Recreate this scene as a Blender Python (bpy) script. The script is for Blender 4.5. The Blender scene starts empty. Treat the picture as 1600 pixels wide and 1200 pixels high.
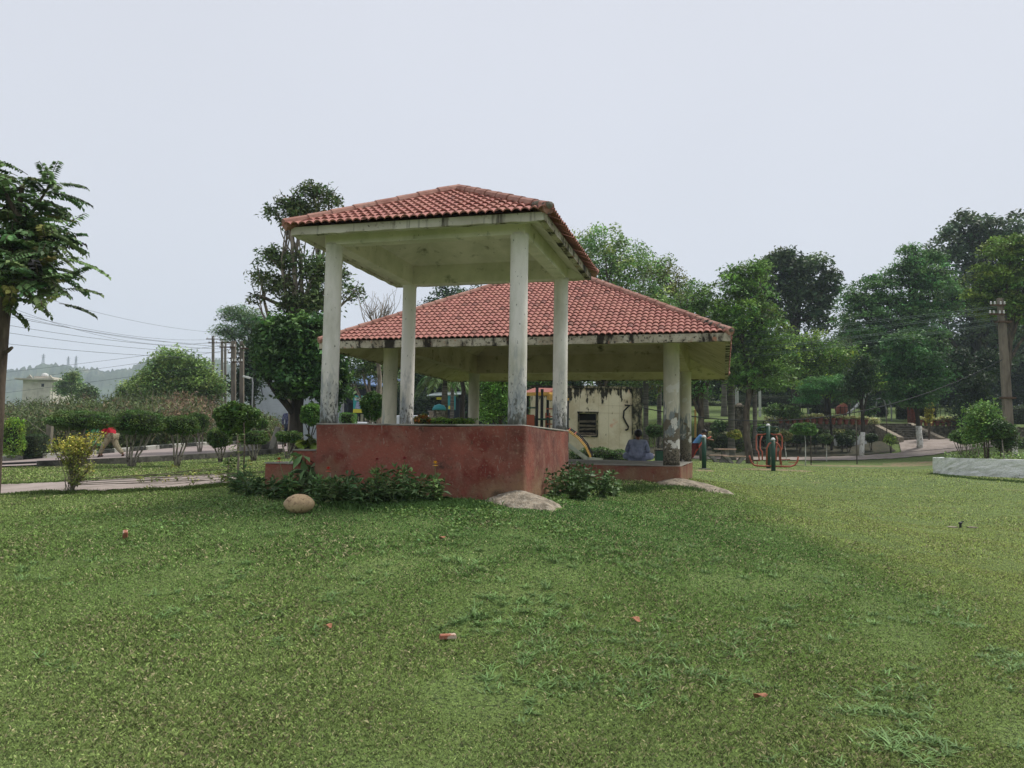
import bpy, bmesh, math, random
import numpy as np
from mathutils import Vector, Matrix
random.seed(7); rng = np.random.default_rng(11)
sc = bpy.context.scene; COL = sc.collection
PI = math.pi; R = math.radians
EYE = 1.55
# ------------------------------------------------------------------ camera
F, PITCH, ROLL = 1236.8, .0798, .0155
cam = bpy.data.cameras.new('camera'); co = bpy.data.objects.new('camera', cam); COL.objects.link(co)
cam.sensor_width = 36; cam.lens = F / 1600 * 36; cam.clip_end = 6000; cam.clip_start = .05
co.matrix_world = Matrix.Translation((0, 0, EYE)) @ Matrix.Rotation(PI/2 + PITCH, 4, 'X') @ Matrix.Rotation(ROLL, 4, 'Z')
sc.camera = co
def W(px, py, d):
    """world point seen at photo pixel (1600x1200) at forward distance d"""
    U, V = px-800, py-600
    u = U*math.cos(ROLL) + V*math.sin(ROLL); v = -U*math.sin(ROLL) + V*math.cos(ROLL)
    a, z = 1.0, -v/F
    y = a*math.cos(PITCH) - z*math.sin(PITCH); zz = a*math.sin(PITCH) + z*math.cos(PITCH)
    s = d/y
    return Vector((u/F*s, d, zz*s + EYE))
def pxm(d): return d/F            # metres per photo pixel at distance d
# ------------------------------------------------------------------ terrain
CP = [(0,0,-1.55),(-5,0,-1.5),(6,0,-1.62),(0,3,-1.5),(-4,4,-1.42),(5,4,-1.62),(-12,2,-1.4),(14,2,-1.6),
      (-1,6,-1.27),(-5,7,-1.2),(3,7,-1.35),(7,8,-1.55),(0,-10,-1.55),(-14,-8,-1.4),(16,-8,-1.6),
      (-3.3,10.2,-.80),(-1.2,10.1,-.74),(.3,9.9,-.76),(1.7,11.5,-.82),(-.9,12.3,-.62),(-3.2,13,-.62),(.5,14,-.7),(-1,16,-.66),
      (3.0,14.8,-.84),(4.3,15.3,-.84),(4.0,17.2,-.72),(5.0,13.6,-1.0),(4.2,12,-1.08),(5.9,16.2,-1.14),(7.0,16.5,-1.22),(5.6,19.0,-.98),(.5,20,-.65),(4.8,20.5,-.76),(-2,22,-.62),(3,26,-.7),
      (6.4,14.6,-1.24),(6.8,19,-1.14),(7,22,-1.06),(9,15,-1.32),(10,10,-1.52),(12,22,-1.1),(20,15,-1.35),(24,24,-1.05),
      (-6,9,-1.0),(-8,12,-1.02),(-12,9,-1.1)]
CPX = [(1208,736,34),(1135,723,42),(1300,713,52),(1450,714,50),(1600,752,25),(1450,741,33),(1300,745,29),(1500,692,53),(1150,714,52),
       (1050,715,50),(1400,690,56),(1200,697,57),(1600,690,56),(1800,740,33),(1800,700,52),(950,706,50),
       (0,770,15),(100,772,12.6),(200,768,13.0),(300,762,13.3),(-50,780,13.6),(100,800,11.4),(300,790,11.2),(200,757,14.6),(360,750,14.2),(-200,785,15),(0,747,18),(200,741,19),(360,735,19.5),
       (0,735,20.5),(190,733,21.3),(351,727,23.2),(440,720,25),
       (0,731,22.5),(200,722,24.4),(340,714,27),(440,707,30),(600,704,35),(-200,734,22),
       (0,723,28.5),(200,708,32),(340,698,35.5),(450,697,40),(600,698,48),(-200,727,28),
       (0,700,45),(200,697,48),(400,690,55),(700,692,55),(850,694,50),(700,693,80),(0,694,80)]
pts = [(x, y, z+EYE) for x, y, z in CP] + [tuple(W(*c)) for c in CPX]
pts = np.array(pts); PM = pts[:, 2].mean()+.4
def kern(r, L=13.0):
    q = math.sqrt(3)*r/L
    return (1+q)*np.exp(-q)
_d = np.linalg.norm(pts[:, None, :2]-pts[None, :, :2], axis=2)
WT = np.linalg.solve(kern(_d)+.0008*np.eye(len(pts)), pts[:, 2]-PM)
def sstep(a, b, x):
    t = np.clip((x-a)/(b-a), 0, 1); return t*t*(3-2*t)
def H(x, y):
    x = np.asarray(x, float); y = np.asarray(y, float)
    shp = x.shape; xf = x.ravel(); yf = y.ravel(); out = np.empty_like(xf)
    for i in range(0, len(xf), 20000):
        r = np.hypot(xf[i:i+20000, None]-pts[None, :, 0], yf[i:i+20000, None]-pts[None, :, 1])
        out[i:i+20000] = PM + kern(r) @ WT
    z = out.reshape(shp)
    ter = sstep(58.6, 59.4, y)*sstep(2, 12, x)                       # upper terrace beyond the stairs
    z = z*(1-ter) + ter*(EYE + 2.15 + .10*np.clip(y-59, 0, 40))
    return z
def h(x, y): return float(H(np.array([x]), np.array([y]))[0])
def G(px, d):
    """ground point in the direction of photo column px at distance d"""
    p = W(px, 700, d); return Vector((p.x, p.y, h(p.x, p.y)))
# ------------------------------------------------------------------ materials
MATS = {}
def lin(c):
    return tuple((v/12.92 if v <= .04045 else ((v+.055)/1.055)**2.4) for v in c)
def rgb(r, g, b): return lin((r/255, g/255, b/255))
def mat(name, base, layers=(), rough=.9, bump=None, metal=0, attr=None, trans=0, emis=None):
    """layers: (colour, scale, lo, hi, stretch_xyz or None, (z0, z1) or None, detail)"""
    m = bpy.data.materials.new(name); m.use_nodes = True; nt = m.node_tree; N = nt.nodes; L = nt.links
    bs = N['Principled BSDF']; bs.inputs['Roughness'].default_value = rough; bs.inputs['Metallic'].default_value = metal
    bs.inputs['Specular IOR Level'].default_value = .25
    geo = N.new('ShaderNodeNewGeometry')
    cur = N.new('ShaderNodeRGB'); cur.outputs[0].default_value = (*base, 1); cur = cur.outputs[0]
    if attr:
        a = N.new('ShaderNodeVertexColor'); a.layer_name = attr
        mx = N.new('ShaderNodeMix'); mx.data_type = 'RGBA'; mx.blend_type = 'MULTIPLY'; mx.inputs[0].default_value = 1
        L.new(cur, mx.inputs[6]); L.new(a.outputs[0], mx.inputs[7]); cur = mx.outputs[2]
    for ly in layers:
        col, scale, lo, hi = ly[:4]; st = ly[4] if len(ly) > 4 else None; zz = ly[5] if len(ly) > 5 else None
        det = ly[6] if len(ly) > 6 else 6
        mp = N.new('ShaderNodeMapping'); mp.vector_type = 'POINT'
        mp.inputs['Scale'].default_value = st or (1, 1, 1)
        L.new(geo.outputs['Position'], mp.inputs[0])
        n = N.new('ShaderNodeTexNoise'); n.inputs['Scale'].default_value = scale; n.inputs['Detail'].default_value = det
        n.inputs['Roughness'].default_value = .62
        L.new(mp.outputs[0], n.inputs[0])
        mr = N.new('ShaderNodeMapRange'); mr.inputs[1].default_value = lo; mr.inputs[2].default_value = hi
        src = n.outputs[0]
        if zz:                                                         # weathering climbs from z0 (full) to z1 (none)
            sp = N.new('ShaderNodeSeparateXYZ'); L.new(geo.outputs['Position'], sp.inputs[0])
            zr = N.new('ShaderNodeMapRange'); zr.inputs[1].default_value = zz[0]; zr.inputs[2].default_value = zz[1]
            zr.inputs[3].default_value = .14; zr.inputs[4].default_value = -.26
            L.new(sp.outputs[2], zr.inputs[0])
            ad = N.new('ShaderNodeMath'); ad.operation = 'ADD'; L.new(src, ad.inputs[0]); L.new(zr.outputs[0], ad.inputs[1]); src = ad.outputs[0]
        L.new(src, mr.inputs[0])
        mx = N.new('ShaderNodeMix'); mx.data_type = 'RGBA'; mx.inputs[7].default_value = (*col, 1)
        L.new(mr.outputs[0], mx.inputs[0]); L.new(cur, mx.inputs[6]); cur = mx.outputs[2]
    L.new(cur, bs.inputs['Base Color'])
    if bump:
        n = N.new('ShaderNodeTexNoise'); n.inputs['Scale'].default_value = bump[0]; n.inputs['Detail'].default_value = 8
        L.new(geo.outputs['Position'], n.inputs[0])
        b = N.new('ShaderNodeBump'); b.inputs['Strength'].default_value = bump[1]; b.inputs['Distance'].default_value = bump[2] if len(bump) > 2 else .02
        L.new(n.outputs[0], b.inputs['Height']); L.new(b.outputs[0], bs.inputs['Normal'])
    if trans:
        tr = N.new('ShaderNodeBsdfTranslucent'); L.new(cur, tr.inputs[0])
        ms = N.new('ShaderNodeMixShader'); ms.inputs[0].default_value = trans
        L.new(bs.outputs[0], ms.inputs[1]); L.new(tr.outputs[0], ms.inputs[2]); L.new(ms.outputs[0], N['Material Output'].inputs[0])
    if emis:
        bs.inputs['Emission Color'].default_value = (*emis, 1); bs.inputs['Emission Strength'].default_value = 1
    MATS[name] = m; return m
# ------------------------------------------------------------------ mesh helpers
def tag(o, label=None, cat=None, group=None, kind=None):
    if label: o['label'] = label
    if cat: o['category'] = cat
    if group: o['group'] = group
    if kind: o['kind'] = kind
    return o
def thing(name, label, cat, loc=(0, 0, 0), rz=0, group=None):
    o = bpy.data.objects.new(name, None); COL.objects.link(o); o.empty_display_size = .2
    o.location = loc; o.rotation_euler = (0, 0, rz); return tag(o, label, cat, group)
class MB:
    def __init__(s): s.v = []; s.f = []; s.mi = []; s.c = []
    def add(s, vs, fs, mi=0, col=None):
        b = len(s.v); s.v += [tuple(v) for v in vs]
        s.f += [tuple(i+b for i in f) for f in fs]; s.mi += [mi]*len(fs)
        s.c += [col or (1, 1, 1)]*len(vs); return s
    def box(s, c, size, rz=0, mi=0, M=None, top=1.0, col=None):
        x, y, z = (k/2 for k in size); vs = []
        for dz in (-1, 1):
            t = top if dz > 0 else 1
            for dx, dy in ((-1, -1), (1, -1), (1, 1), (-1, 1)): vs.append(Vector((dx*x*t, dy*y*t, dz*z)))
        if M is None: M = Matrix.Rotation(rz, 3, 'Z')
        vs = [M @ v + Vector(c) for v in vs]
        return s.add(vs, [(3, 2, 1, 0), (4, 5, 6, 7), (0, 1, 5, 4), (1, 2, 6, 5), (2, 3, 7, 6), (3, 0, 4, 7)], mi, col)
    def bar(s, a, b, w, hgt=None, mi=0, up=(0, 0, 1), col=None):
        a, b = Vector(a), Vector(b); d = (b-a); Ln = d.length; d.normalize()
        upv = Vector(up)
        if abs(d.dot(upv)) > .95: upv = Vector((0, 1, 0))
        sx = d.cross(upv).normalized(); sz = sx.cross(d)
        M = Matrix((sx, d, sz)).transposed()
        return s.box((a+b)/2, (w, Ln, hgt or w), M=M, mi=mi, col=col)
    def tube(s, path, rad, n=8, mi=0, col=None, cap=True):
        path = [Vector(p) for p in path]; k = len(path)
        if not hasattr(rad, '__len__'): rad = [rad]*k
        vs = []; ref = Vector((0, 0, 1)); px_ = None
        for i, p in enumerate(path):
            d = (path[min(i+1, k-1)]-path[max(i-1, 0)])
            if d.length < 1e-9: d = Vector((0, 0, 1))
            d.normalize()
            if px_ is None:
                r = ref if abs(d.z) < .9 else Vector((1, 0, 0)); ax = d.cross(r).normalized()
            else: ax = (px_-d*px_.dot(d)).normalized()
            px_ = ax; ay = d.cross(ax)
            for j in range(n):
                a = 2*PI*j/n; vs.append(p + (ax*math.cos(a)+ay*math.sin(a))*rad[i])
        fs = [(i*n+j, i*n+(j+1) % n, (i+1)*n+(j+1) % n, (i+1)*n+j) for i in range(k-1) for j in range(n)]
        if cap: fs += [tuple(range(n-1, -1, -1)), tuple((k-1)*n+j for j in range(n))]
        return s.add(vs, fs, mi, col)
    def lathe(s, c, prof, n=16, mi=0, col=None):
        c = Vector(c); vs = []; k = len(prof)
        for r, z in prof:
            for j in range(n):
                a = 2*PI*j/n; vs.append(c+Vector((r*math.cos(a), r*math.sin(a), z)))
        fs = [(i*n+j, i*n+(j+1) % n, (i+1)*n+(j+1) % n, (i+1)*n+j) for i in range(k-1) for j in range(n)]
        fs += [tuple(range(n-1, -1, -1)), tuple((k-1)*n+j for j in range(n))]
        return s.add(vs, fs, mi, col)
    def prism(s, poly, z0, z1, mi=0, z0f=None):
        n = len(poly); vs = [(x, y, z0) for x, y in poly]+[(x, y, z1) for x, y in poly]
        fs = [tuple(range(n-1, -1, -1)), tuple(range(n, 2*n))]+[(i, (i+1) % n, n+(i+1) % n, n+i) for i in range(n)]
        return s.add(vs, fs, mi)
    def build(s, name, mats, parent=None, loc=None, smooth=False, bevel=0, local=False):
        me = bpy.data.meshes.new(name); off = Vector((0, 0, 0))
        if not local:
            if parent is not None:
                off = Vector(parent.location)
                if parent.parent is not None: off += Vector(parent.parent.location)
            elif loc is not None: off = Vector(loc)
        me.from_pydata([tuple(Vector(v)-off) for v in s.v], [], s.f)
        if not isinstance(mats, (list, tuple)): mats = [mats]
        for m in mats: me.materials.append(m)
        me.polygons.foreach_set('material_index', s.mi)
        if any(c != (1, 1, 1) for c in s.c):
            ca = me.color_attributes.new('Col', 'FLOAT_COLOR', 'POINT')
            ca.data.foreach_set('color', np.array([(*c, 1) for c in s.c], dtype='f').ravel())
        if smooth: me.polygons.foreach_set('use_smooth', [True]*len(me.polygons))
        me.update(); o = bpy.data.objects.new(name, me); COL.objects.link(o)
        if parent is not None: o.parent = parent
        elif loc is not None: o.location = loc
        if bevel:
            b = o.modifiers.new('bevel', 'BEVEL'); b.width = bevel; b.segments = 2; b.limit_method = 'ANGLE'
        return o
def np_mesh(name, V, Fq, mats, cols=None, parent=None, loc=None, smooth=False, k=4):
    """V (N,3), Fq (M,k) -> mesh object, cols per vertex"""
    off = np.zeros(3)
    if parent is not None:
        off = np.array(parent.location)
        if parent.parent is not None: off = off+np.array(parent.parent.location)
    elif loc is not None: off = np.array(loc)
    V = (V-off).astype('f'); me = bpy.data.meshes.new(name)
    me.vertices.add(len(V)); me.vertices.foreach_set('co', V.ravel())
    me.loops.add(Fq.size); me.loops.foreach_set('vertex_index', Fq.astype('i').ravel())
    me.polygons.add(len(Fq)); me.polygons.foreach_set('loop_start', np.arange(0, Fq.size, k, dtype='i'))
    if not isinstance(mats, (list, tuple)): mats = [mats]
    for m in mats: me.materials.append(m)
    if cols is not None:
        ca = me.color_attributes.new('Col', 'FLOAT_COLOR', 'POINT')
        ca.data.foreach_set('color', np.hstack([cols, np.ones((len(cols), 1))]).astype('f').ravel())
    if smooth: me.polygons.foreach_set('use_smooth', np.ones(len(Fq), bool))
    me.update(calc_edges=True); o = bpy.data.objects.new(name, me); COL.objects.link(o)
    if parent is not None: o.parent = parent
    elif loc is not None: o.location = loc
    return o
CROWN = 1.5
LEAFK = np.array((2.05, 2.03, 1.66))
def unit(a): return a/np.maximum(np.linalg.norm(a, axis=-1, keepdims=True), 1e-9)
def leaves(name, pos, size, cols, m, parent=None, loc=None, updir=.5, aspect=.5, axis=None, seed=0):
    """one rhombic leaf (bent a little at its middle) per point"""
    n = len(pos)
    if axis is None:
        axis = rng.normal(size=(n, 3)); axis[:, 2] = axis[:, 2]*.5-.25
    axis = unit(axis)
    nr = rng.normal(size=(n, 3)); nr[:, 2] = np.abs(nr[:, 2])+updir*2
    side = unit(np.cross(axis, nr)); nn = unit(np.cross(side, axis))
    L_ = (size*1.0)[:, None]; wd = (size*aspect*.5)[:, None]
    p0 = pos-axis*L_*.5; p2 = pos+axis*L_*.5-nn*L_*.12
    p1 = pos+side*wd+nn*L_*.08; p3 = pos-side*wd+nn*L_*.08
    V = np.stack([p0, p1, p2, p3], 1).reshape(-1, 3)
    Fq = np.arange(4*n).reshape(n, 4)
    return np_mesh(name, V, Fq, m, np.repeat(cols, 4, 0), parent, loc)
def clump_points(lobes, nclump, cr, per, flat=.6, hollow=.55, bottom=-.9):
    """lobes: (centre, radii). Returns leaf positions, clump index, clump centres"""
    vol = np.array([l[1][0]*l[1][1]*l[1][2] for l in lobes])**.75; vol /= vol.sum()
    cc = []
    for (c, r), f in zip(lobes, vol):
        k = max(3, int(nclump*f))
        d = unit(rng.normal(size=(k, 3))); rad = hollow+(1-hollow)*rng.random(k)**.8
        rad[rng.random(k) < .18] *= .6
        q = d*rad[:, None]; q = q[q[:, 2] > bottom]
        cc.append(np.array(c)+q*np.array(r))
    cc = np.vstack(cc); k = len(cc)
    crs = cr*(.6+.8*rng.random(k))
    idx = np.repeat(np.arange(k), per)
    dv = unit(rng.normal(size=(k*per, 3)))*(rng.random((k*per, 1))**.5)
    dv[:, 2] *= flat
    pos = cc[idx]+dv*crs[idx][:, None]
    pos[:, 2] -= (np.hypot(dv[:, 0], dv[:, 1])**2)*crs[idx]*.35
    return pos, idx, cc
def leafcols(idx, base, var=.22, lv=.26, tint=None):
    k = idx.max()+1
    cv = 1+var*rng.normal(size=(k, 1))*1.4
    c = np.ones((k, 3))*cv; c[:, 0:1] *= 1+.12*rng.normal(size=(k, 1))
    out = c[idx]*(1+lv*rng.normal(size=(len(idx), 1)))
    if tint is not None:                                              # fraction of young yellowish leaves
        yk = rng.random(k) < tint[0]
        out[yk[idx]] *= np.array(tint[1])
    return np.clip(out*np.array(base)*LEAFK, .004, 1)
def limb(mb, a, b, r0, r1, bend=.12, n=6, segs=6, sag=0):
    a, b = Vector(a), Vector(b); L_ = (b-a).length
    off = Vector((random.uniform(-1, 1), random.uniform(-1, 1), random.uniform(-.3, .6)))*L_*bend
    path = []; rad = []
    for i in range(segs+1):
        t = i/segs; p = a.lerp(b, t)+off*math.sin(PI*t)+Vector((random.uniform(-1, 1), random.uniform(-1, 1), 0))*L_*.012
        path.append(p); rad.append(r0+(r1-r0)*t)
    mb.tube(path, rad, n); return path
def tree(name, label, base, d_lobes, mleaf, mbark, r0, col, nclump=160, cr=.7, per=60, leaf=.22, flat=.6, aspect=.5,
         fork=.45, cat='tree', group=None, hollow=.5, tint=None, var=.22, lean=None, updir=.5, twigs=1, white=None, bare=0, bottom=-.9, dscale=.85):
    """d_lobes: (px, py, rx_px, ry_px, d) ellipses of foliage"""
    base = Vector(base); t = thing(name, label, cat, base, 0, group)
    lobes = []
    for px, py, rx, ry, d in d_lobes:
        c = W(px, py, d); m_ = pxm(d); lobes.append((np.array(c), (rx*m_, (rx+ry)/2*m_*dscale, ry*m_)))
    mb = MB(); cen = sum((Vector(l[0]) for l in lobes), Vector())/len(lobes)
    low = min(l[0][2]-l[1][2]*.3 for l in lobes)
    topc = lean or Vector((base.x*.4+cen.x*.6, base.y*.4+cen.y*.6, base.z+(max(low, base.z+.5)-base.z)*(.9 if fork is None else 1)))
    pth = limb(mb, base-Vector((0, 0, .3)), topc, r0*1.15, r0*.7, .04, 10, 8)
    for c, r in lobes:
        e = Vector(c); e.z += r[2]*.2
        st = pth[random.randint(5, 8)] if len(lobes) > 1 else pth[-1]
        p = limb(mb, st, e, r0*.55, r0*.16, .13, 7, 7)
        for k in range(int(5*twigs)):
            a = p[random.randint(2, 6)]
            q = Vector(rng.normal(size=3)).normalized(); q.z = abs(q.z)*.7
            limb(mb, a, Vector(c)+Vector((q.x*r[0], q.y*r[1], q.z*r[2]))*random.uniform(.6, .95), r0*.2, r0*.05, .15, 5, 5)
    for k in range(bare):
        c, r = random.choice(lobes)
        a = Vector(c)+Vector((random.uniform(-.5, .5)*r[0], 0, r[2]*.5)); limb(mb, a, a+Vector((random.uniform(-.5, .5)*r[0], random.uniform(-.5, .5)*r[0], r[2]*random.uniform(.7, 1.3))), r0*.12, r0*.03, .2, 4, 6)
    mb.build('trunk', mbark, t, smooth=True)
    if white:
        def on(z):
            for a_, b_ in zip(pth, pth[1:]):
                if b_.z >= z: return a_.lerp(b_, max(0, (z-a_.z)/max(b_.z-a_.z, 1e-6)))
            return pth[-1]
        wb = MB(); wb.tube([on(base.z-.1), on(base.z+white*.33), on(base.z+white*.66), on(base.z+white)], [r0*1.26, r0*1.22, r0*1.18, r0*1.14], 10)
        wb.build('whitewash_band', MATS['whitewash'], t, smooth=True)
    pos, idx, cc = clump_points(lobes, int(nclump*CROWN), cr, per, flat, hollow, bottom)
    sz = leaf*(.6+.8*rng.random(len(pos)))
    leaves('crown', pos, sz, leafcols(idx, col, var, tint=tint), mleaf, t, updir=updir, aspect=aspect)
    return t
def shrub(name, label, lobes, mleaf, col, n=3000, leaf=.05, stems=None, cat='shrub', group=None, base=None, shell=.75, aspect=.5, updir=.4, tint=None, mstem=None, core=True, var=.15, bump=.06):
    """clipped or bushy plant: leaves packed in the shell of ellipsoids/boxes. lobes: (centre, radii, power)"""
    c0 = Vector(lobes[0][0])
    if base is None: base = (c0.x, c0.y, h(c0.x, c0.y))
    t = thing(name, label, cat, base, 0, group)
    P_ = []; I_ = []
    w = np.array([l[1][0]*l[1][1]+l[1][2]*(l[1][0]+l[1][1]) for l in lobes]); w = w/w.sum()
    for li, (l, f) in enumerate(zip(lobes, w)):
        c, r = l[0], l[1]; p = l[2] if len(l) > 2 else 2
        k = int(n*f); dv = rng.normal(size=(k, 3))
        if p > 4: dv = rng.uniform(-1, 1, size=(k, 3))
        nrm = (np.abs(dv)**p).sum(1)**(1/p); dv = dv/nrm[:, None]
        rad = shell+(1-shell)*rng.random(k)
        # uneven outline: low-frequency bumps
        ph = rng.uniform(0, 6, 6)
        bm = 1+bump*(np.sin(dv[:, 0]*5+ph[0])+np.sin(dv[:, 1]*6+ph[1])+np.sin(dv[:, 2]*5+ph[2])+np.sin(dv[:, 0]*11+ph[3])*.7)
        P_.append(np.array(c)+dv*(rad*bm)[:, None]*np.array(r))
        g = np.floor((dv+2)*3).astype(int); I_.append((g[:, 0]*49+g[:, 1]*7+g[:, 2]) % 400+li*400)
    pos = np.vstack(P_); idx = np.concatenate(I_)
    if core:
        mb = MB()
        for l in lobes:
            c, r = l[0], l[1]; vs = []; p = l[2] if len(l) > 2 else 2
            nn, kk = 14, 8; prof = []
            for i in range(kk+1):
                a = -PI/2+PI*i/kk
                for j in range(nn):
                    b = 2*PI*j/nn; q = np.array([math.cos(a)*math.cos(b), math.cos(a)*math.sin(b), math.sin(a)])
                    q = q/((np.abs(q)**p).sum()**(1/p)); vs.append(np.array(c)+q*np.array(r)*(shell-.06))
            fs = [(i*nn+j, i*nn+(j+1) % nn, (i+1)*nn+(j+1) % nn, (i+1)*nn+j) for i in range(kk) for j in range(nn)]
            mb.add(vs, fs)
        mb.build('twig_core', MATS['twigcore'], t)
    if stems:
        sm = MB()
        for st in stems: sm.tube(st[0], st[1], 6)
        sm.build('stem', mstem or MATS['bark'], t, smooth=True)
    leaves('foliage', pos, leaf*(.6+.8*rng.random(len(pos))), leafcols(idx, col, var, tint=tint), mleaf, t, updir=updir, aspect=aspect)
    return t
def copy_tree(o, parent=None):
    c = o.copy(); COL.objects.link(c); c.parent = parent
    for ch in list(o.children): copy_tree(ch, c)
    return c
# ------------------------------------------------------------------ material palette
mat('bark', rgb(95, 84, 72), [(rgb(58, 50, 42), 6, .42, .6, (1, 1, .25)), (rgb(128, 120, 105), 3, .55, .7, (1, 1, .3))], bump=(14, .5, .03))
mat('bark_dark', rgb(62, 55, 48), [(rgb(38, 34, 30), 5, .42, .6, (1, 1, .25))], bump=(14, .5, .03))
mat('bark_pale', rgb(140, 130, 115), [(rgb(95, 88, 78), 5, .45, .6, (1, 1, .4))], bump=(14, .3, .02))
mat('palm_bark', rgb(112, 108, 98), [(rgb(78, 74, 68), 3, .45, .55, (.2, .2, 6))], bump=(6, .3, .02))
mat('whitewash', rgb(205, 203, 196), [(rgb(120, 112, 100), 9, .5, .68)], bump=(20, .3, .01))
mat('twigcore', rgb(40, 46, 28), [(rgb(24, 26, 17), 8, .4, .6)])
mat('leaf', (1, 1, 1), attr='Col', rough=.55, trans=.22)
mat('leaf_gloss', (1, 1, 1), attr='Col', rough=.52, trans=.15)
mat('grass_blade', (1, 1, 1), attr='Col', rough=.6, trans=.2)
GR = rgb(92, 112, 58)
mat('lawn', rgb(100, 120, 62), [(rgb(90, 110, 54), .3, .42, .62), (rgb(116, 130, 74), .9, .50, .72), (rgb(50, 62, 32), 34, .47, .60), (rgb(130, 140, 88), 60, .55, .70), (rgb(128, 112, 84), .55, .66, .78)], rough=.95, bump=(60, .6, .03))
mat('soil', rgb(142, 124, 98), [(rgb(112, 98, 72), 5, .45, .65), (rgb(98, 112, 62), 3.5, .50, .58), (rgb(92, 108, 60), 14, .55, .62)], bump=(30, .6, .03))
mat('path_paving', rgb(158, 146, 138), [(rgb(135, 124, 116), 1.2, .4, .65), (rgb(112, 106, 94), 6, .58, .72), (rgb(176, 164, 156), 14, .55, .75)], bump=(40, .3, .01))
mat('road_surface', rgb(150, 137, 132), [(rgb(128, 117, 112), .5, .4, .65), (rgb(166, 154, 148), 3, .55, .75)], bump=(40, .3, .01))
mat('concrete', rgb(138, 134, 125), [(rgb(92, 90, 84), 2.5, .45, .65), (rgb(164, 160, 150), 8, .55, .75), (rgb(60, 58, 52), 1.3, .6, .72)], bump=(35, .4, .01))
mat('concrete_dark', rgb(100, 97, 90), [(rgb(62, 60, 55), 3, .42, .62), (rgb(130, 126, 116), 9, .55, .75)], bump=(35, .4, .01))
mat('mortar', rgb(162, 150, 132), [(rgb(110, 102, 88), 6, .42, .62), (rgb(172, 166, 152), 20, .52, .68), (rgb(72, 70, 58), 3.5, .6, .7), (rgb(92, 84, 66), 45, .56, .66)], bump=(45, 1.0, .03))
def column_mat(name, z0, z1, z2, cream=rgb(224, 218, 212)):
    mat(name, cream, [(rgb(168, 166, 148), 2.0, .45, .7, (1, 1, .35)),
                      (rgb(142, 146, 148), 5, .44, .60, (1, 1, .3), (z0, z1)),
                      (rgb(122, 120, 112), 11, .53, .60, (1, 1, .45), (z0-.1, z2)),
                      (rgb(96, 96, 92), 26, .58, .66, (1, 1, .5), (z0, z1)),
                      (rgb(70, 68, 62), 30, .66, .7, (1, 1, .5))], rough=.8, bump=(25, .3, .01))
zW = EYE+.3014; zS = EYE-.33
column_mat('column_paint_small', zW, zW+1.55, zW+.7)
column_mat('column_paint_large', zS, zS+1.75, zS+1.1, rgb(206, 198, 182))
mat('column_paint_bare', rgb(206, 198, 182), [(rgb(168, 166, 148), 2.0, .45, .7, (1, 1, .35)), (rgb(128, 134, 134), 8, .50, .60, (1, 1, .25), (zS+.7, zS+2.0)), (rgb(112, 104, 90), 3.0, .40, .43, None, (zS+.2, zS+1.25)), (rgb(66, 62, 54), 22, .58, .66, None, (zS+.1, zS+1.4)), (rgb(206, 202, 194), 3.4, .60, .61)], rough=.85, bump=(25, .4, .01))
mat('column_patch', rgb(202, 202, 196), [(rgb(150, 150, 145), 20, .5, .6)])
mat('plaster_white', rgb(205, 200, 186), [(rgb(178, 172, 155), 1.6, .42, .62), (rgb(60, 54, 45), 4.5, .57, .66, (1, 1, .10)), (rgb(118, 106, 88), 9, .60, .72), (rgb(70, 62, 50), 22, .66, .7)], rough=.85, bump=(18, .25, .01))
mat('fascia_stained', rgb(190, 182, 164), [(rgb(150, 138, 118), 3, .42, .62), (rgb(52, 47, 40), 3.4, .50, .58, (1, 1, .35)), (rgb(40, 36, 31), 15, .55, .63), (rgb(168, 120, 95), 7, .62, .7)], rough=.9, bump=(18, .4, .015))
mat('soffit_small', rgb(226, 219, 208), [(rgb(200, 196, 180), 1.3, .42, .62), (rgb(120, 118, 96), 4, .60, .75), (rgb(88, 84, 66), 14, .68, .73)], rough=.85, bump=(10, .2, .01))
mat('soffit_large', rgb(194, 181, 154), [(rgb(170, 156, 128), 1.2, .42, .62), (rgb(98, 92, 68), 3, .58, .72), (rgb(60, 56, 42), 11, .66, .72)], rough=.9, bump=(10, .2, .01))
mat('red_plaster', rgb(138, 80, 66), [(rgb(98, 60, 52), 1.1, .38, .62), (rgb(132, 92, 78), 3.2, .52, .66), (rgb(112, 52, 42), 2.3, .55, .66), (rgb(70, 50, 42), 5, .60, .74), (rgb(142, 108, 92), 17, .57, .72), (rgb(142, 112, 96), 34, .60, .72), (rgb(134, 104, 80), 2.2, .42, .66, None, (EYE-.62, EYE-.0)), (rgb(146, 136, 124), 30, .64, .70, (1, 1, .14)), (rgb(58, 44, 38), 38, .62, .70), (rgb(70, 60, 46), 4, .44, .60, None, (EYE-.85, EYE-.50))], rough=.85, bump=(22, .8, .015))
mat('slab_top', rgb(150, 146, 136), [(rgb(110, 106, 98), 3, .45, .65)], bump=(20, .3, .01))
mat('roof_tile', (1, 1, 1), [(rgb(92, 60, 50), 5, .60, .72), (rgb(60, 52, 46), 9, .70, .76)], attr='Col', rough=.75, bump=(40, .3, .01))
mat('hip_cap', rgb(168, 128, 114), [(rgb(140, 96, 84), 3, .45, .65), (rgb(84, 76, 68), 5, .62, .7)], rough=.8, bump=(30, .3, .01))
mat('moss_crust', rgb(120, 114, 104), [(rgb(120, 116, 105), 8, .5, .62), (rgb(40, 38, 34), 12, .52, .6)], bump=(30, .8, .03))
mat('boulder', rgb(176, 152, 118), [(rgb(200, 178, 144), 4, .5, .68), (rgb(138, 116, 92), 3, .52, .7), (rgb(118, 96, 74), 22, .55, .65)], rough=.7, bump=(18, .25, .01))
mat('brick', rgb(150, 98, 78), [(rgb(196, 176, 160), 14, .5, .58)], bump=(60, .5, .01))
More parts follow.
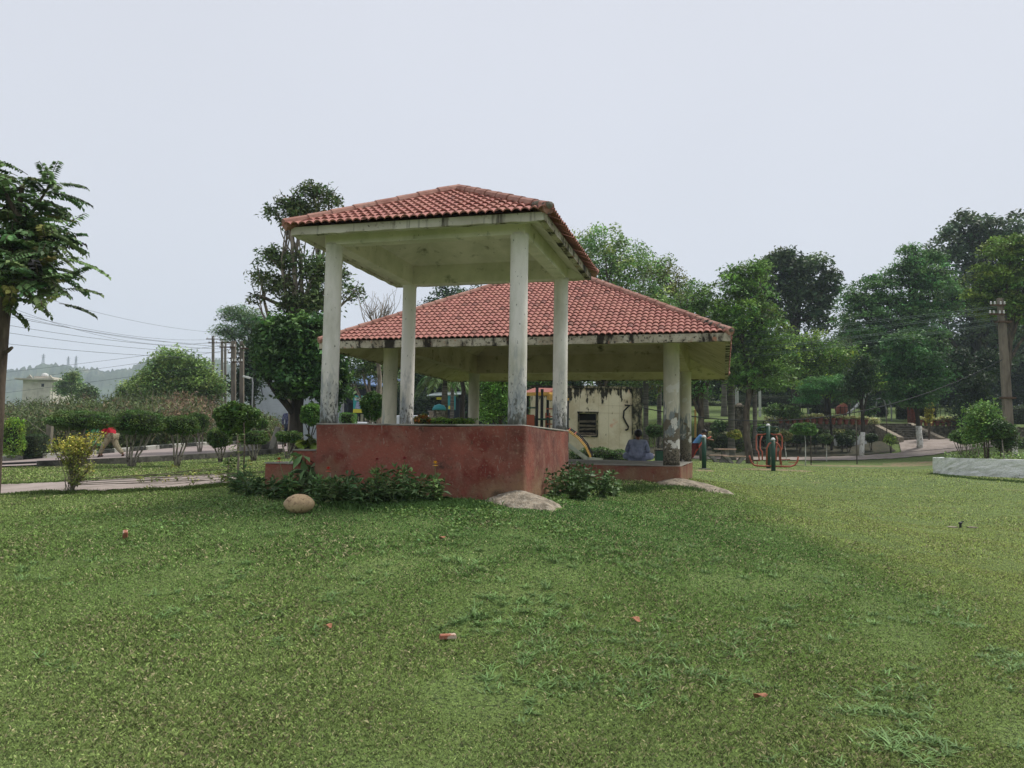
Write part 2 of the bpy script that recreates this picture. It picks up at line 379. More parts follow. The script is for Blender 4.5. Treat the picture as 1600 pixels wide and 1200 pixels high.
mat('green_metal', rgb(32, 66, 50), rough=.45)
mat('orange_metal', rgb(156, 84, 62), [(rgb(130, 68, 48), 12, .55, .68)], rough=.5)
mat('red_metal', rgb(190, 66, 46), rough=.5)
mat('yellow_metal', rgb(196, 158, 84), [(rgb(150, 120, 70), 12, .55, .68)], rough=.5)
mat('black_metal', rgb(34, 35, 36), rough=.5)
mat('steel', rgb(150, 152, 152), [(rgb(110, 112, 112), 5, .5, .7)], rough=.45, metal=.3)
mat('white_paint', rgb(205, 206, 202), [(rgb(165, 165, 158), 7, .55, .7)], rough=.6)
mat('dark_box', rgb(44, 50, 46), rough=.6)
mat('cable', rgb(24, 25, 27), rough=.6)
mat('wire', rgb(70, 76, 80), rough=.5, metal=.2)
mat('wire_light', rgb(104, 120, 112), rough=.5)
mat('pole_concrete', rgb(122, 114, 102), [(rgb(92, 86, 77), 3, .45, .62, (1, 1, .3))], bump=(20, .3, .01))
mat('rust', rgb(84, 66, 54), rough=.8)
mat('hut_paint', rgb(208, 199, 172), [(rgb(188, 176, 146), 1.2, .42, .6), (rgb(204, 166, 138), 1.4, .62, .7), (rgb(52, 50, 42), 5, .50, .56, (1, 1, .3), (EYE+2.55, EYE+1.2)), (rgb(92, 86, 66), 7, .62, .68, (1, 1, .35)), (rgb(70, 74, 46), 5, .5, .6, None, (EYE-.6, EYE+.2))], rough=.9, bump=(12, .3, .02))
mat('hut_moss', rgb(150, 142, 112), [(rgb(34, 34, 28), 5, .38, .52, (1, 1, .4)), (rgb(64, 66, 50), 12, .5, .62)], bump=(12, .5, .02))
mat('hut_joint', rgb(172, 162, 134))
mat('sandstone', rgb(188, 160, 140), [(rgb(150, 128, 112), 6, .5, .65)])
mat('dark_void', rgb(20, 20, 19), rough=.9)
mat('wood_grey', rgb(106, 98, 84), [(rgb(60, 54, 46), 8, .45, .6, (1, 1, 4))], bump=(20, .4, .01))
mat('stone_terrace', rgb(104, 98, 84), [(rgb(62, 58, 48), 3.5, .42, .56), (rgb(140, 134, 118), 5, .56, .66)], bump=(8, 1.0, .08))
mat('pot', rgb(142, 86, 70), [(rgb(88, 52, 42), 6, .5, .65)], rough=.85)
mat('brick_pier', rgb(112, 56, 44), [(rgb(74, 44, 38), 6, .45, .6)], bump=(14, .5, .01))
mat('planter_white', rgb(232, 232, 229), [(rgb(206, 207, 203), 3, .5, .7), (rgb(90, 92, 88), 6, .66, .70, (1, 1, 2.2))], rough=.9, bump=(16, .9, .04))
mat('kerb_black', rgb(54, 56, 52), [(rgb(96, 98, 88), 6, .5, .65)])
mat('kerb_white', rgb(178, 178, 168), [(rgb(110, 110, 98), 5, .52, .65)])
mat('wall_white', rgb(196, 200, 208), [(rgb(176, 180, 188), 1, .45, .65), (rgb(168, 170, 176), 7, .55, .7, (.2, .2, 4))])
mat('shed_dark', rgb(38, 42, 52), rough=.7)
mat('shed_roof_blue', rgb(92, 118, 158), rough=.5)
mat('shed_roof_pale', rgb(160, 172, 170), rough=.5)
mat('teal', rgb(48, 128, 132), rough=.5)
mat('banner_teal', rgb(52, 142, 140), rough=.6)
mat('banner_yellow', rgb(196, 186, 62), rough=.6)
mat('cream', rgb(200, 192, 165), rough=.6)
mat('glass_dark', rgb(28, 34, 38), rough=.15)
mat('tyre', rgb(26, 26, 27), rough=.8)
mat('car_white', rgb(205, 208, 212), rough=.3)
mat('playground_roof', rgb(142, 84, 72), rough=.6)
mat('house_white', rgb(196, 190, 176), [(rgb(168, 162, 148), .6, .45, .65)])
mat('hill_green', rgb(72, 84, 58), [(rgb(48, 58, 40), .02, .42, .6), (rgb(104, 104, 78), .035, .56, .68)])
mat('skin', rgb(118, 82, 62), rough=.6)
mat('skin_light', rgb(150, 108, 84), rough=.6)
mat('hair', rgb(20, 17, 16), rough=.5)
mat('kurta', rgb(146, 152, 176), [(rgb(120, 126, 150), 7, .42, .62), (rgb(164, 170, 190), 5, .56, .7, (1, 1, .3))], rough=.9, bump=(9, .6, .03))
mat('cloth_blue', rgb(92, 136, 180), rough=.9)
mat('cloth_maroon', rgb(92, 36, 34), rough=.9)
mat('cloth_green', rgb(40, 108, 66), [(rgb(190, 200, 184), 9, .55, .6)], rough=.9)
mat('cloth_red', rgb(182, 38, 54), rough=.9)
mat('cloth_beige', rgb(152, 144, 116), [(rgb(108, 102, 82), 20, .5, .6)], rough=.9)
mat('cloth_orange', rgb(222, 150, 54), rough=.9)
mat('cloth_plaid', rgb(82, 88, 118), [(rgb(165, 168, 180), 9, .56, .6, (.6, .6, 3)), (rgb(24, 26, 38), 9, .52, .56, (3, 3, .5))], rough=.9)
mat('cloth_navy', rgb(38, 46, 62), rough=.9)
mat('sandal', rgb(58, 44, 36), rough=.8)
mat('flower', (1, 1, 1), attr='Col', rough=.6)
# ------------------------------------------------------------------ ground
xs = np.concatenate([-np.geomspace(2600, 62, 26), np.arange(-60, -14, 1.0), np.arange(-14, 14, .25), np.arange(14, 62, 1.0), np.geomspace(62, 2600, 26)])
ys = np.concatenate([-np.geomspace(1500, 9, 14), np.arange(-8, 22, .25), np.arange(22, 58, .5), np.arange(58, 60.2, .2), np.arange(60.5, 110, 2), np.geomspace(112, 3200, 30)])
X, Y = np.meshgrid(xs, ys); Z = H(X, Y)
far = sstep(150, 400, np.hypot(X, Y)); Z = Z*(1-far)+(EYE+1.0)*far
bump_ = (np.sin(X*2.1+np.sin(Y*1.7))*np.sin(Y*2.6+1.3*np.sin(X*1.1)))*.018+np.sin(X*5.3+Y*1.9)*np.sin(Y*4.7-X*2.2)*.007
Z = Z+bump_*sstep(30, 20, Y)*sstep(24, 15, np.abs(X))
nx = len(xs); ny = len(ys)
ii = np.arange((ny-1)*nx).reshape(ny-1, nx)[:, :-1].ravel()
Fq = np.stack([ii, ii+1, ii+nx+1, ii+nx], 1)
g = np_mesh('lawn', np.stack([X, Y, Z], -1).reshape(-1, 3), Fq, MATS['lawn'], smooth=True); tag(g, kind='structure')
def sheet(name, near, farr, m, dz=.03, n=120, kind='structure', k=8):
    """ribbon on the ground between two polylines given as (px, d)"""
    def samp(pl, t):
        q = [Vector(W(px, 700, d)[:2]) for px, d in pl]; s = [0]
        for a, b in zip(q, q[1:]): s.append(s[-1]+(b-a).length)
        t *= s[-1]
        for i in range(len(q)-1):
            if t <= s[i+1]+1e-6:
                return q[i].lerp(q[i+1], (t-s[i])/(s[i+1]-s[i]))
    V = []
    for i in range(n+1):
        a, b = samp(near, i/n), samp(farr, i/n)
        for j in range(k+1):
            w = j/k; jit = .07*math.sin(i*1.7)+.05*math.sin(i*.61+2) if j in (0, k) else 0
            p = a.lerp(b, w)+(b-a).normalized()*jit; V.append((p.x, p.y, 0))
    V = np.array(V); V[:, 2] = H(V[:, 0], V[:, 1])+dz
    if (V[:, 1] < 22).any(): V[:, 2] += .012
    Fq = np.array([(i*(k+1)+j, (i+1)*(k+1)+j, (i+1)*(k+1)+j+1, i*(k+1)+j+1) for i in range(n) for j in range(k)])
    o = np_mesh(name, V, Fq, m, smooth=True); return tag(o, kind=kind)
sheet('garden_path', [(-260, 14.2), (0, 13.4), (150, 12.9), (290, 13.1), (372, 13.6)], [(-260, 17.0), (0, 16.6), (150, 16.4), (290, 16.4), (372, 15.6)], MATS['path_paving'])
RN = [(-500, 21), (-200, 21.2), (0, 21.9), (200, 23.8), (340, 26.4), (440, 29.5), (600, 35.5), (720, 42)]
RF = [(-500, 27), (-200, 27.6), (0, 28.6), (200, 32), (340, 36), (440, 41), (600, 50), (720, 60)]
sheet('road', RN, RF, MATS['road_surface'], .05)
sheet('far_path', [(1010, 49.5), (1090, 49.6), (1250, 50), (1450, 50.3), (1700, 51)], [(1010, 52), (1090, 52), (1250, 51.5), (1450, 52), (1700, 53)], MATS['path_paving'], .05)
mat('bank_soil', rgb(66, 62, 46), [(rgb(40, 44, 28), 3, .42, .6), (rgb(92, 86, 64), 6, .56, .7)], bump=(9, .8, .05))
sheet('bank_soil', [(1000, 52.1), (1090, 52.1), (1250, 51.7), (1370, 52), (1400, 52.4)], [(1000, 58.3), (1090, 58.3), (1250, 58.3), (1350, 58.3), (1372, 57.5)], MATS['bank_soil'], .05)
sheet('stairs_ramp', [(1408, 51.8), (1500, 51.2), (1620, 50.5)], [(1404, 56), (1470, 56), (1560, 53)], MATS['path_paving'], .08)
def patch(px, d, rx, ry, seed, m='soil', dz=.012):
    c = G(px, d); rr = random.Random(seed); n = 28; V = []; cc = []
    amp = [rr.uniform(.6, 1.1) for _ in range(n)]
    amp = [(amp[i-1]+amp[i]+amp[(i+1) % n])/3 for i in range(n)]
    V.append((c.x, c.y))
    for ring in (.5, 1):
        for i in range(n):
            a = 2*PI*i/n; V.append((c.x+math.cos(a)*rx*ring*amp[i], c.y+math.sin(a)*ry*ring*amp[i]))
    V = np.array(V); z = H(V[:, 0], V[:, 1])+dz+.018; z[-n:] -= .045
    mb = MB(); mb.add([(a, b, q) for (a, b), q in zip(V, z)],
                      [(0, 1+i, 1+(i+1) % n) for i in range(n)]+[(1+i, 1+n+i, 1+n+(i+1) % n, 1+(i+1) % n) for i in range(n)])
    return tag(mb.build('bare_soil', MATS[m], smooth=True), kind='structure')
patch(1315, 14.2, .62, .6, 1, dz=-.002); patch(1440, 47.5, 3.0, 1.8, 3); patch(1215, 35.2, 2.4, 1.4, 4); patch(1098, 31.5, .7, .6, 5); patch(1330, 46.5, 5, 1.1, 6)
# ------------------------------------------------------------------ gazebos
YAW = .2609; UU = Vector((math.cos(YAW), -math.sin(YAW), 0)); VV = Vector((math.sin(YAW), math.cos(YAW), 0)); ZZ = Vector((0, 0, 1))
def tile_slope(mb, e0, e1, apex, tw, row, amp, rr, inset=0):
    """barrel tiles on the triangle e0-e1-apex"""
    e0, e1, apex = Vector(e0), Vector(e1), Vector(apex)
    s_ = (e1-e0); W_ = s_.length; s_.normalize(); mid = (e0+e1)/2; up = apex-mid; up -= s_*up.dot(s_); Ls = up.length; up.normalize()
    nrm = s_.cross(up).normalized()
    sa = (apex-e0).dot(s_)
    nr = int(Ls/row); row = Ls/nr; nc = int(round(W_/tw)); tw = W_/nc; K = 8
    for r in range(nr):
        t0 = r*row-(.05 if r == 0 and W_ < 5 else .012); t1 = (r+1)*row+.02
        for c in range(nc):
            lo0 = sa*max(t0, 0)/Ls; hi0 = W_-(W_-sa)*max(t0, 0)/Ls; lo1 = sa*min(t1, Ls)/Ls; hi1 = W_-(W_-sa)*min(t1, Ls)/Ls
            if (c+1)*tw < lo0 or c*tw > hi0: continue
            k = rr.uniform(.9, 1.08); tb = rgb(163, 110, 99); base = (tb[0]*k, tb[1]*k*rr.uniform(.96, 1.04), tb[2]*k)
            if rr.random() < .035: base = tuple(v*.55 for v in base)
            dz = rr.uniform(-.004, .006); vs = []; sk = rr.uniform(-.006, .006)
            for j in range(K+1):
                u_ = j/K; s = (c+u_)*tw
                hh = amp*math.sin(PI*u_)**.75
                a0 = min(max(s, lo0), hi0); a1 = min(max(s, lo1), hi1)
                vs += [e0+s_*a0+up*t0+nrm*(hh+.016+dz), e0+s_*a0+up*(t0+sk)+nrm*(hh+.034+dz), e0+s_*a1+up*min(t1, Ls)+nrm*(hh+.004)]
            fs = []
            for j in range(K):
                b = j*3; fs += [(b, b+3, b+4, b+1), (b+1, b+4, b+5, b+2)]
            mb.add(vs, fs, 0, base)
def pavilion(name, label, B, a, b, ztop, zcol, zf, fh, o, zap, rad, beam_w, zbot, cap, tw, row, seed, mcol, msof, plinth_off, mfas):
    rr = random.Random(seed); B = Vector((B[0], B[1], 0)); A = B-UU*a; C = B+VV*b; D = A+VV*b; cen = (A+C)/2
    t = thing(name, label, 'pavilion', (cen.x, cen.y, zbot), 0)
    cor = [A, B, C, D]; sg = [(-1, -1), (1, -1), (1, 1), (-1, 1)]
    def off(k): return [c+UU*s[0]*k+VV*s[1]*k for c, s in zip(cor, sg)]
    # plinth with slightly rounded corners
    po = off(plinth_off); poly = []
    for i, p in enumerate(po):
        pr, nx_ = po[i-1], po[(i+1) % 4]; r_ = .10
        d1 = (pr-p).normalized(); d2 = (nx_-p).normalized()
        for q in (0, .25, .5, .75, 1):
            v = (p+d1*r_)*(1-q)**2+p*2*q*(1-q)+(p+d2*r_)*q*q; poly.append((v.x, v.y))
    mb = MB(); n = len(poly); rows = [zbot, *[zbot+(ztop-cap-zbot)*k/8 for k in range(1, 9)]]
    sub = []
    for i in range(n):
        p, q = Vector(poly[i]), Vector(poly[(i+1) % n]); m_ = max(1, int((q-p).length/.12))
        for k in range(m_): sub.append(p.lerp(q, k/m_))
    ns = len(sub); vs = []
    for z in rows:
        for p in sub:
            dd = .010*math.sin(p.x*5+z*4)+.007*math.sin(p.y*11+z*9+p.x*3); c2 = (p-Vector((cen.x, cen.y))).normalized()
            vs.append((p.x+c2.x*dd, p.y+c2.y*dd, z+(.012*math.sin(p.x*3.1+p.y*1.3) if z == rows[-1] else 0)))
    fs = [(i*ns+j, i*ns+(j+1) % ns, (i+1)*ns+(j+1) % ns, (i+1)*ns+j) for i in range(len(rows)-1) for j in range(ns)]
    mb.add(vs, fs); mb.build('plinth_wall', MATS['red_plaster'], t, smooth=True)
    fl = MB(); fl.add([(x, y, ztop-cap) for x, y in poly]+[(x, y, ztop) for x, y in poly], [tuple(range(n-1, -1, -1)), tuple(range(n, 2*n))]+[(i, (i+1) % n, n+(i+1) % n, n+i) for i in range(n)])
    fl.build('floor_slab', MATS['slab_top'], t, bevel=.01)
    for i, c in enumerate(cor):
        m2 = MB(); m2.lathe(Vector((c.x, c.y, ztop-.01)), [(rad*1.03, 0), (rad, .1), (rad*1.0, (zcol-ztop)*.3), (rad*.985, (zcol-ztop)*.7), (rad*.98, zcol-ztop-.03), (rad*1.05, zcol-ztop-.02), (rad*1.03, zcol-ztop+.03)], 28)
        m2.build('column', mcol[i], t, smooth=True)
    # beams: the ring between the columns
    slope = (zap-zf-fh)/((a/2+o)); ins = beam_w/2; zb1 = zf+o*slope*.86+.12
    for i in range(4):
        p, q = cor[i], cor[(i+1) % 4]; d = (q-p).normalized()
        ex = ins if i % 2 == 0 else -ins
        m2 = MB(); p2 = p-d*ex; q2 = q+d*ex
        m2.bar((p2.x, p2.y, (zcol+zb1)/2), (q2.x, q2.y, (zcol+zb1)/2), beam_w, zb1-zcol); m2.build('roof_beam', msof, t, bevel=.008)
    # sloping slab: underside pyramid, fascia band
    eo = off(o); ei = off(o-.0)
    ap = Vector((cen.x, cen.y, zap-.16))
    m2 = MB(); vs = [Vector((p.x, p.y, zf)) for p in off(o-.05)]
    m2.add(vs+[Vector((cen.x, cen.y, zf+slope*(a/2+o)*.93))], [(1, 0, 4), (2, 1, 4), (3, 2, 4), (0, 3, 4)])
    m2.build('soffit', msof, t)
    fo, fi = off(o), off(o-.09)
    for i in range(4):
        j = (i+1) % 4; m2 = MB(); N_ = 40 if a < 4 else 90; vs = []
        for k in range(N_+1):
            w = k/N_; P1 = fo[i].lerp(fo[j], w); P2 = fi[i].lerp(fi[j], w)
            wob = .004*math.sin(k*1.3)+rr.uniform(-.003, .003)
            vs += [(P1.x, P1.y, zf+wob), (P1.x, P1.y, zf+fh), (P2.x, P2.y, zf+fh), (P2.x, P2.y, zf+wob-.002)]
        fs = []
        for k in range(N_):
            b_ = k*4
            for e in range(4): fs.append((b_+e, b_+4+e, b_+4+(e+1) % 4, b_+(e+1) % 4))
        m2.add(vs, fs); m2.build('fascia', MATS[mfas[i]], t)
    apx = Vector((cen.x, cen.y, zap-.05)); et = off(o+(.06 if a < 4 else .0)); mt = MB()
    roofs = []
    for i in range(4):
        j = (i+1) % 4; mt = MB()
        tile_slope(mt, Vector((et[i].x, et[i].y, zf+fh+.0)), Vector((et[j].x, et[j].y, zf+fh+.0)), apx, tw, row, .036 if a < 4 else .038, rr)
        # roof deck below the tiles
        mt.add([Vector((fo[i].x, fo[i].y, zf+fh-.004)), Vector((fo[j].x, fo[j].y, zf+fh-.004)), apx-ZZ*.03], [(0, 1, 2)], 0, rgb(90, 60, 50))
        mt.build('tiled_slope', MATS['roof_tile'], t, smooth=False)
    for i in range(4):
        m2 = MB(); s = Vector((et[i].x, et[i].y, zf+fh+.03)); e = apx+ZZ*.05; Ln = (e-s).length; d = (e-s).normalized(); k = int(Ln/.33)
        for q in range(k):
            p0 = s+d*(q*Ln/k-.02); p1 = s+d*((q+1)*Ln/k+.03)
            m2.tube([p0, p1], [.085+rr.uniform(-.004, .004), .07], 10)
        m2.build('hip_cap', MATS['hip_cap'], t)
    # crust of old cement at the lower end of the nearest hip
    m2 = MB(); s = Vector((et[1].x, et[1].y, zf+fh+.05)); d = (apx-s).normalized()
    for q in range(6 if a < 4 else 14):
        p = s+d*(q*.07+.02); m2.lathe(p, [(.02, -.06), (.085+rr.uniform(-.02, .02), -.02), (.07+rr.uniform(-.02, .02), .03), (.02, .055)], 7)
    m2.build('cement_crust', MATS['moss_crust'], t, smooth=True)
    return t, cor, off
def apron(parent, corner, outdir, L_, w, ztop, seed, spread=1.0):
    """skirt of mortar spread from the plinth corner down over the turf"""
    rr = random.Random(seed); c = Vector(corner); n = 26; vs = []; K = 6; a0 = math.atan2(outdir.y, outdir.x)
    for k in range(K+1):
        f = k/K
        for i in range(n+1):
            a = a0+(-1+2*i/n)*PI*.72*spread; sq = 1-.25*abs(math.sin((a-a0)*2))
            r_ = f*(L_*max(0, math.cos(a-a0))**1.3+w)*sq*(1+.10*math.sin(i*1.9+seed)+rr.uniform(-.03, .03))
            x, y = c.x+math.cos(a)*r_, c.y+math.sin(a)*r_
            gz = h(x, y); z = gz-.03*f*(k == K)+(ztop-gz)*(1-f)*.92+rr.uniform(-.008, .008)+.015*(1-f*f)
            if k == K: z = gz-.05
            vs.append((x, y, z))
    fs = [(k*(n+1)+i, (k+1)*(n+1)+i, (k+1)*(n+1)+i+1, k*(n+1)+i+1) for k in range(K) for i in range(n)]
    mb = MB(); mb.add(vs, fs); return mb.build('concrete_apron', MATS['mortar'], parent, smooth=True)
small, sc4, soff = pavilion('small_gazebo', 'tall narrow gazebo with red tiled roof on a high red plinth, nearest the camera', (.0741, 10.6999), 2.805, 2.901,
    zW, zW+2.6, EYE+2.969, .115, .4515, EYE+4.139, .125, .2, EYE-1.0, .025, .118, .20, 3, [MATS['column_paint_small']]*4, MATS['soffit_small'], .15, ['plaster_white', 'fascia_stained', 'plaster_white', 'plaster_white'])
k = .268
large, lc4, loff = pavilion('large_pavilion', 'wide low pavilion with broad red tiled roof and stained fascia, behind the small gazebo', (12.63*k, 62.507*k), 24.057*k, 24.028*k,
    zS, EYE+8.4585*k, EYE+7.929*k, .165, 4.494*k, EYE+17.937*k, .172, .26, EYE-1.3, .02, .128, .187, 5, [MATS['column_paint_large'], MATS['column_paint_bare'], MATS['column_paint_bare'], MATS['column_paint_large']], MATS['soffit_large'], .2, ['fascia_stained']*4)
nb = soff(.16)[1]; apron(small, (nb.x-.1, nb.y+.12), (UU-VV), .46, .50, EYE-.55, 2)
pb = loff(.2)[1]; apron(large, (pb.x-.1, pb.y+.1), (UU*1.0-VV*.8).normalized(), 1.0, .55, EYE-.58, 5)
# steps of the small gazebo (left face)
A_, D_ = soff(.15)[0], soff(.15)[3]; mb1 = MB()
for k_, (zt, tr) in enumerate([(zW-.40, .52), (zW-.60, .98)]):
    for s0 in ((A_+VV*.35),):
        mm = MB(); c = s0-UU*(tr-(.26 if k_ == 0 else .23))+VV*.75
        mm.box((c.x, c.y, (zt+EYE-1.1)/2), (.52 if k_ == 0 else .46, 1.5, zt-EYE+1.1), rz=-YAW)
        mm.build('step', MATS['red_plaster'], small, bevel=.012)
        mm = MB(); mm.box((c.x, c.y, zt+.012), (.53 if k_ == 0 else .47, 1.52, .02), rz=-YAW); mm.build('step_tread', MATS['slab_top'], small)
# ------------------------------------------------------------------ trees and plants
ML, MG, BK, BD, BP = MATS['leaf'], MATS['leaf_gloss'], MATS['bark'], MATS['bark_dark'], MATS['bark_pale']
DG = rgb(62, 84, 50); MGN = rgb(78, 104, 60); LG = rgb(98, 128, 68); OL = rgb(92, 106, 62); DK = rgb(50, 66, 46); GYG = rgb(92, 108, 82)
# --- right side, behind the large pavilion
tree('broadleaf_tree', 'tall pale grey-green leafy tree rising directly behind the ridge of the large pavilion', G(945, 50),
     [(945, 400, 50, 52, 50), (905, 395, 36, 34, 49), (985, 430, 55, 50, 51), (925, 480, 60, 60, 50), (1000, 500, 70, 60, 51), (880, 520, 50, 60, 50), (960, 560, 70, 55, 50)],
     ML, BK, .28, rgb(96, 118, 78), 330, .75, 60, .20, .8, group='trees behind the park lawn', tint=(.2, (1.25, 1.15, .9)))
tree('olive_tree', 'brownish-green tree with upright pointed sprays right of the pale tree behind the pavilion roof', G(1042, 53),
     [(1040, 425, 26, 34, 53), (1020, 450, 26, 40, 54), (1045, 480, 45, 60, 53), (1075, 500, 50, 60, 54), (1030, 560, 60, 60, 54)],
     ML, BK, .24, rgb(84, 98, 58), 190, .7, 60, .19, 1.0, group='trees behind the park lawn', tint=(.25, (1.3, 1.0, .8)))
tree('feathery_tree', 'feathery tree with drooping fronds just above the right slope of the large pavilion roof', G(1100, 47),
     [(1085, 462, 34, 28, 46), (1110, 490, 34, 28, 47), (1060, 500, 50, 40, 47), (1110, 540, 50, 45, 47), (1075, 590, 45, 40, 47)],
     ML, BK, .2, MGN, 130, .8, 60, .24, .35, aspect=.35, group='trees behind the park lawn')
tree('feathery_tree', 'bright green feathery tree between the pavilion roof corner and the dark round crown', G(1170, 46),
     [(1150, 440, 38, 26, 46), (1180, 425, 30, 24, 46), (1165, 480, 50, 34, 45), (1150, 525, 55, 34, 46), (1200, 530, 45, 34, 46), (1180, 580, 60, 38, 46)],
     ML, BK, .2, rgb(80, 106, 58), 190, .85, 64, .24, .32, aspect=.35, group='trees behind the park lawn', tint=(.2, (1.2, 1.1, .9)))
tree('round_tree', 'dark dense round-topped tree standing against the sky right of the pavilion', G(1245, 76),
     [(1215, 425, 40, 34, 76), (1265, 430, 44, 34, 76), (1235, 410, 40, 24, 76), (1285, 455, 28, 28, 76), (1180, 450, 34, 28, 76), (1240, 470, 60, 30, 77), (1275, 500, 30, 18, 76), (1200, 490, 34, 24, 76)],
     ML, BD, .4, rgb(62, 76, 56), 230, 1.0, 46, .42, .6, group='trees behind the park lawn', hollow=.65, var=.3)
tree('broadleaf_tree', 'yellow-green bushy tree in front of the gap below the dark round crown', G(1290, 60),
     [(1270, 540, 38, 22, 60), (1310, 560, 40, 26, 60), (1240, 565, 38, 30, 60), (1290, 595, 50, 30, 60), (1345, 590, 36, 30, 60)],
     ML, BD, .2, rgb(80, 104, 52), 190, .8, 55, .22, .6, group='trees behind the park lawn', tint=(.3, (1.4, 1.3, .9)))
tree('slender_tree', 'thin pale tree in the sky gap right of the dark round crown', G(1325, 74),
     [(1325, 500, 16, 24, 74), (1318, 535, 20, 30, 74), (1330, 460, 12, 16, 74), (1328, 575, 26, 30, 74)],
     ML, BK, .15, rgb(104, 120, 92), 70, .8, 45, .2, .8, group='trees behind the park lawn')
tree('feathery_tree', 'broad feathery tree mass left of the tallest dark tree, with layered mid-green foliage', G(1410, 66),
     [(1370, 455, 40, 30, 66), (1420, 425, 40, 28, 66), (1445, 405, 32, 22, 67), (1350, 500, 40, 34, 65), (1410, 490, 56, 44, 66), (1465, 460, 44, 40, 67), (1375, 550, 56, 36, 66), (1440, 540, 50, 40, 66), (1335, 460, 16, 16, 65), (1425, 385, 12, 16, 66)],
     ML, BD, .35, rgb(66, 94, 58), 380, 1.0, 64, .30, .35, aspect=.4, group='trees behind the park lawn', var=.28)
tree('tall_tree', 'tallest dark blue-green tree with a wide layered crown at the right', G(1530, 82),
     [(1505, 355, 38, 24, 82), (1560, 352, 48, 24, 82), (1480, 390, 32, 24, 82), (1530, 395, 60, 34, 83), (1500, 440, 50, 34, 83), (1560, 440, 50, 40, 83), (1600, 380, 34, 30, 82), (1505, 490, 44, 44, 83), (1540, 540, 50, 44, 84), (1585, 520, 44, 44, 84)],
     ML, BD, .5, rgb(66, 80, 64), 330, 1.15, 50, .44, .55, group='trees behind the park lawn', hollow=.6, var=.3)
tree('broadleaf_tree', 'yellow-green tree leaning in from the right edge in front of the tallest dark tree', G(1585, 52),
     [(1580, 390, 44, 26, 52), (1620, 400, 50, 34, 52), (1550, 430, 36, 24, 52), (1600, 450, 56, 34, 52), (1530, 452, 24, 18, 52), (1560, 475, 40, 22, 52), (1630, 480, 50, 36, 52)],
     ML, BK, .22, rgb(82, 102, 54), 250, .75, 64, .26, .32, aspect=.42, group='trees behind the park lawn', var=.2, tint=(.2, (1.2, 1.1, .9)))
tree('conical_tree', 'dense layered tree with a whitewashed base just left of the stair side wall', G(1437, 52.5),
     [(1415, 530, 30, 18, 52), (1425, 560, 46, 20, 52), (1400, 575, 30, 18, 52), (1435, 600, 50, 20, 52), (1420, 620, 40, 16, 52), (1455, 575, 30, 20, 52)],
     ML, BD, .16, rgb(58, 88, 54), 150, .8, 70, .23, .28, aspect=.38, group='young trees along the terrace', white=1.5)
tree('young_tree', 'small dark-crowned tree with whitewashed base left of the garden stairs', G(1344, 51.5),
     [(1345, 588, 22, 20, 51.5), (1352, 570, 16, 14, 51.5), (1336, 605, 20, 16, 51.5)],
     ML, BD, .13, rgb(44, 62, 40), 60, .6, 70, .17, .6, group='young trees along the terrace', white=1.6)
tree('umbrella_tree', 'small umbrella-shaped feathery tree above the row of flowerpots', G(1299, 54),
     [(1275, 602, 34, 14, 54), (1305, 600, 30, 16, 54), (1325, 615, 20, 14, 54), (1262, 622, 20, 12, 54)],
     ML, BD, .08, rgb(66, 104, 62), 110, .6, 80, .13, .3, aspect=.35, group='young trees along the terrace', hollow=.4)
tree('dark_shrub_tree', 'very dark shrubby tree right of the stairs and left of the concrete power pole', G(1530, 57),
     [(1525, 600, 28, 26, 57), (1545, 570, 30, 26, 58), (1510, 640, 24, 24, 57), (1540, 635, 26, 22, 57), (1500, 570, 22, 26, 58)],
     ML, BD, .12, rgb(40, 54, 38), 150, .7, 60, .2, .7, group='young trees along the terrace')
# dense back row
rt = random.Random(5)
brow = [(880, 560, 70, rgb(60, 78, 50), 'behind the hut roof'), (960, 570, 84, DK, 'behind the hut and the seated man'), (1060, 560, 86, rgb(58, 76, 50), 'behind the fourth pavilion column'),
        (1150, 545, 90, rgb(50, 66, 46), 'behind the ringed palm trunk'), (1215, 560, 88, rgb(46, 60, 42), 'behind the white frame posts'), (1275, 570, 92, rgb(44, 58, 40), 'under the dark round crown'),
        (1335, 560, 90, rgb(50, 66, 44), 'behind the whitewashed young trunk'), (1395, 560, 92, rgb(42, 56, 38), 'behind the garden stairs'), (1455, 555, 94, rgb(38, 50, 36), 'behind the brick pier at the head of the stairs'),
        (1515, 560, 92, rgb(40, 52, 38), 'behind the dark shrubby tree right of the stairs'), (1575, 560, 92, rgb(46, 58, 42), 'behind the concrete power pole'), (1640, 540, 90, rgb(44, 58, 40), 'at the right edge of the picture')]+[(555, 610, 84, DK, 'behind the dark shed'), (610, 605, 82, rgb(56, 74, 48), 'behind the tall ball shrub with bare stem'), (655, 612, 80, DK, 'behind the white van'), (700, 600, 78, rgb(48, 62, 42), 'behind the kiosk'), (745, 612, 80, DK, 'behind the back left pavilion column'), (795, 600, 82, rgb(48, 64, 42), 'behind the bright fresh-green tree'), (850, 600, 84, DK, 'behind the playground tower')]
for px, py, d, c, wh in brow:
    tree('background_tree', 'shadowy tree of the far row '+wh, G(px, d), [(px-18, py-18, 30, 26, d), (px+20, py-10, 30, 28, d), (px, py+20, 44, 26, d), (px-16, py+55, 34, 22, d), (px+18, py+58, 34, 22, d)],
         ML, BD, .3, c, 130, 1.3, 50, .38, .7, group='far row of shadowy trees', var=.3, twigs=.6)
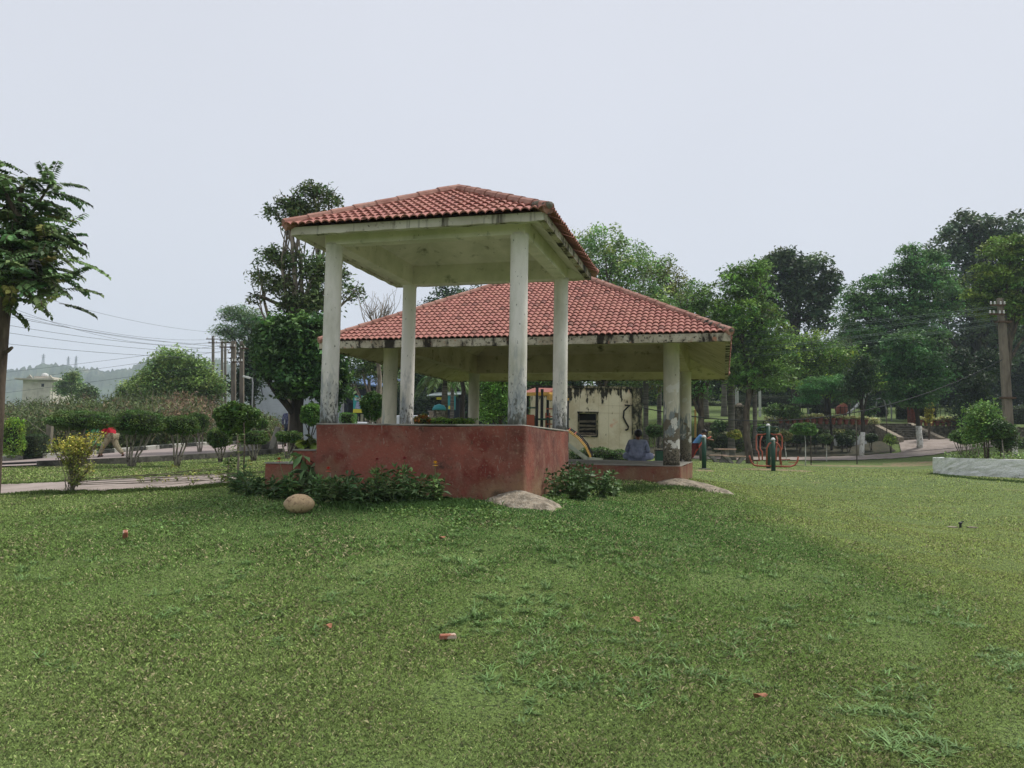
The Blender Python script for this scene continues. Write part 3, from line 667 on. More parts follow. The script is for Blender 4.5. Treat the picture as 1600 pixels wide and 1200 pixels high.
def royal_palm(px, d, py0, wpx, label, frond=True, crownpy=540, n=14, fl=3.2):
    b = G(px, d); t = thing('royal_palm', label, 'palm', b, 0, 'palms around the park'); top = W(px, crownpy, d); r = wpx*pxm(d)/2; H_ = top.z-b.z
    mb = MB(); mb.lathe(b-Vector((0, 0, .2)), [(r*1.6, 0), (r*1.35, .5), (r*1.1, 1.2), (r, 2.5), (r*1.08, H_*.6), (r*.85, H_*.85), (r*.5, H_+.2)], 14)
    mb.build('trunk', MATS['palm_bark'], t, smooth=True)
    if frond:
        P_, A_, S_ = [], [], []
        for i in range(n):
            a = 2*PI*i/n+random.uniform(-.2, .2); el = random.uniform(.1, 1.0); Lf = fl*random.uniform(.8, 1.1)
            for q in range(46):
                s = q/45*Lf; f = s/Lf; r_ = s*math.cos(el)*(1-.18*f); z = s*math.sin(el)-f*f*Lf*.85
                c = np.array([top.x+math.cos(a)*r_, top.y+math.sin(a)*r_, top.z+z])
                for sd in (-1, 1):
                    ax = np.array([-math.sin(a)*sd+math.cos(a)*.5, math.cos(a)*sd+math.sin(a)*.5, -.75]); P_.append(c+unit(ax)*.22); A_.append(ax); S_.append(.55*math.sin(PI*min(1, f*.85+.15))+.1)
        P_ = np.array(P_); idx = np.arange(len(P_))//92
        leaves('fronds', P_, np.array(S_), leafcols(idx, rgb(74, 92, 58)), ML, t, axis=np.array(A_), aspect=.14)
    return t
royal_palm(1143, 50, 575, 10, 'stout ringed palm trunk rising right beside the pavilion eave corner', True, 500)
royal_palm(1103, 62, 600, 8, 'pale palm trunk seen just right of the last pavilion column', True, 520)
royal_palm(1132, 66, 600, 8, 'pale palm trunk between the pavilion column and the stout ringed palm', True, 530)
royal_palm(1180, 52.5, 560, 6.5, 'slim dark palm trunk behind the stone table, with drooping fronds', True, 548, 12, 2.4)
royal_palm(1009, 52, 580, 8, 'palm trunk right of the hut, left of the other trunk there', True, 520)
royal_palm(1030, 58, 580, 7, 'darker palm trunk next to the front right pavilion column', True, 525)
royal_palm(693, 44, 590, 10, 'shaggy palm with hanging fronds seen left of the bin between the gazebo columns', True, 585, 20, 2.2)
royal_palm(705, 50, 590, 6, 'thinner palm just right of the shaggy palm between the gazebo columns', True, 588, 16, 2.0)
# --- behind the gazebo
tree('round_tree', 'dark tree showing between the two tiled roofs', G(720, 62), [(700, 462, 34, 18, 62), (745, 470, 44, 20, 62), (720, 500, 70, 40, 62), (800, 480, 44, 34, 62), (660, 560, 60, 40, 62), (770, 560, 60, 40, 62)],
     ML, BD, .3, rgb(52, 72, 48), 240, 1.0, 55, .26, .7, group='trees behind the gazebos')
def bare_tree(name, label, base, tipbox, d, n, mt):
    t = thing(name, label, 'tree', base); mb = MB(); fork = W((tipbox[0]+tipbox[2])/2, tipbox[3]+20, d); pth = limb(mb, base-Vector((0, 0, .2)), fork, .14, .08, .04, 8)
    for i in range(n):
        e = W(random.uniform(tipbox[0], tipbox[2]), random.uniform(tipbox[1], tipbox[1]+(tipbox[3]-tipbox[1])*.35), d+random.uniform(-1, 1)); p = limb(mb, pth[-1], e, .035, .008, .12, 4, 6)
        for k in range(2): limb(mb, p[random.randint(2, 4)], p[random.randint(4, 6)]+Vector((random.uniform(-.5, .5), 0, random.uniform(.2, .7))), .014, .006, .2, 4, 4)
    mb.build('trunk', mt, t, smooth=True); return t
bare_tree('bare_tree', 'leafless pale twigs standing above the left slope of the large pavilion roof', G(592, 36), (560, 468, 622, 512), 36, 20, BP)
tree('thin_tree', 'thin tree with a pale slanting trunk seen between the left columns', G(577, 44), [(560, 580, 24, 14, 44), (590, 575, 24, 16, 44), (545, 590, 18, 12, 44), (605, 590, 20, 14, 44), (575, 555, 30, 18, 44)],
     ML, BP, .12, rgb(66, 84, 52), 60, .7, 45, .16, .6, group='trees behind the gazebos')
tree('dark_trunk_tree', 'dark forked trunk standing right of the kiosk between the gazebo columns', G(719, 40), [(725, 560, 40, 20, 40), (700, 545, 36, 20, 40), (745, 575, 24, 14, 40)], ML, BD, .14, rgb(46, 62, 42), 60, .8, 50, .18, .6, group='trees behind the gazebos')
tree('bright_tree', 'bright fresh-green leafy tree seen right of the back pavilion column', G(782, 34), [(775, 612, 24, 18, 34), (795, 630, 20, 20, 34), (765, 640, 18, 18, 34), (785, 590, 26, 14, 34)],
     ML, BK, .08, rgb(90, 120, 62), 100, .45, 55, .12, .7, group='trees behind the gazebos')
tree('broadleaf_tree', 'leafy tree behind the playground tower between the right gazebo columns', G(850, 50), [(840, 590, 40, 20, 50), (860, 620, 34, 24, 50), (830, 640, 30, 22, 50)], ML, BK, .14, rgb(76, 100, 56), 90, .8, 50, .2, .7, group='trees behind the gazebos')
# --- the tall tree left of the gazebo
tree('tall_sparse_tree', 'tall two-stemmed tree with sparse top and dense dark lower foliage left of the small gazebo', G(462, 31),
     [(490, 300, 30, 16, 31), (455, 315, 26, 14, 31), (478, 330, 34, 20, 31), (515, 310, 16, 14, 31), (430, 335, 16, 12, 31), (450, 352, 16, 10, 31), (420, 400, 26, 14, 31), (455, 405, 26, 18, 31), (405, 430, 20, 12, 31), (500, 420, 34, 30, 31), (440, 440, 30, 20, 31), (400, 463, 14, 8, 31), (555, 455, 20, 10, 30), (530, 430, 14, 20, 31), (490, 470, 44, 26, 31), (455, 480, 26, 24, 31)],
     MG, BP, .2, rgb(72, 86, 58), 185, .44, 40, .17, .7, twigs=1, bare=14, hollow=.3, var=.25, aspect=.45, dscale=.8)
tree('dense_tree', 'dense dark-leaved tree filling the view below the tall sparse tree, left of the gazebo column', G(464, 29),
     [(470, 525, 52, 40, 29), (440, 560, 34, 36, 28.6), (500, 560, 40, 50, 29), (430, 520, 28, 28, 29.5), (475, 590, 40, 34, 28.5), (520, 600, 20, 40, 29), (472, 598, 26, 18, 28.6), (410, 545, 14, 18, 29)],
     MG, BD, .26, rgb(54, 78, 46), 330, .45, 55, .2, .55, aspect=.5, hollow=.6, var=.25, tint=(.15, (1.3, 1.3, 1)))
tree('acacia_tree', 'feathery grey-green tree beyond the power poles, left of the tall tree', G(395, 60),
     [(370, 490, 26, 14, 60), (350, 515, 18, 10, 60), (395, 500, 26, 16, 60), (415, 510, 20, 18, 60), (375, 520, 24, 12, 60), (410, 540, 18, 16, 60)],
     ML, BD, .18, rgb(82, 104, 76), 130, .8, 60, .17, .35, aspect=.4, tint=(.2, (1.2, 1.2, 1)))
tree('dark_tree', 'dark tree behind the two concrete power poles, left of the pale building wall', G(395, 50), [(392, 560, 20, 24, 50), (385, 600, 24, 26, 50), (400, 540, 14, 18, 50)], ML, BD, .14, rgb(44, 60, 44), 90, .7, 50, .2, .7)
tree('light_green_tree', 'light green spreading tree above the scrub, left of the power poles', G(285, 52),
     [(270, 560, 30, 18, 52), (295, 575, 34, 22, 52), (250, 590, 26, 20, 52), (310, 600, 40, 22, 52), (270, 615, 44, 22, 52), (330, 605, 20, 22, 52), (240, 572, 12, 8, 52)],
     ML, BK, .2, rgb(98, 118, 76), 230, .75, 60, .2, .6, tint=(.25, (1.2, 1.15, .9)))
tree('light_green_tree', 'lower light green bush tree rising from the scrub left of the light green spreading tree', G(215, 56), [(210, 610, 22, 14, 56), (235, 615, 22, 14, 56), (195, 622, 16, 10, 56), (222, 592, 12, 8, 57)], ML, BK, .1, rgb(94, 112, 70), 90, .7, 50, .2, .6)
tree('small_tree', 'small grey-green tree standing alone above the scrub before the hazy hill', G(110, 95), [(113, 590, 10, 10, 95), (100, 606, 12, 10, 95), (118, 606, 12, 10, 95)], ML, BK, .15, rgb(92, 112, 78), 60, .9, 50, .28, .7)
tree('small_tree', 'low dark round tree at the scrub top right of the small lone tree', G(137, 80), [(137, 612, 12, 10, 80)], ML, BK, .1, rgb(70, 88, 60), 30, .8, 50, .25, .7)
# --- ailanthus at the left edge (compound leaves)
def pinnate_tree():
    b = G(-9, 13.6); t = thing('pinnate_tree', 'tall tree with long drooping compound leaves on a bare trunk at the left edge', 'tree', b)
    mb = MB(); pp = [b-Vector((0, 0, .3)), G(-8, 13.6)+Vector((0, 0, .4)), W(-3, 600, 13.6), W(5, 500, 13.6), W(16, 420, 13.6), W(26, 350, 13.6), W(35, 290, 13.6)]
    mb.tube(pp, [.14, .125, .112, .105, .095, .07, .035], 14)
    mb.tube([W(4, 552, 13.6), W(12, 548, 13.55), W(19, 543, 13.5)], [.05, .04, .025], 7)
    forks = [(W(25, 360, 13.6), W(78, 290, 13.4)), (W(18, 410, 13.6), W(85, 375, 13.2)), (W(15, 440, 13.6), W(-60, 360, 13.7)), (W(28, 340, 13.6), W(0, 275, 13.6)), (W(18, 420, 13.6), W(60, 440, 12.7)), (W(16, 430, 13.6), W(-40, 450, 13)), (W(16, 430, 13.6), W(30, 440, 14.6)), (W(25, 360, 13.6), W(60, 345, 14.3)), (W(20, 400, 13.6), W(-50, 300, 14.3))]
    for a, e in forks: mb.tube([a, a.lerp(e, .5)+Vector((0, 0, -.06)), e], [.045, .032, .015], 7)
    P_, A_, S_, I_ = [], [], [], []; fr = mb; k = 0
    srcs = []
    for a, e in forks:
        for i in range(20): srcs.append((a.lerp(e, random.uniform(.2, 1.03)), (e-a).normalized()))
    for i in range(64): srcs.append((W(random.uniform(8, 36), random.uniform(290, 480), 13.6), Vector((random.uniform(-1, 1), random.uniform(-1, 1), .1))))
    for i in range(95): srcs.append((W(random.uniform(-20, 105), random.uniform(360, 480), 13.4+random.uniform(-.8, .8)), Vector((random.uniform(-.3, 1), random.uniform(-1, 1), -.5))))
    for i in range(60): srcs.append((W(random.uniform(-50, 48), random.uniform(268, 400), 13.6+random.uniform(-.5, .5)), Vector((random.uniform(-1, 1), random.uniform(-1, 1), .4))))
    for s, dd in srcs:
        a = math.atan2(dd.y, dd.x)+random.uniform(-1.3, 1.3); el = random.uniform(-.25, .95) if s.z > b.z+3.2 else random.uniform(-1.1, .25)
        Lf = random.uniform(.5, .85); K = 15; path = []
        young = random.random() < (.35 if s.z > b.z+4.4 else .06)
        for q in range(K+1):
            f = q/K; e2 = el-f*(.6 if s.z > b.z+3.2 else 1.2); prev = path[-1] if path else s
            path.append(prev+Vector((math.cos(a)*math.cos(e2), math.sin(a)*math.cos(e2), math.sin(e2)))*(Lf/K if path else 0))
        fr.tube(path[::3]+[path[-1]], .006, 4)
        for q in range(2, K+1):
            dr = (path[q]-path[q-1]).normalized(); sd = dr.cross(Vector((0, 0, 1))).normalized()
            for sg in ((-1, 1) if q < K else (0,)):
                ax = sd*sg+dr*.55+Vector((0, 0, -.35)); ax.normalize(); ll = .125*(1-.35*abs(q/K-.5))
                P_.append(tuple(path[q]+ax*ll*.5)); A_.append(tuple(ax)); S_.append(ll); I_.append(k)
        k += 1
    idx = np.array(I_); cols = leafcols(idx, rgb(68, 88, 58), .3, .12, tint=(.10, (1.7, 1.05, .8)))
    leaves('crown', np.array(P_), np.array(S_), cols, MG, t, axis=np.array(A_), aspect=.62)
    mb.build('trunk', BK, t, smooth=True)
pinnate_tree()
# --- scrub thicket behind the road (no one could count its bushes)
def scrub():
    P_, A_, S_, C_ = [], [], [], []
    prof = [(-260, 625), (-60, 628), (0, 632), (60, 628), (130, 622), (180, 618), (240, 612), (300, 606), (330, 625), (360, 640), (400, 655), (440, 660), (480, 665)]
    def ytop(px):
        for (a, ya), (b_, yb) in zip(prof, prof[1:]):
            if px <= b_: return ya+(yb-ya)*(px-a)/(b_-a)
        return 665
    n = 5200
    for i in range(n):
        px = random.uniform(-255, 430); d = random.uniform(37, 56) if px < 330 else random.uniform(44, 58)
        top = W(px, ytop(px)+random.uniform(-6, 8), d).z*(1 if d > 48 else 1); bz = h(*W(px, 700, d)[:2]); hh = (top-bz)*(.62+.38*(d-37)/19)
        z = bz+hh*random.random()**.7
        P_.append((W(px, 700, d).x, d, z))
    cc = np.array(P_); per = 34; idx = np.repeat(np.arange(n), per)
    dv = unit(rng.normal(size=(n*per, 3)))*rng.random((n*per, 1))**.5; pos = cc[idx]+dv*np.array([.75, .75, .6])
    base = np.array([rgb(100, 112, 66), rgb(84, 102, 56), rgb(118, 106, 76), rgb(132, 112, 88), rgb(72, 88, 52)])
    pick = rng.choice(5, n, p=[.40, .34, .12, .02, .12]); brown = (np.abs(cc[:, 0]/cc[:, 1]*F+800-300) < 42) & (cc[:, 2] > EYE+.6) & (rng.random(n) < .6); pick[brown] = 3
    cols = base[pick][idx]*(1+.25*rng.normal(size=(n*per, 1)))*(1+.2*rng.normal(size=(n, 1)))[idx]
    ax = rng.normal(size=(n*per, 3)); ax[:, 2] = np.abs(ax[:, 2])*1.3
    o = leaves('scrub_thicket', pos, .16+.22*rng.random(n*per), np.clip(cols, .01, 1), ML, None, (0, 0, 0), axis=ax, aspect=.22); tag(o, kind='stuff')
    mb = MB()
    for i in range(520):
        px = random.uniform(-250, 335); d = random.uniform(37, 54); b = G(px, d); hh = W(px, ytop(px)-random.uniform(-6, 12), d).z-b.z
        if d < 46: hh *= .8
        limb(mb, b+Vector((0, 0, hh*.35)), b+Vector((random.uniform(-1.2, 1.2), random.uniform(-.5, .5), hh*random.uniform(.8, 1.06))), .018, .006, .22, 3, 6)
    tag(mb.build('scrub_stems', BP), kind='stuff')
scrub()
# --- clipped topiary on splayed whitish stems
def topiary(name, label, px, d, pyb, cpx, cpy, rxp, ryp, col, nstem=5, n=None, m=ML, group='clipped topiary shrubs', power=2.6, leaf=.06, leaf_tint=None, spread=.55, stemm='pale_stem', ry=None):
    b = G(px, d); c = W(cpx, cpy, d); rx, rz = rxp*pxm(d), ryp*pxm(d); st = []
    for i in range(nstem):
        a = 2*PI*i/nstem+random.uniform(-.3, .3); q = Vector((math.cos(a)*rx*spread, math.sin(a)*rx*spread*.7, 0)); e = Vector((c.x, c.y, c.z-rz*.4))+q
        m1 = b+Vector((q.x*.35, q.y*.35, (e.z-b.z)*.25)); st.append(([b+Vector((q.x*.1, q.y*.1, -.08)), m1, m1.lerp(e, .5)+Vector((random.uniform(-.05, .05), 0, 0)), e], [.034, .026, .020, .014]))
        if nstem > 2:
            e3 = e+Vector((random.uniform(-.3, .3), random.uniform(-.2, .2), .1)); st.append(([m1.lerp(e, .45), e3], [.016, .009]))
    return shrub(name, label, [(c, (rx, ry or rx*.85, rz), power)], m, col, n or int(2600*(rxp*ryp/900)+1200), leaf, st, 'topiary', group, b, mstem=MATS[stemm], tint=leaf_tint, shell=.8)  # random share of leaf clumps gets a brighter, yellower tint
mat('pale_stem', rgb(150, 142, 130), [(rgb(70, 62, 54), 7, .5, .62)])
T1, T2 = rgb(60, 80, 42), rgb(68, 94, 48)
topiary('clipped_shrub', 'widest flat-topped clipped shrub, left of the pair it nearly touches, behind the yellow bush', 127, 22.3, 735, 127, 657.5, 51, 15, T1, 6, 9000, leaf=.05)
topiary('clipped_shrub', 'wide flat-topped clipped shrub on white splayed stems beside the woman in red', 207, 22.0, 735, 218, 661, 40, 19, T1, 5, 7500, leaf=.05)
topiary('clipped_shrub', 'medium flat-topped clipped shrub right of the two widest ones', 278, 22.6, 731, 284, 665, 27, 15, T1, 4, 4500, leaf=.05)
topiary('clipped_shrub', 'brighter rounded clipped shrub just behind the medium flat-topped one', 312, 29.5, 712, 308, 661, 17, 16, T2, 4, 2600)
topiary('clipped_shrub', 'small low clipped shrub beneath the big loose-leaved ball', 345, 24.5, 726, 343, 684, 18, 15, T1, 4, 2800)
topiary('clipped_shrub', 'small mushroom-shaped clipped shrub right of the big loose-leaved ball', 397, 25, 725, 396, 684, 22, 11, T1, 4, 2800)
topiary('clipped_shrub', 'small mushroom-shaped clipped shrub in front of the walker in plaid', 450, 26, 718, 453, 682, 20, 9, T1, 4, 2600)
topiary('clipped_shrub', 'bright small ball shrub left of the walker in plaid, beyond the road kerb', 408, 31, 707, 407, 662, 11, 9, T2, 3, 1600)
topiary('ball_tree', 'big loose-leaved ball-headed shrub on one thin stem at the edge of the flower bed', 373, 19.5, 740, 368, 652, 34, 25, rgb(62, 84, 46), 1, 3600, MG, None, 2.1, .1, (.25, (1.35, 1.3, 1)), .05)
topiary('ball_tree', 'round-headed shrub on dark stems just left of the gazebo column', 485, 27, 710, 487, 648, 18, 17, rgb(64, 92, 46), 3, 2600, MG, None, 2.1, .09, (.2, (1.3, 1.3, 1)), .3, 'bark_dark')
topiary('clipped_shrub', 'tall dark ball shrub with a bare stem side seen between the two left gazebo columns', 585, 27, 700, 583, 633, 19, 22, rgb(56, 80, 42), 4, 3600, MG, None, 2.2, .09)
topiary('clipped_shrub', 'small mushroom topiary behind the front right pavilion column, beside the hut', 1026, 35, 722, 1024, 673, 16, 10, rgb(54, 74, 42), 3, 2200)
topiary('mushroom_tree', 'bright mushroom-shaped shrub on a whitewashed stem right of the exercise walker', 1258, 46, 716, 1256, 671, 21, 10, rgb(66, 94, 50), 1, 2800, ML, None, 2.1, .12, (.3, (1.2, 1.2, 1)), .05, 'whitewash')
topiary('mushroom_tree', 'yellowish ball shrub right of the leaning child, beyond the stone table', 1148, 50, 710, 1147, 679, 11, 8, rgb(128, 132, 66), 1, 1500, ML, None, 2.1, .12, None, .05, 'whitewash')
topiary('mushroom_tree', 'dull ball shrub on a whitewashed stem directly behind the exercise walker', 1228, 50, 712, 1226, 681, 11, 8, rgb(92, 92, 58), 1, 1300, ML, None, 2.1, .12, None, .05, 'whitewash')
topiary('mushroom_tree', 'small dark shrub on a whitewashed stem below the flowerpot row', 1291, 49.5, 712, 1290, 685, 12, 8, rgb(62, 78, 46), 1, 1300, ML, None, 2.1, .12, None, .05, 'whitewash')
def hedge(label, px0, px1, d, py0, py1, col, n, dep=.5, name='hedge', m=ML, leaf=.05, grp=None, power=7, bump=.02, **kw):
    c = W((px0+px1)/2, (py0+py1)/2, d); return shrub(name, label, [(c, ((px1-px0)/2*pxm(d), dep, (py1-py0)/2*pxm(d)), power)], m, col, n, leaf, None, 'hedge', grp, G((px0+px1)/2, d), bump=bump, shell=.86, **kw)
hedge('dark box-cut hedge block beside the painted kerb at the left', 38, 69, 29.5, 678, 714, rgb(42, 58, 34), 3600)
shrub('rounded_shrub', 'bright green rounded column shrub beside the trunk at the left edge', [(W(19, 685, 28.5), (17*pxm(28.5), .42, 28*pxm(28.5)), 3.4), (W(24, 662, 28.5), (10*pxm(28.5), .3, 8*pxm(28.5)), 2)], ML, rgb(88, 116, 52), 4200, .07, base=G(19, 28.5), tint=(.3, (1.2, 1.15, .8)), bump=.09)
hedge('small square green hedge block behind the left gazebo column', 532, 556, 33, 645, 664, rgb(70, 102, 50), 1800)
hedge('low bright green hedge beyond the plinth between the middle gazebo columns', 668, 742, 24.5, 655, 676, rgb(98, 124, 60), 5200, .5, bump=.10, leaf=.07, power=4)
hedge('low bushy hedge along the foot of the hut behind the pavilion slab', 890, 985, 28.5, 700, 730, rgb(62, 82, 48), 6500, .5, bump=.12, leaf=.07, power=3, m=MG)
hedge('dark green clipped hedge on the bank behind the stone table', 1108, 1165, 51.8, 679, 706, rgb(56, 70, 42), 5000, .6, leaf=.09, bump=.08, power=4)
hedge('short bright hedge strip on the rocky bank behind the exercise walker', 1175, 1202, 55.5, 663, 674, rgb(82, 112, 50), 1500, .5, leaf=.09)
hedge('clipped dark hedge block at the head of the stairs, left of the brick pier', 1403, 1420, 62, 632, 655, rgb(36, 46, 30), 1400, .6, leaf=.1)
hedge('clipped dark hedge arch right of the brick pier', 1436, 1462, 62.5, 626, 658, rgb(44, 54, 36), 2600, .6, leaf=.1)
hedge('dark hedge block on the upper lawn left of the stair head', 1369, 1384, 64, 632, 652, rgb(34, 44, 30), 1300, .6, leaf=.1)
hedge('dark round bush on the upper lawn behind the fence above the flowerpots', 1263, 1288, 63, 638, 654, rgb(40, 54, 34), 1900, .7, leaf=.1, power=2.4)
hedge('long dark hedge at the back of the upper lawn', 1150, 1345, 84, 618, 639, rgb(40, 52, 36), 9000, .8, leaf=.12, power=8)
hedge('long dark hedge beyond the lawn behind the pavilion columns', 995, 1142, 86, 628, 643, rgb(42, 54, 36), 5000, .8, leaf=.12, power=8)
hedge('dark hedge behind the concrete power pole at the right edge', 1560, 1700, 62, 632, 690, rgb(42, 54, 36), 7000, .8, leaf=.12, power=5, bump=.06)
hedge('clipped low hedge right of the whitewashed pole foot at the right edge', 1578, 1640, 46, 684, 702, rgb(68, 86, 48), 2400, .5, leaf=.09)
def bushy(name, label, px, d, py, rx, ry, col, n, leaf=.12, m=ML, stems=3, cat='shrub', grp=None, tint=None, loose=.5):
    c = W(px, py, d); b = G(px, d); r = rx*pxm(d)
    lob = [(c+Vector((random.uniform(-.45, .45)*r, random.uniform(-.3, .3)*r, random.uniform(-.3, .4)*ry*pxm(d))), (r*.62, r*.55, ry*pxm(d)*.62), 2) for _ in range(5)]
    st = [([b-Vector((0, 0, .1)), b.lerp(Vector(l[0]), .5)+Vector((random.uniform(-.1, .1), 0, 0)), Vector(l[0])], [.035, .025, .012]) for l in lob[:stems]]
    return shrub(name, label, lob, m, col, n, leaf, st, cat, grp, b, shell=loose, core=False, bump=.14, tint=tint, var=.25)
bushy('leafy_shrub', 'glossy-leaved loose bush in the middle of the terrace bank, left of the mushroom shrub', 1224, 54, 645, 32, 16, rgb(66, 88, 50), 3400, .16, MG, grp='bank shrubs')
bushy('leafy_shrub', 'dark loose bush at the foot of the ringed palm beside the fence', 1125, 56, 668, 16, 12, rgb(60, 82, 46), 1400, .16, MG, grp='bank shrubs')
bushy('leafy_shrub', 'thin leafy bush right of the stair side wall foot', 1392, 52, 687, 11, 10, rgb(112, 132, 68), 900, .13, grp='bank shrubs')
bushy('leafy_shrub', 'vine-like yellow-green creeper on the dark tree trunk right of the stairs', 1452, 55, 648, 9, 26, rgb(120, 118, 52), 900, .14, grp='bank shrubs')
for px, lab in ((1275, 'dark bush at the foot of the umbrella tree'), (1315, 'dark bush before the low white wall'), (1326, 'dark spiky bush right of the low white wall bush'), (1362, 'spiky dark bush below the stairs at the left'), (1250, 'dark bush behind the mushroom shrub')):
    bushy('bank_bush', lab, px, 53.2, 687, 12, 10, rgb(46, 60, 38), 900, .18, grp='low dark bushes on the bank')
rb = random.Random(3)
for i, px in enumerate((1168, 1184, 1200, 1213, 1238, 1262, 1286, 1302, 1330, 1160, 1190, 1188, 1228, 1270, 1310, 1170, 1205, 1245, 1320)):
    dd = rb.uniform(54, 57.5); bushy('bank_bush', f'dark low bush on the terrace bank, number {i+1}', px, dd, 686-(dd-54)*3.2+rb.uniform(-3, 3), rb.uniform(11, 17), rb.uniform(8, 13), rgb(*[(56, 72, 44), (70, 84, 50), (48, 60, 40), (86, 92, 60)][i % 4]), 800, .2, grp='low dark bushes on the bank')
bushy('cycad', 'feathery fan-leaved plant above the stair side wall', 1362, 60, 643, 16, 9, rgb(58, 82, 50), 900, .3, cat='plant', grp='bank shrubs')
# planter bushes
bushy('planter_bush', 'tallest loose green bush in the white planter', 1540, 30.5, 668, 44, 44, rgb(74, 100, 54), 9500, .10, ML, 4, grp='shrubs in the white planter', tint=(.3, (1.2, 1.15, .9)), loose=.3)
bushy('planter_bush', 'dark dense bush at the right in the white planter, below the power pole', 1566, 30, 684, 30, 32, rgb(52, 72, 42), 5200, .08, MG, 3, grp='shrubs in the white planter', loose=.4)
topiary('planter_topiary', 'small mushroom topiary on white stems at the left end of the white planter', 1507, 31.9, 715, 1505, 682, 19, 13, rgb(66, 92, 48), 4, 2600, MG, 'shrubs in the white planter', 2.2, .07)
topiary('planter_topiary', 'smaller mushroom topiary behind the first, in the white planter', 1524, 32.6, 715, 1526, 680, 13, 10, rgb(60, 84, 44), 3, 1800, MG, 'shrubs in the white planter', 2.2, .07)
topiary('planter_topiary', 'dark leafy ball on one pale leaning stem at the right in the planter', 1569, 29.6, 716, 1564, 672, 18, 14, rgb(54, 76, 42), 1, 2400, MG, 'shrubs in the white planter', 2.2, .08, None, .05)

# far woodland that reads as one mass behind everything on the right and behind the kiosk
def woodland(px0, px1, d, ytop, n, label=None):
    px = rng.uniform(px0, px1, n); dd = d+rng.random(n)*8; w0 = [W(p, ytop+14*math.sin(p*.031)+9*math.sin(p*.11)+5*math.sin(p*.27), q) for p, q in zip(px, dd)]
    P_ = np.array([tuple(v) for v in w0]); bz = H(P_[:, 0], P_[:, 1]); P_[:, 2] = bz+(P_[:, 2]-bz)*rng.random(n)**.7
    k = 26; idx = np.repeat(np.arange(n), k); dv = unit(rng.normal(size=(n*k, 3)))*rng.random((n*k, 1))**.5*1.1
    tag(leaves('woodland', P_[idx]+dv, .3+.3*rng.random(n*k), leafcols(idx, rgb(44, 58, 38), .35), ML, None, (0, 0, 0)), kind='stuff')
woodland(960, 1760, 100, 596, 3400); woodland(500, 900, 90, 618, 1500)
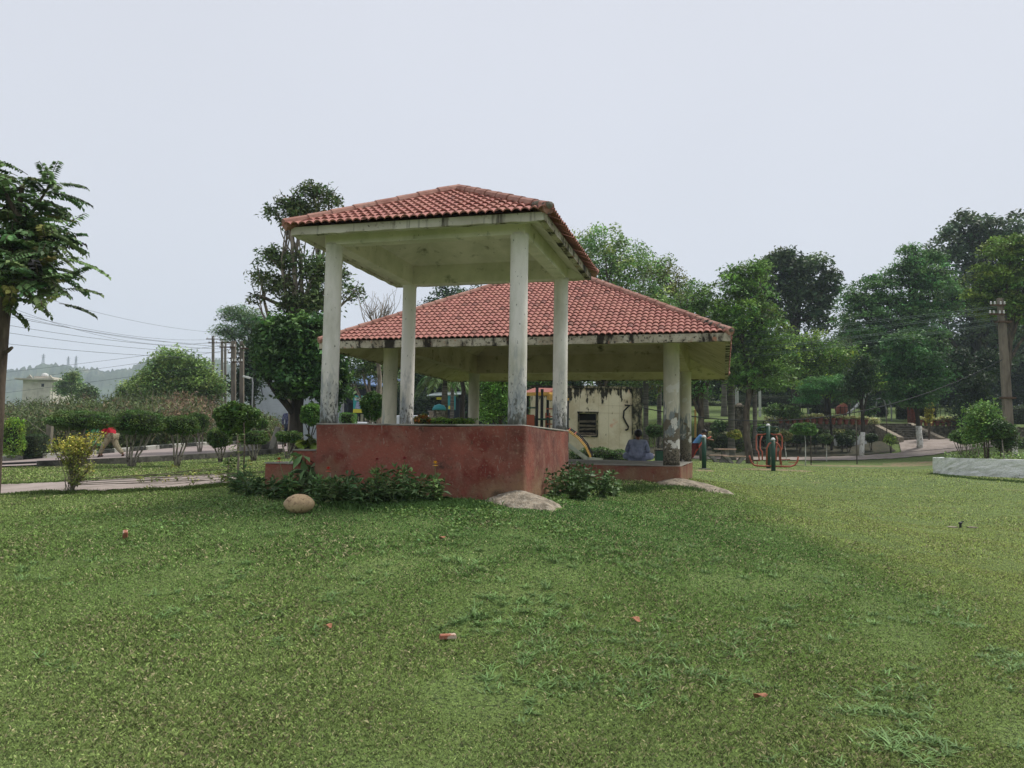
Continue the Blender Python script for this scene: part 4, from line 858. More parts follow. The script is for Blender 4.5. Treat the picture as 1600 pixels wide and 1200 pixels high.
# ------------------------------------------------------------------ people
def skinned(name, nodes, edges, m, parent, root, sub=1):
    """nodes: {key: (xyz, radius or (rx, ry))} -> one smooth skin surface in the parent's local space"""
    keys = list(nodes); me = bpy.data.meshes.new(name)
    me.from_pydata([tuple(nodes[k][0]) for k in keys], [(keys.index(a), keys.index(b)) for a, b in edges], [])
    me.materials.append(m); o = bpy.data.objects.new(name, me); COL.objects.link(o); o.parent = parent
    o.modifiers.new('skin', 'SKIN'); sv = me.skin_vertices[0].data
    for i, k in enumerate(keys):
        r = nodes[k][1]; sv[i].radius = r if isinstance(r, tuple) else (r, r); sv[i].use_root = (k == root)
    o.modifiers['skin'].use_smooth_shade = True
    s = o.modifiers.new('sub', 'SUBSURF'); s.levels = s.render_levels = sub
    return o
def V3(*a): return Vector(a)
nodes_hs = {'man': 1.16}
def person(label, loc, rz, J, top, bottom, skin='skin', sleeve='elbow', loose=1.25, group=None, s=1.0, skirt=None, hair='short', top_len=.0, shoe='sandal'):
    """J: joints pelvis, chest, neck, head(centre), shL elL haL shR elR haR hpL knL anL hpR knR anR and toe direction"""
    t = thing('person', label, 'person', loc, rz, group); J = {k: Vector(v)*s for k, v in J.items()}
    hs = nodes_hs.get(label[:3], 1.0)*s; hd = J['head']; up = (hd-J['neck']).normalized(); fw = Vector(J.get('face', (0, 1, 0))).normalized(); fw = (fw-up*fw.dot(up)).normalized()
    rt_ = fw.cross(up)
    nd = {'pelvis': (J['pelvis'], (.12*s, .09*s)), 'waist': (J['pelvis'].lerp(J['chest'], .45), (.115*s, .085*s)), 'chest': (J['chest'], (.135*s, .09*s)), 'neck': (J['neck'], .052*s),
          'chin': (hd-up*.07*hs+fw*.02*hs, .055*hs), 'face_': (hd+fw*.008*hs, (.078*hs, .088*hs)), 'crown': (hd+up*.06*hs-fw*.005*hs, (.068*hs, .075*hs))}
    ed = [('pelvis', 'waist'), ('waist', 'chest'), ('chest', 'neck'), ('neck', 'chin'), ('chin', 'face_'), ('face_', 'crown')]
    nd['nose'] = (hd+fw*.105*s-up*.015*s, .012*s); ed.append(('face_', 'nose'))
    for q, sd in (('L', -1), ('R', 1)):
        nd['ear'+q] = (hd+rt_*sd*.085*s-up*.01*s, .014*s); ed.append(('face_', 'ear'+q))
        nd['sh'+q] = (J['sh'+q], .05*s); nd['el'+q] = (J['el'+q], .036*s); nd['wr'+q] = (J['el'+q].lerp(J['ha'+q], .82), .025*s); nd['ha'+q] = (J['ha'+q], (.038*s, .016*s))
        ed += [('chest', 'sh'+q), ('sh'+q, 'el'+q), ('el'+q, 'wr'+q), ('wr'+q, 'ha'+q)]
        d = (J['ha'+q]-J['el'+q]).normalized(); sx = d.cross(Vector((.2, 1, .1))).normalized(); bn = d.cross(sx)
        for i in range(4):
            a = J['ha'+q]+d*.045*s+sx*(i-1.5)*.018*s; ln = (.05, .06, .055, .042)[i]*s
            nd[f'f{q}{i}a'] = (a, .0085*s); nd[f'f{q}{i}b'] = (a+d*ln+bn*.018*s, .0075*s); ed += [('ha'+q, f'f{q}{i}a'), (f'f{q}{i}a', f'f{q}{i}b')]
        nd[f't{q}'] = (J['ha'+q]+sx*.045*s*-1+d*.02*s, .009*s); ed.append(('ha'+q, f't{q}'))
        nd['hp'+q] = (J['hp'+q], .082*s); nd['kn'+q] = (J['kn'+q], .054*s); nd['an'+q] = (J['an'+q], .036*s)
        toe = J.get('toe'+q, J['an'+q]+fw*.15*s-Vector((0, 0, .04*s))); nd['to'+q] = (toe, (.04*s, .022*s))
        ed += [('pelvis', 'hp'+q), ('hp'+q, 'kn'+q), ('kn'+q, 'an'+q), ('an'+q, 'to'+q)]
    skinned('body', nd, ed, MATS[skin], t, 'pelvis')
    # shirt
    L_ = loose; pe = J['pelvis']; dn = (pe-J['chest']).normalized()
    sh = {'hem': (pe+dn*(.10+top_len)*s, (.155*L_*s, .125*L_*s)), 'pelvis': (pe, (.14*L_*s, .11*L_*s)), 'waist': (pe.lerp(J['chest'], .45), (.135*L_*s, .105*L_*s)), 'chest': (J['chest'], (.155*L_*s, .11*L_*s)), 'collar': (J['chest'].lerp(J['neck'], .72), .072*s)}
    se = [('hem', 'pelvis'), ('pelvis', 'waist'), ('waist', 'chest'), ('chest', 'collar')]
    for q in 'LR':
        sh['s'+q] = (J['sh'+q], .068*L_*s); e_ = J['el'+q]; sh['m'+q] = (J['sh'+q].lerp(e_, .55), .056*L_*s); se += [('chest', 's'+q), ('s'+q, 'm'+q)]
        if sleeve != 'short': sh['e'+q] = (e_, .05*L_*s); se.append(('m'+q, 'e'+q))
        if sleeve == 'long': sh['w'+q] = (e_.lerp(J['ha'+q], .75), .04*L_*s); se.append(('e'+q, 'w'+q))
    skinned('shirt', sh, se, MATS[top], t, 'waist', 2)
    tr = {'p': (pe, (.135*L_*s, .105*L_*s))}; te = []
    for q in 'LR':
        tr['h'+q] = (J['hp'+q], .098*L_*s); tr['k'+q] = (J['kn'+q], .075*L_*s); tr['a'+q] = (J['kn'+q].lerp(J['an'+q], .93), .055*L_*s)
        te += [('p', 'h'+q), ('h'+q, 'k'+q), ('k'+q, 'a'+q)]
    skinned('trousers', tr, te, MATS[bottom], t, 'p', 2)
    if skirt:
        a = pe+Vector((0, 0, .05)); n = 20; vs = []
        kn = (J['anL']+J['anR'])/2
        for k in range(7):
            f = k/6; c = a.lerp(Vector((kn.x, kn.y, skirt)), f)
            for j in range(n): an = 2*PI*j/n; r_ = (.16+.17*f)*s*(1+.06*math.sin(j*3.1+k)); vs.append(c+Vector((math.cos(an)*r_*1.15, math.sin(an)*r_*.8, 0)))
        mb = MB(); mb.add(vs, [(k*n+j, k*n+(j+1) % n, (k+1)*n+(j+1) % n, (k+1)*n+j) for k in range(6) for j in range(n)]); mb.build('tunic_skirt', MATS[skirt and bottom if False else top if top_len else bottom], t, smooth=True, local=True)
    hm_ = MB(); vs = []; n = 14; K = 7
    for k in range(K+1):
        f = k/K
        for j in range(n):
            a = 2*PI*j/n; ph = f*PI*(.56+.30*max(0, -math.sin(a))); v = up*math.cos(ph)+(rt_*math.cos(a)*.9+fw*math.sin(a))*math.sin(ph)
            if ph > 1.1 and v.dot(fw) > .3: v = (v+up*.5).normalized()*.97
            vs.append(hd+up*.012*hs+v*(.112+.004*math.sin(j*5+k*3))*hs)
    hm_.add(vs, [(k*n+j, k*n+(j+1) % n, (k+1)*n+(j+1) % n, (k+1)*n+j) for k in range(K) for j in range(n)])
    hm_.build('hair', MATS['hair'] if hair != 'scarf' else MATS['cloth_orange'], t, smooth=True, local=True)
    if hair == 'bun':
        b2 = MB(); b2.lathe(hd-fw*.10*s, [(.01, -.04), (.035, -.02), (.04, .01), (.02, .035)], 10); b2.build('hair_bun', MATS['hair'], t, smooth=True, local=True)
    for q in 'LR':
        b3 = MB(); an = J['an'+q]; toe = J.get('toe'+q, an+fw*.15*s-Vector((0, 0, .04*s)))
        b3.bar(an+(an-toe)*.25-Vector((0, 0, .045*s)), toe+(toe-an)*.2-Vector((0, 0, .02*s)), .085*s, .03*s); b3.build('shoe', MATS[shoe], t, local=True, bevel=.008)
    return t
# seated man on the far edge of the pavilion slab, seen from behind
Dl, Cl = loff(.2)[3], loff(.2)[2]
seat = min((Cl.lerp(Dl, q/200) for q in range(200)), key=lambda p: abs(p.x/p.y-W(998, 700, 10).x/10))
person('man in loose blue-grey kurta sitting hunched on the slab edge, his back turned', (seat.x-VV.x*.24, seat.y-VV.y*.24, zS), -YAW,
       dict(pelvis=(0, 0, .11), chest=(0, .05, .44), neck=(0, .08, .60), head=(.01, .13, .745), face=(-.1, 1, -.3), shL=(-.21, .05, .51), elL=(-.31, .08, .27), haL=(-.14, .30, .22), shR=(.21, .05, .51), elR=(.30, .09, .26), haR=(.12, .32, .22),
            hpL=(-.11, .05, .11), knL=(-.40, .22, .13), anL=(-.04, .40, .07), toeL=(.10, .44, .06), hpR=(.11, .05, .11), knR=(.40, .22, .13), anR=(.06, .46, .07), toeR=(-.08, .5, .06)),
       'kurta', 'kurta', sleeve='long', loose=1.45, s=1.04)
# leaning child
cl = G(1073, 33.4); 
person('dark-haired child in light blue top and maroon trousers leaning over the exercise post', (cl.x, cl.y, cl.z+.12), R(-90),
       dict(pelvis=(0, .30, .78), chest=(0, .52, 1.08), neck=(0, .60, 1.19), head=(0, .69, 1.28), face=(0, .8, -.6), shL=(-.13, .53, 1.10), elL=(-.16, .78, 1.02), haL=(-.06, .98, .99), shR=(.13, .53, 1.10), elR=(.16, .78, 1.02), haR=(.06, .98, .99),
            hpL=(-.07, .29, .76), knL=(-.09, .15, .40), anL=(-.09, .0, .06), hpR=(.07, .29, .76), knR=(.09, .18, .40), anR=(.09, .03, .06)), 'cloth_blue', 'cloth_maroon', sleeve='short', loose=1.12, s=1.08, hair='bun')
wl = dict(pelvis=(0, -.02, .82), chest=(0, .13, 1.12), neck=(0, .20, 1.26), head=(0, .27, 1.38), face=(0, 1, -.3), shL=(-.18, .14, 1.18), elL=(-.24, .20, .92), haL=(-.18, .42, .80), shR=(.18, .14, 1.18), elR=(.24, .18, .92), haR=(.16, .42, .84),
          hpL=(-.09, -.02, .80), knL=(-.10, .16, .44), anL=(-.10, .22, .07), hpR=(.09, -.02, .80), knR=(.10, -.06, .44), anR=(.10, -.34, .10))
p = G(146, 28); person('woman in a green and white tunic with an orange headscarf, walking behind the yellow bush', (p.x, p.y, p.z+.05), R(70), wl, 'cloth_green', 'cloth_green', sleeve='elbow', loose=1.35, hair='scarf', skirt=.40, top_len=.1, s=.92)
p = G(173, 27.6); person('woman in a red top and pale loose trousers, mid-stride under the clipped shrubs', (p.x, p.y, p.z+.05), R(80),
    {**wl, 'knL': (-.10, .24, .44), 'anL': (-.10, .40, .08), 'knR': (.1, -.16, .44), 'anR': (.10, -.48, .12), 'head': (0, .30, 1.36)}, 'cloth_red', 'cloth_beige', sleeve='elbow', loose=1.45, hair='bun', s=.9)
p = G(450, 34.5); person('person in a dark plaid shirt and dark trousers walking away along the road', (p.x, p.y, p.z+.05), R(15),
    dict(pelvis=(0, 0, .92), chest=(0, .02, 1.28), neck=(0, .02, 1.46), head=(0, .05, 1.60), shL=(-.2, 0, 1.38), elL=(-.27, -.03, 1.10), haL=(-.24, .1, .88), shR=(.2, 0, 1.38), elR=(.30, .02, 1.12), haR=(.20, .20, 1.25),
         hpL=(-.1, 0, .9), knL=(-.11, .1, .5), anL=(-.11, .12, .08), hpR=(.1, 0, .9), knR=(.11, -.02, .5), anR=(.11, -.22, .12)), 'cloth_plaid', 'cloth_navy', sleeve='long', loose=1.2)
# ------------------------------------------------------------------ small things near the gazebo
def rock(name, label, cat, c, r, m, seed, rz=0, sink=.1):
    rr = random.Random(seed); ph = [rr.uniform(0, 6) for _ in range(6)]; vs = []; n, K = 32, 18; M = Matrix.Rotation(rz, 3, 'Z')
    for k in range(K+1):
        a = -PI/2+PI*k/K
        for j in range(n):
            b = 2*PI*j/n; q = Vector((math.cos(a)*math.cos(b), math.cos(a)*math.sin(b), math.sin(a)))
            f = 1+.035*math.sin(q.x*3+ph[0])+.035*math.sin(q.y*4+ph[1])+.03*math.sin(q.z*3+ph[2])+.012*math.sin(q.x*9+q.z*7+ph[3])
            vs.append(M @ Vector((q.x*r[0]*f, q.y*r[1]*f, q.z*r[2]*f))+Vector(c)+Vector((0, 0, r[2]*(1-sink))))
    mb = MB(); mb.add(vs, [(k*n+j, k*n+(j+1) % n, (k+1)*n+(j+1) % n, (k+1)*n+j) for k in range(K) for j in range(n)])
    return tag(mb.build(name, m, loc=c, smooth=True), label, cat)
rock('boulder', 'smooth tan oval boulder lying on the grass before the flower bed', 'boulder', G(471, 9.55), (.183, .15, .115), MATS['boulder'], 3, .1, .04)
def brickbit(label, px, d, size, rz, tilt):
    b = G(px, d); mb = MB(); M = Matrix.Rotation(rz, 3, 'Z') @ Matrix.Rotation(tilt, 3, 'X'); mb.box((0, 0, size[2]*.55+.01), size, M=M, top=.92)
    o = mb.build('brick_fragment', MATS['brick'], local=True, bevel=.006); o.location = b; tag(o, label, 'brick piece', 'brick pieces on the lawn')
brickbit('pale-faced broken brick standing on edge in the grass at the left', 203, 8.3, (.05, .06, .085), .4, .5)
brickbit('orange brick shard lying flat in the coarse grass in the foreground', 706, 5.55, (.12, .045, .03), .3, .1)
def leaf_litter(label, px, d, s):
    b = G(px, d)+Vector((0, 0, .03)); mb = MB(); pts_ = []
    for i in range(10): a = 2*PI*i/10; pts_.append(Vector((math.cos(a)*s*(1 if i % 2 else .8), math.sin(a)*s*.6, .012*math.sin(a*2))))
    mb.add([Vector((0, 0, .01))]+pts_+[p_-Vector((0, 0, .003)) for p_ in pts_], [(0, 1+i, 1+(i+1) % 10) for i in range(10)]+[(1+i, 11+i, 11+(i+1) % 10, 1+(i+1) % 10) for i in range(10)])
    o = mb.build('dry_leaf', MATS['dry_leaf'], local=True); o.location = b; o.rotation_euler = (.3, .2, px); tag(o, label, 'dry leaf', 'dry leaves on the lawn')
mat('dry_leaf', rgb(168, 118, 92), [(rgb(120, 82, 62), 40, .45, .6)])
leaf_litter('pinkish-brown dry leaf lying on the lawn at the right foreground', 1184, 4.75, .045); leaf_litter('tan dry leaf right of the middle of the lawn', 993, 6.1, .05)
leaf_litter('small brown dry leaf left of the orange brick shard', 522, 5.7, .035); leaf_litter('small orange-brown dry leaf above the orange brick shard', 694, 8.2, .04)
b = G(1497, 14.6); t = thing('sprinkler', 'small black sprinkler head on a pale concrete ring in the right lawn', 'sprinkler', b)
mb = MB(); mb.lathe(b, [(.02, 0), (.02, .06), (.035, .07), (.035, .09), (.015, .1)], 10); mb.bar(b+Vector((-.02, 0, .08)), b+Vector((.06, 0, .11)), .02); mb.build('nozzle', MATS['black_metal'], t)
for sx in (-.13, .24):
    mb = MB(); mb.lathe(b+Vector((sx, .03, 0)), [(.09, -.01), (.09, .012), (.07, .015)], 12); mb.build('concrete_pad', MATS['mortar'], t)
# ------------------------------------------------------------------ hut
hx0, hx1, hd = W(884, 700, 32).x, W(987, 700, 32).x, 32
b = G(935, 32); t = thing('pump_hut', 'small cream-painted hut with mould stains and a shuttered window behind the pavilion', 'hut', b)
ztp = W(935, 607, 32).z; wz0, wz1, wx0, wx1 = W(918, 680, 32).z, W(918, 646, 32).z, W(905, 660, 32).x, W(932, 660, 32).x
mb = MB()
def wbox(mb, x0, x1, y0, y1, z0, z1, mi=0): return mb.box(((x0+x1)/2, (y0+y1)/2, (z0+z1)/2), (x1-x0, y1-y0, z1-z0), mi=mi)
wbox(mb, hx0-1.4, wx0, 32, 32.2, b.z-.4, ztp); wbox(mb, wx1, hx1, 32, 32.2, b.z-.4, ztp); wbox(mb, wx0, wx1, 32, 32.2, b.z-.4, wz0); wbox(mb, wx0, wx1, 32, 32.2, wz1, ztp)
wbox(mb, hx0-1.4, hx0-1.2, 32.2, 35, b.z-.4, ztp); wbox(mb, hx0-1.2, hx1, 34.8, 35, b.z-.4, ztp); mb.build('wall', MATS['hut_paint'], t)
mb = MB(); wbox(mb, hx1+.003, hx1+.42, 31.9, 35, b.z-.4, ztp+.05); mb.build('side_wall', MATS['hut_moss'], t)
mb = MB(); wbox(mb, hx0-1.45, hx1+.0, 31.93, 35.1, ztp+.003, ztp+.09); mb.build('roof_slab', MATS['hut_moss'], t)
w_ = MB(); wbox(w_, wx0, wx1, 32.17, 32.19, wz0, wz1); wn = w_.build('window', MATS['dark_void'], t)
f_ = MB()
for q in range(5):
    if q == 4: continue
    z = wz0+(q+.5)*(wz1-wz0)/5.6; f_.bar((wx0, 32.1, z), (wx1, 32.1, z+(.02 if q % 2 else -.02)), .03, .085)
f_.build('slats', MATS['wood_grey'], wn)
f_ = MB()
for a_, c_ in (((wx0-.03, wz0-.02), (wx0-.03, wz1+.03)), ((wx1+.03, wz0-.02), (wx1+.03, wz1+.03)), ((wx0-.08, wz1+.045), (wx1+.08, wz1+.045)), ((wx0-.05, wz0-.045), (wx1+.05, wz0-.045))): f_.bar((a_[0], 31.99, a_[1]), (c_[0], 31.99, c_[1]), .06, .06)
f_.build('window_frame', MATS['hut_moss'], wn)
mb = MB()
for px in (905, 918.5, 935, 951, 968): x = W(px, 660, 32).x; mb.bar((x, 31.998, b.z), (x, 31.998, ztp if not wx0 < x < wx1 else wz0-.08), .009, .009)
for py in (634, 645.5): z = W(960, py, 32).z; mb.bar((wx1+.1, 31.997, z), (hx1, 31.997, z), .009, .009)
mb.build('panel_joints', MATS['hut_joint'], t)
mb = MB(); mb.tube([W(976, 633, 31.9), W(985, 633.5, 31.85), W(981, 636, 31.85), W(975, 642, 31.9), W(974, 652, 31.93), W(978, 660, 31.95), W(982, 667, 31.95), W(981, 671, 31.95), W(977, 672, 31.95)], .035, 6)
tag(mb.build('hooked_pipe', MATS['cable'], loc=W(976, 650, 31.9)), 'bent black hose hooked on the right side of the hut wall', 'hose')
# ------------------------------------------------------------------ playground tower, slide and climber
b = G(850, 29); t = thing('play_tower', 'playground tower with faded brown roof, dark posts and yellow edge behind the gazebo', 'play tower', b)
for px, d, py in ((823, 30.5, 612), (838, 28, 606), (846, 28, 608), (855, 31, 612), (869, 29, 612), (886, 27.5, 626)):
    mb = MB(); q = G(px, d); mb.tube([q-Vector((0, 0, .1)), (q.x, q.y, W(px, py, d).z)], .055, 8); mb.build('post', MATS['black_metal'], t)
mb = MB(); q = G(883.5, 27.4); mb.tube([q, (q.x, q.y, W(883, 628, 27.4).z)], .045, 8); mb.build('pale_post', MATS['white_paint'], t)
mb = MB(); e_ = [W(815, 612, 28), W(861, 611, 28), W(872, 613, 31), W(826, 613, 31)]; tp = W(843, 600, 29.5)
r0_ = [W(812, 614, 28), W(857, 613, 28), W(880, 615.5, 31), W(830, 614, 31)]; ztop_ = W(840, 601, 28).z
mb.add(r0_+[Vector((r0_[0].x*.5+r0_[2].x*.5-.3, 29.5, ztop_)), Vector((r0_[0].x*.5+r0_[2].x*.5+.5, 29.5, ztop_))], [(0, 1, 5, 4), (1, 2, 5), (2, 3, 4, 5), (3, 0, 4), (3, 2, 1, 0)]); mb.build('roof', MATS['playground_roof'], t)
mb = MB()
for i in range(4): mb.bar(r0_[i]-Vector((0, 0, .05)), r0_[(i+1) % 4]-Vector((0, 0, .05)), .07, .12)
mb.bar(W(855, 620, 28), W(888, 627, 28), .3, .2); mb.build('yellow_edge', MATS['yellow_metal'], t)
mb = MB()
for q in range(7): z = b.z+.35+q*.27; mb.bar((W(853, 660, 28).x, 28, z), (W(866, 660, 28).x, 28, z), .04)
for px in (853, 859, 866): mb.bar(G(px, 28), W(px, 645, 28), .045)
mb.build('ladder', MATS['orange_metal'], t)
mb = MB()
for q in range(6): z = b.z+.35+q*.3; mb.bar((W(866, 660, 28.4).x, 28.4, z), (W(876, 660, 28.4).x, 28.4, z), .035)
for px in (868, 872, 876): mb.bar(G(px, 28.4), W(px, 652, 28.4), .035)
mb.build('yellow_ladder', MATS['yellow_metal'], t)
mb = MB(); 
for px in (826, 832): mb.bar(G(px, 27.8), W(px, 648, 27.8), .14, .03)
mb.build('orange_panel', MATS['orange_metal'], t)
mb = MB(); mb.bar(W(825, 637, 30), W(838, 637, 28), .06); mb.bar(G(835, 29), W(835, 650, 29), .05); mb.bar(W(838, 655, 28), W(869, 655, 29), 1.2, .06); mb.build('deck', MATS['green_metal'], t)
b = G(925, 25.2); t = thing('slide', 'silver grey metal slide chute coming down left of the hut', 'slide', b)
mb = MB(); q0, q1 = W(880, 692, 26), W(917, 720, 26); q1.z = max(q1.z, G(917, 26).z+.2)
mb.bar(q0, q1, .42, .04); mb.bar(q1, q1+Vector((.5, 0, -.02)), .42, .04); mb.build('chute', MATS['steel'], t)
mb = MB()
for s in (-1, 1):
    o_ = Vector((0, .2*s, .05)); mb.bar(q0+o_, q1+o_, .03, .13); mb.bar(q1+o_, q1+o_+Vector((.5, 0, -.02)), .03, .13)
mb.build('side_rail', MATS['white_paint'], t)
mb = MB(); 
for q in (.2, .95): z = q0.lerp(q1, q); mb.bar((z.x, z.y, h(z.x, z.y)), z, .05)
mb.build('support', MATS['steel'], t)
b = G(925, 26.4); t = thing('arched_climber', 'curved yellow and dark tube climber bowing down beside the slide', 'climber', b)
for i, (o_, m) in enumerate(((0, 'yellow_metal'), (6, 'yellow_metal'), (14, 'black_metal'), (20, 'black_metal'))):
    d = 26.2+i*.2; yy = -i*1.6
    pth = [W(876+i, 671+yy, d+.3), W(889+i*1.2, 675+yy, d+.2), W(903+i*1.4, 685+yy, d+.1), W(914+i*1.4, 698+yy, d), W(921+i*1.5, 712+yy*.5, d)]; e = G(924+i*1.5, d); pth.append(e)
    mb = MB(); mb.tube(pth, .021, 7); mb.build('rail', MATS[m], t)
mb = MB()
for f in (.25, .45, .65, .85):
    pa = W(876+48*f, 671+46*f**2.2, 26.3); mb.bar(pa, pa+Vector((.12, .65, .1)), .025)
mb.build('rungs', MATS['orange_metal'], t)
# ------------------------------------------------------------------ exercise equipment
def tubes(mb, paths, r, m=0):
    for p_ in paths: mb.tube(p_, r, 8)
b = G(1208, 34); t = thing('exercise_walker', 'green and orange outdoor exercise walker with two white-capped posts on the right lawn', 'exercise machine', b)
fp = G(1208, 34); rp = G(1200.5, 36)
for q, pt, r in ((fp, 688, .095), (rp, 666, .10)):
    z = W(1208, pt, q.y).z; mb = MB(); mb.tube([q-Vector((0, 0, .1)), (q.x, q.y, z)], r, 12); ps = mb.build('post', MATS['green_metal'], t, smooth=True)
    mb = MB(); mb.lathe((q.x, q.y, z), [(r*1.05, 0), (r*1.0, .04), (r*.6, .1), (.01, .12)], 12); mb.build('white_cap', MATS['white_paint'], ps, smooth=True)
def U_(x, y, d): return W(1060+x/7.27, 600+y/7.27, d)
mb = MB(); tubes(mb, [[U_(805, 812, 34.2), U_(815, 850, 34.2), U_(830, 890, 34.2), U_(860, 922, 34.2), U_(920, 930, 34.1), U_(1060, 933, 34)], [U_(1095, 935, 34), U_(1270, 938, 34.1), U_(1320, 922, 34.2), U_(1350, 885, 34.2), U_(1362, 825, 34.2)],
    [U_(1002, 915, 34), U_(1004, 730, 34), U_(1030, 680, 34), U_(1065, 662, 34)], [U_(1092, 662, 34), U_(1130, 680, 34), U_(1160, 730, 34), U_(1160, 915, 34)]], .038); mb.build('orange_frame', MATS['orange_metal'], t, smooth=True)
mb = MB(); tubes(mb, [[U_(1010, 560, 36), U_(960, 575, 36), U_(900, 575, 36), U_(885, 600, 36), U_(885, 740, 36), U_(910, 770, 35.8), U_(918, 868, 35.6)], [U_(950, 590, 35.6), U_(930, 640, 35.6), U_(928, 740, 35.5), U_(953, 770, 35.4), U_(953, 862, 35.4)],
    [U_(1035, 560, 36), U_(1080, 575, 36), U_(1160, 572, 36), U_(1178, 600, 36), U_(1178, 730, 36), U_(1150, 770, 35.8), U_(1148, 868, 35.6)], [U_(1110, 590, 35.6), U_(1125, 640, 35.6), U_(1112, 740, 35.5), U_(1110, 862, 35.4)]], .032); mb.build('swing_arm', MATS['orange_metal'], t, smooth=True)
mb = MB()
for x0, x1, y_ in ((832, 905, 872), (835, 925, 872), (1150, 1262, 858), (1255, 1345, 888)): mb.bar(U_(x0, y_, 35.2), U_(x1, y_, 35.2), .16, .03)
for x_ in (895, 1172): mb.bar(U_(x_, 880, 35.2), U_(x_, 945, 35.2), .03)
mb.build('pedal', MATS['orange_metal'], t)
mb = MB(); tubes(mb, [[U_(1005, 545, 36), U_(900, 545, 36), U_(890, 520, 36), U_(910, 495, 36), U_(1005, 490, 36)], [U_(1040, 490, 36), U_(1130, 492, 36), U_(1145, 515, 36), U_(1140, 545, 36), U_(1040, 545, 36)]], .03); mb.build('top_loop', MATS['green_metal'], t, smooth=True)
b = G(1100, 33); t = thing('leaning_post', 'green exercise post with white cap and an orange bar, the child leaning beside it', 'exercise machine', b)
z = W(1100, 684, 33).z; mb = MB(); mb.tube([b-Vector((0, 0, .1)), (b.x, b.y, z)], .095, 12); ps = mb.build('post', MATS['green_metal'], t, smooth=True)
mb = MB(); mb.lathe((b.x, b.y, z), [(.1, 0), (.095, .04), (.06, .1), (.01, .12)], 12); mb.build('white_cap', MATS['white_paint'], ps, smooth=True)
mb = MB(); mb.lathe(b, [(.26, -.02), (.26, .02), (.12, .04)], 16); mb.build('base_plate', MATS['concrete_dark'], t)
mb = MB(); tubes(mb, [[U_(285, 640, 33.9), U_(200, 765, 34), U_(165, 835, 34.1)], [U_(285, 640, 33.9), U_(330, 620, 33.9), U_(372, 598, 33.9)]], .026); mb.build('orange_bar', MATS['red_metal'], t, smooth=True)
# ------------------------------------------------------------------ stone table and benches
b = G(1136, 42); mb = MB(); t = thing('stone_table', 'pale stone picnic table on a square pedestal beyond the leaning child', 'table', b)
wbox(mb, b.x-.48, b.x+.5, 42.0, 42.9, b.z+.68, b.z+.75); mb.build('tabletop', MATS['sandstone'], t, bevel=.01)
mb = MB(); wbox(mb, b.x-.18, b.x+.18, 42.25, 42.6, b.z-.1, b.z+.677); mb.build('pedestal', MATS['concrete'], t)
def bench(px0, px1, d, label, rz=0):
    c = (px0+px1)/2; b_ = G(c, d); L_ = (px1-px0)*pxm(d); t = thing('stone_bench', label, 'bench', b_, 0, 'stone benches at the picnic table')
    mb = MB(); mb.box((b_.x, b_.y, b_.z+.37), (L_, .34, .06)); mb.build('seat', MATS['sandstone'], t, bevel=.01)
    for s in (-1, 1):
        mb = MB(); x = b_.x+s*L_*.22; z0, z1 = b_.z-.05, b_.z+.338; y0, y1 = b_.y-.15, b_.y+.15
        mb.add([(x-.14*s-.06, y0, z0), (x-.14*s+.10, y0, z0), (x-.14*s+.10, y1, z0), (x-.14*s-.06, y1, z0), (x+.2*s-.14, y0, z1), (x+.2*s+.14, y0, z1), (x+.2*s+.14, y1, z1), (x+.2*s-.14, y1, z1)],
               [(3, 2, 1, 0), (4, 5, 6, 7), (0, 1, 5, 4), (1, 2, 6, 5), (2, 3, 7, 6), (3, 0, 4, 7)]); mb.build('leg', MATS['concrete'], t)
bench(1109, 1135, 41.6, 'left stone bench with slanted block legs at the picnic table'); bench(1131, 1164, 41.2, 'right stone bench with slanted block legs at the picnic table')
def binbox(name, label, cat, px, d, w_, dp, zh, m):
    b_ = G(px, d); t = thing(name, label, cat, b_); mb = MB(); mb.box((b_.x, b_.y, b_.z+zh/2), (w_, dp, zh), top=1.04); mb.build('body', MATS[m], t, bevel=.02)
    mb = MB(); mb.box((b_.x, b_.y, b_.z+zh+.025), (w_*1.12, dp*1.12, .05)); mb.build('lid', MATS['black_metal'], t, bevel=.01); return t
binbox('litter_bin', 'dark green litter bin standing between the seated man and the pavilion column', 'litter bin', 1030, 30, .28, .3, .72, 'green_metal')
binbox('dark_cabinet', 'black boxy cabinet on the bank just right of the last pavilion column', 'cabinet', 1086, 53, .9, .6, 1.1, 'dark_box')
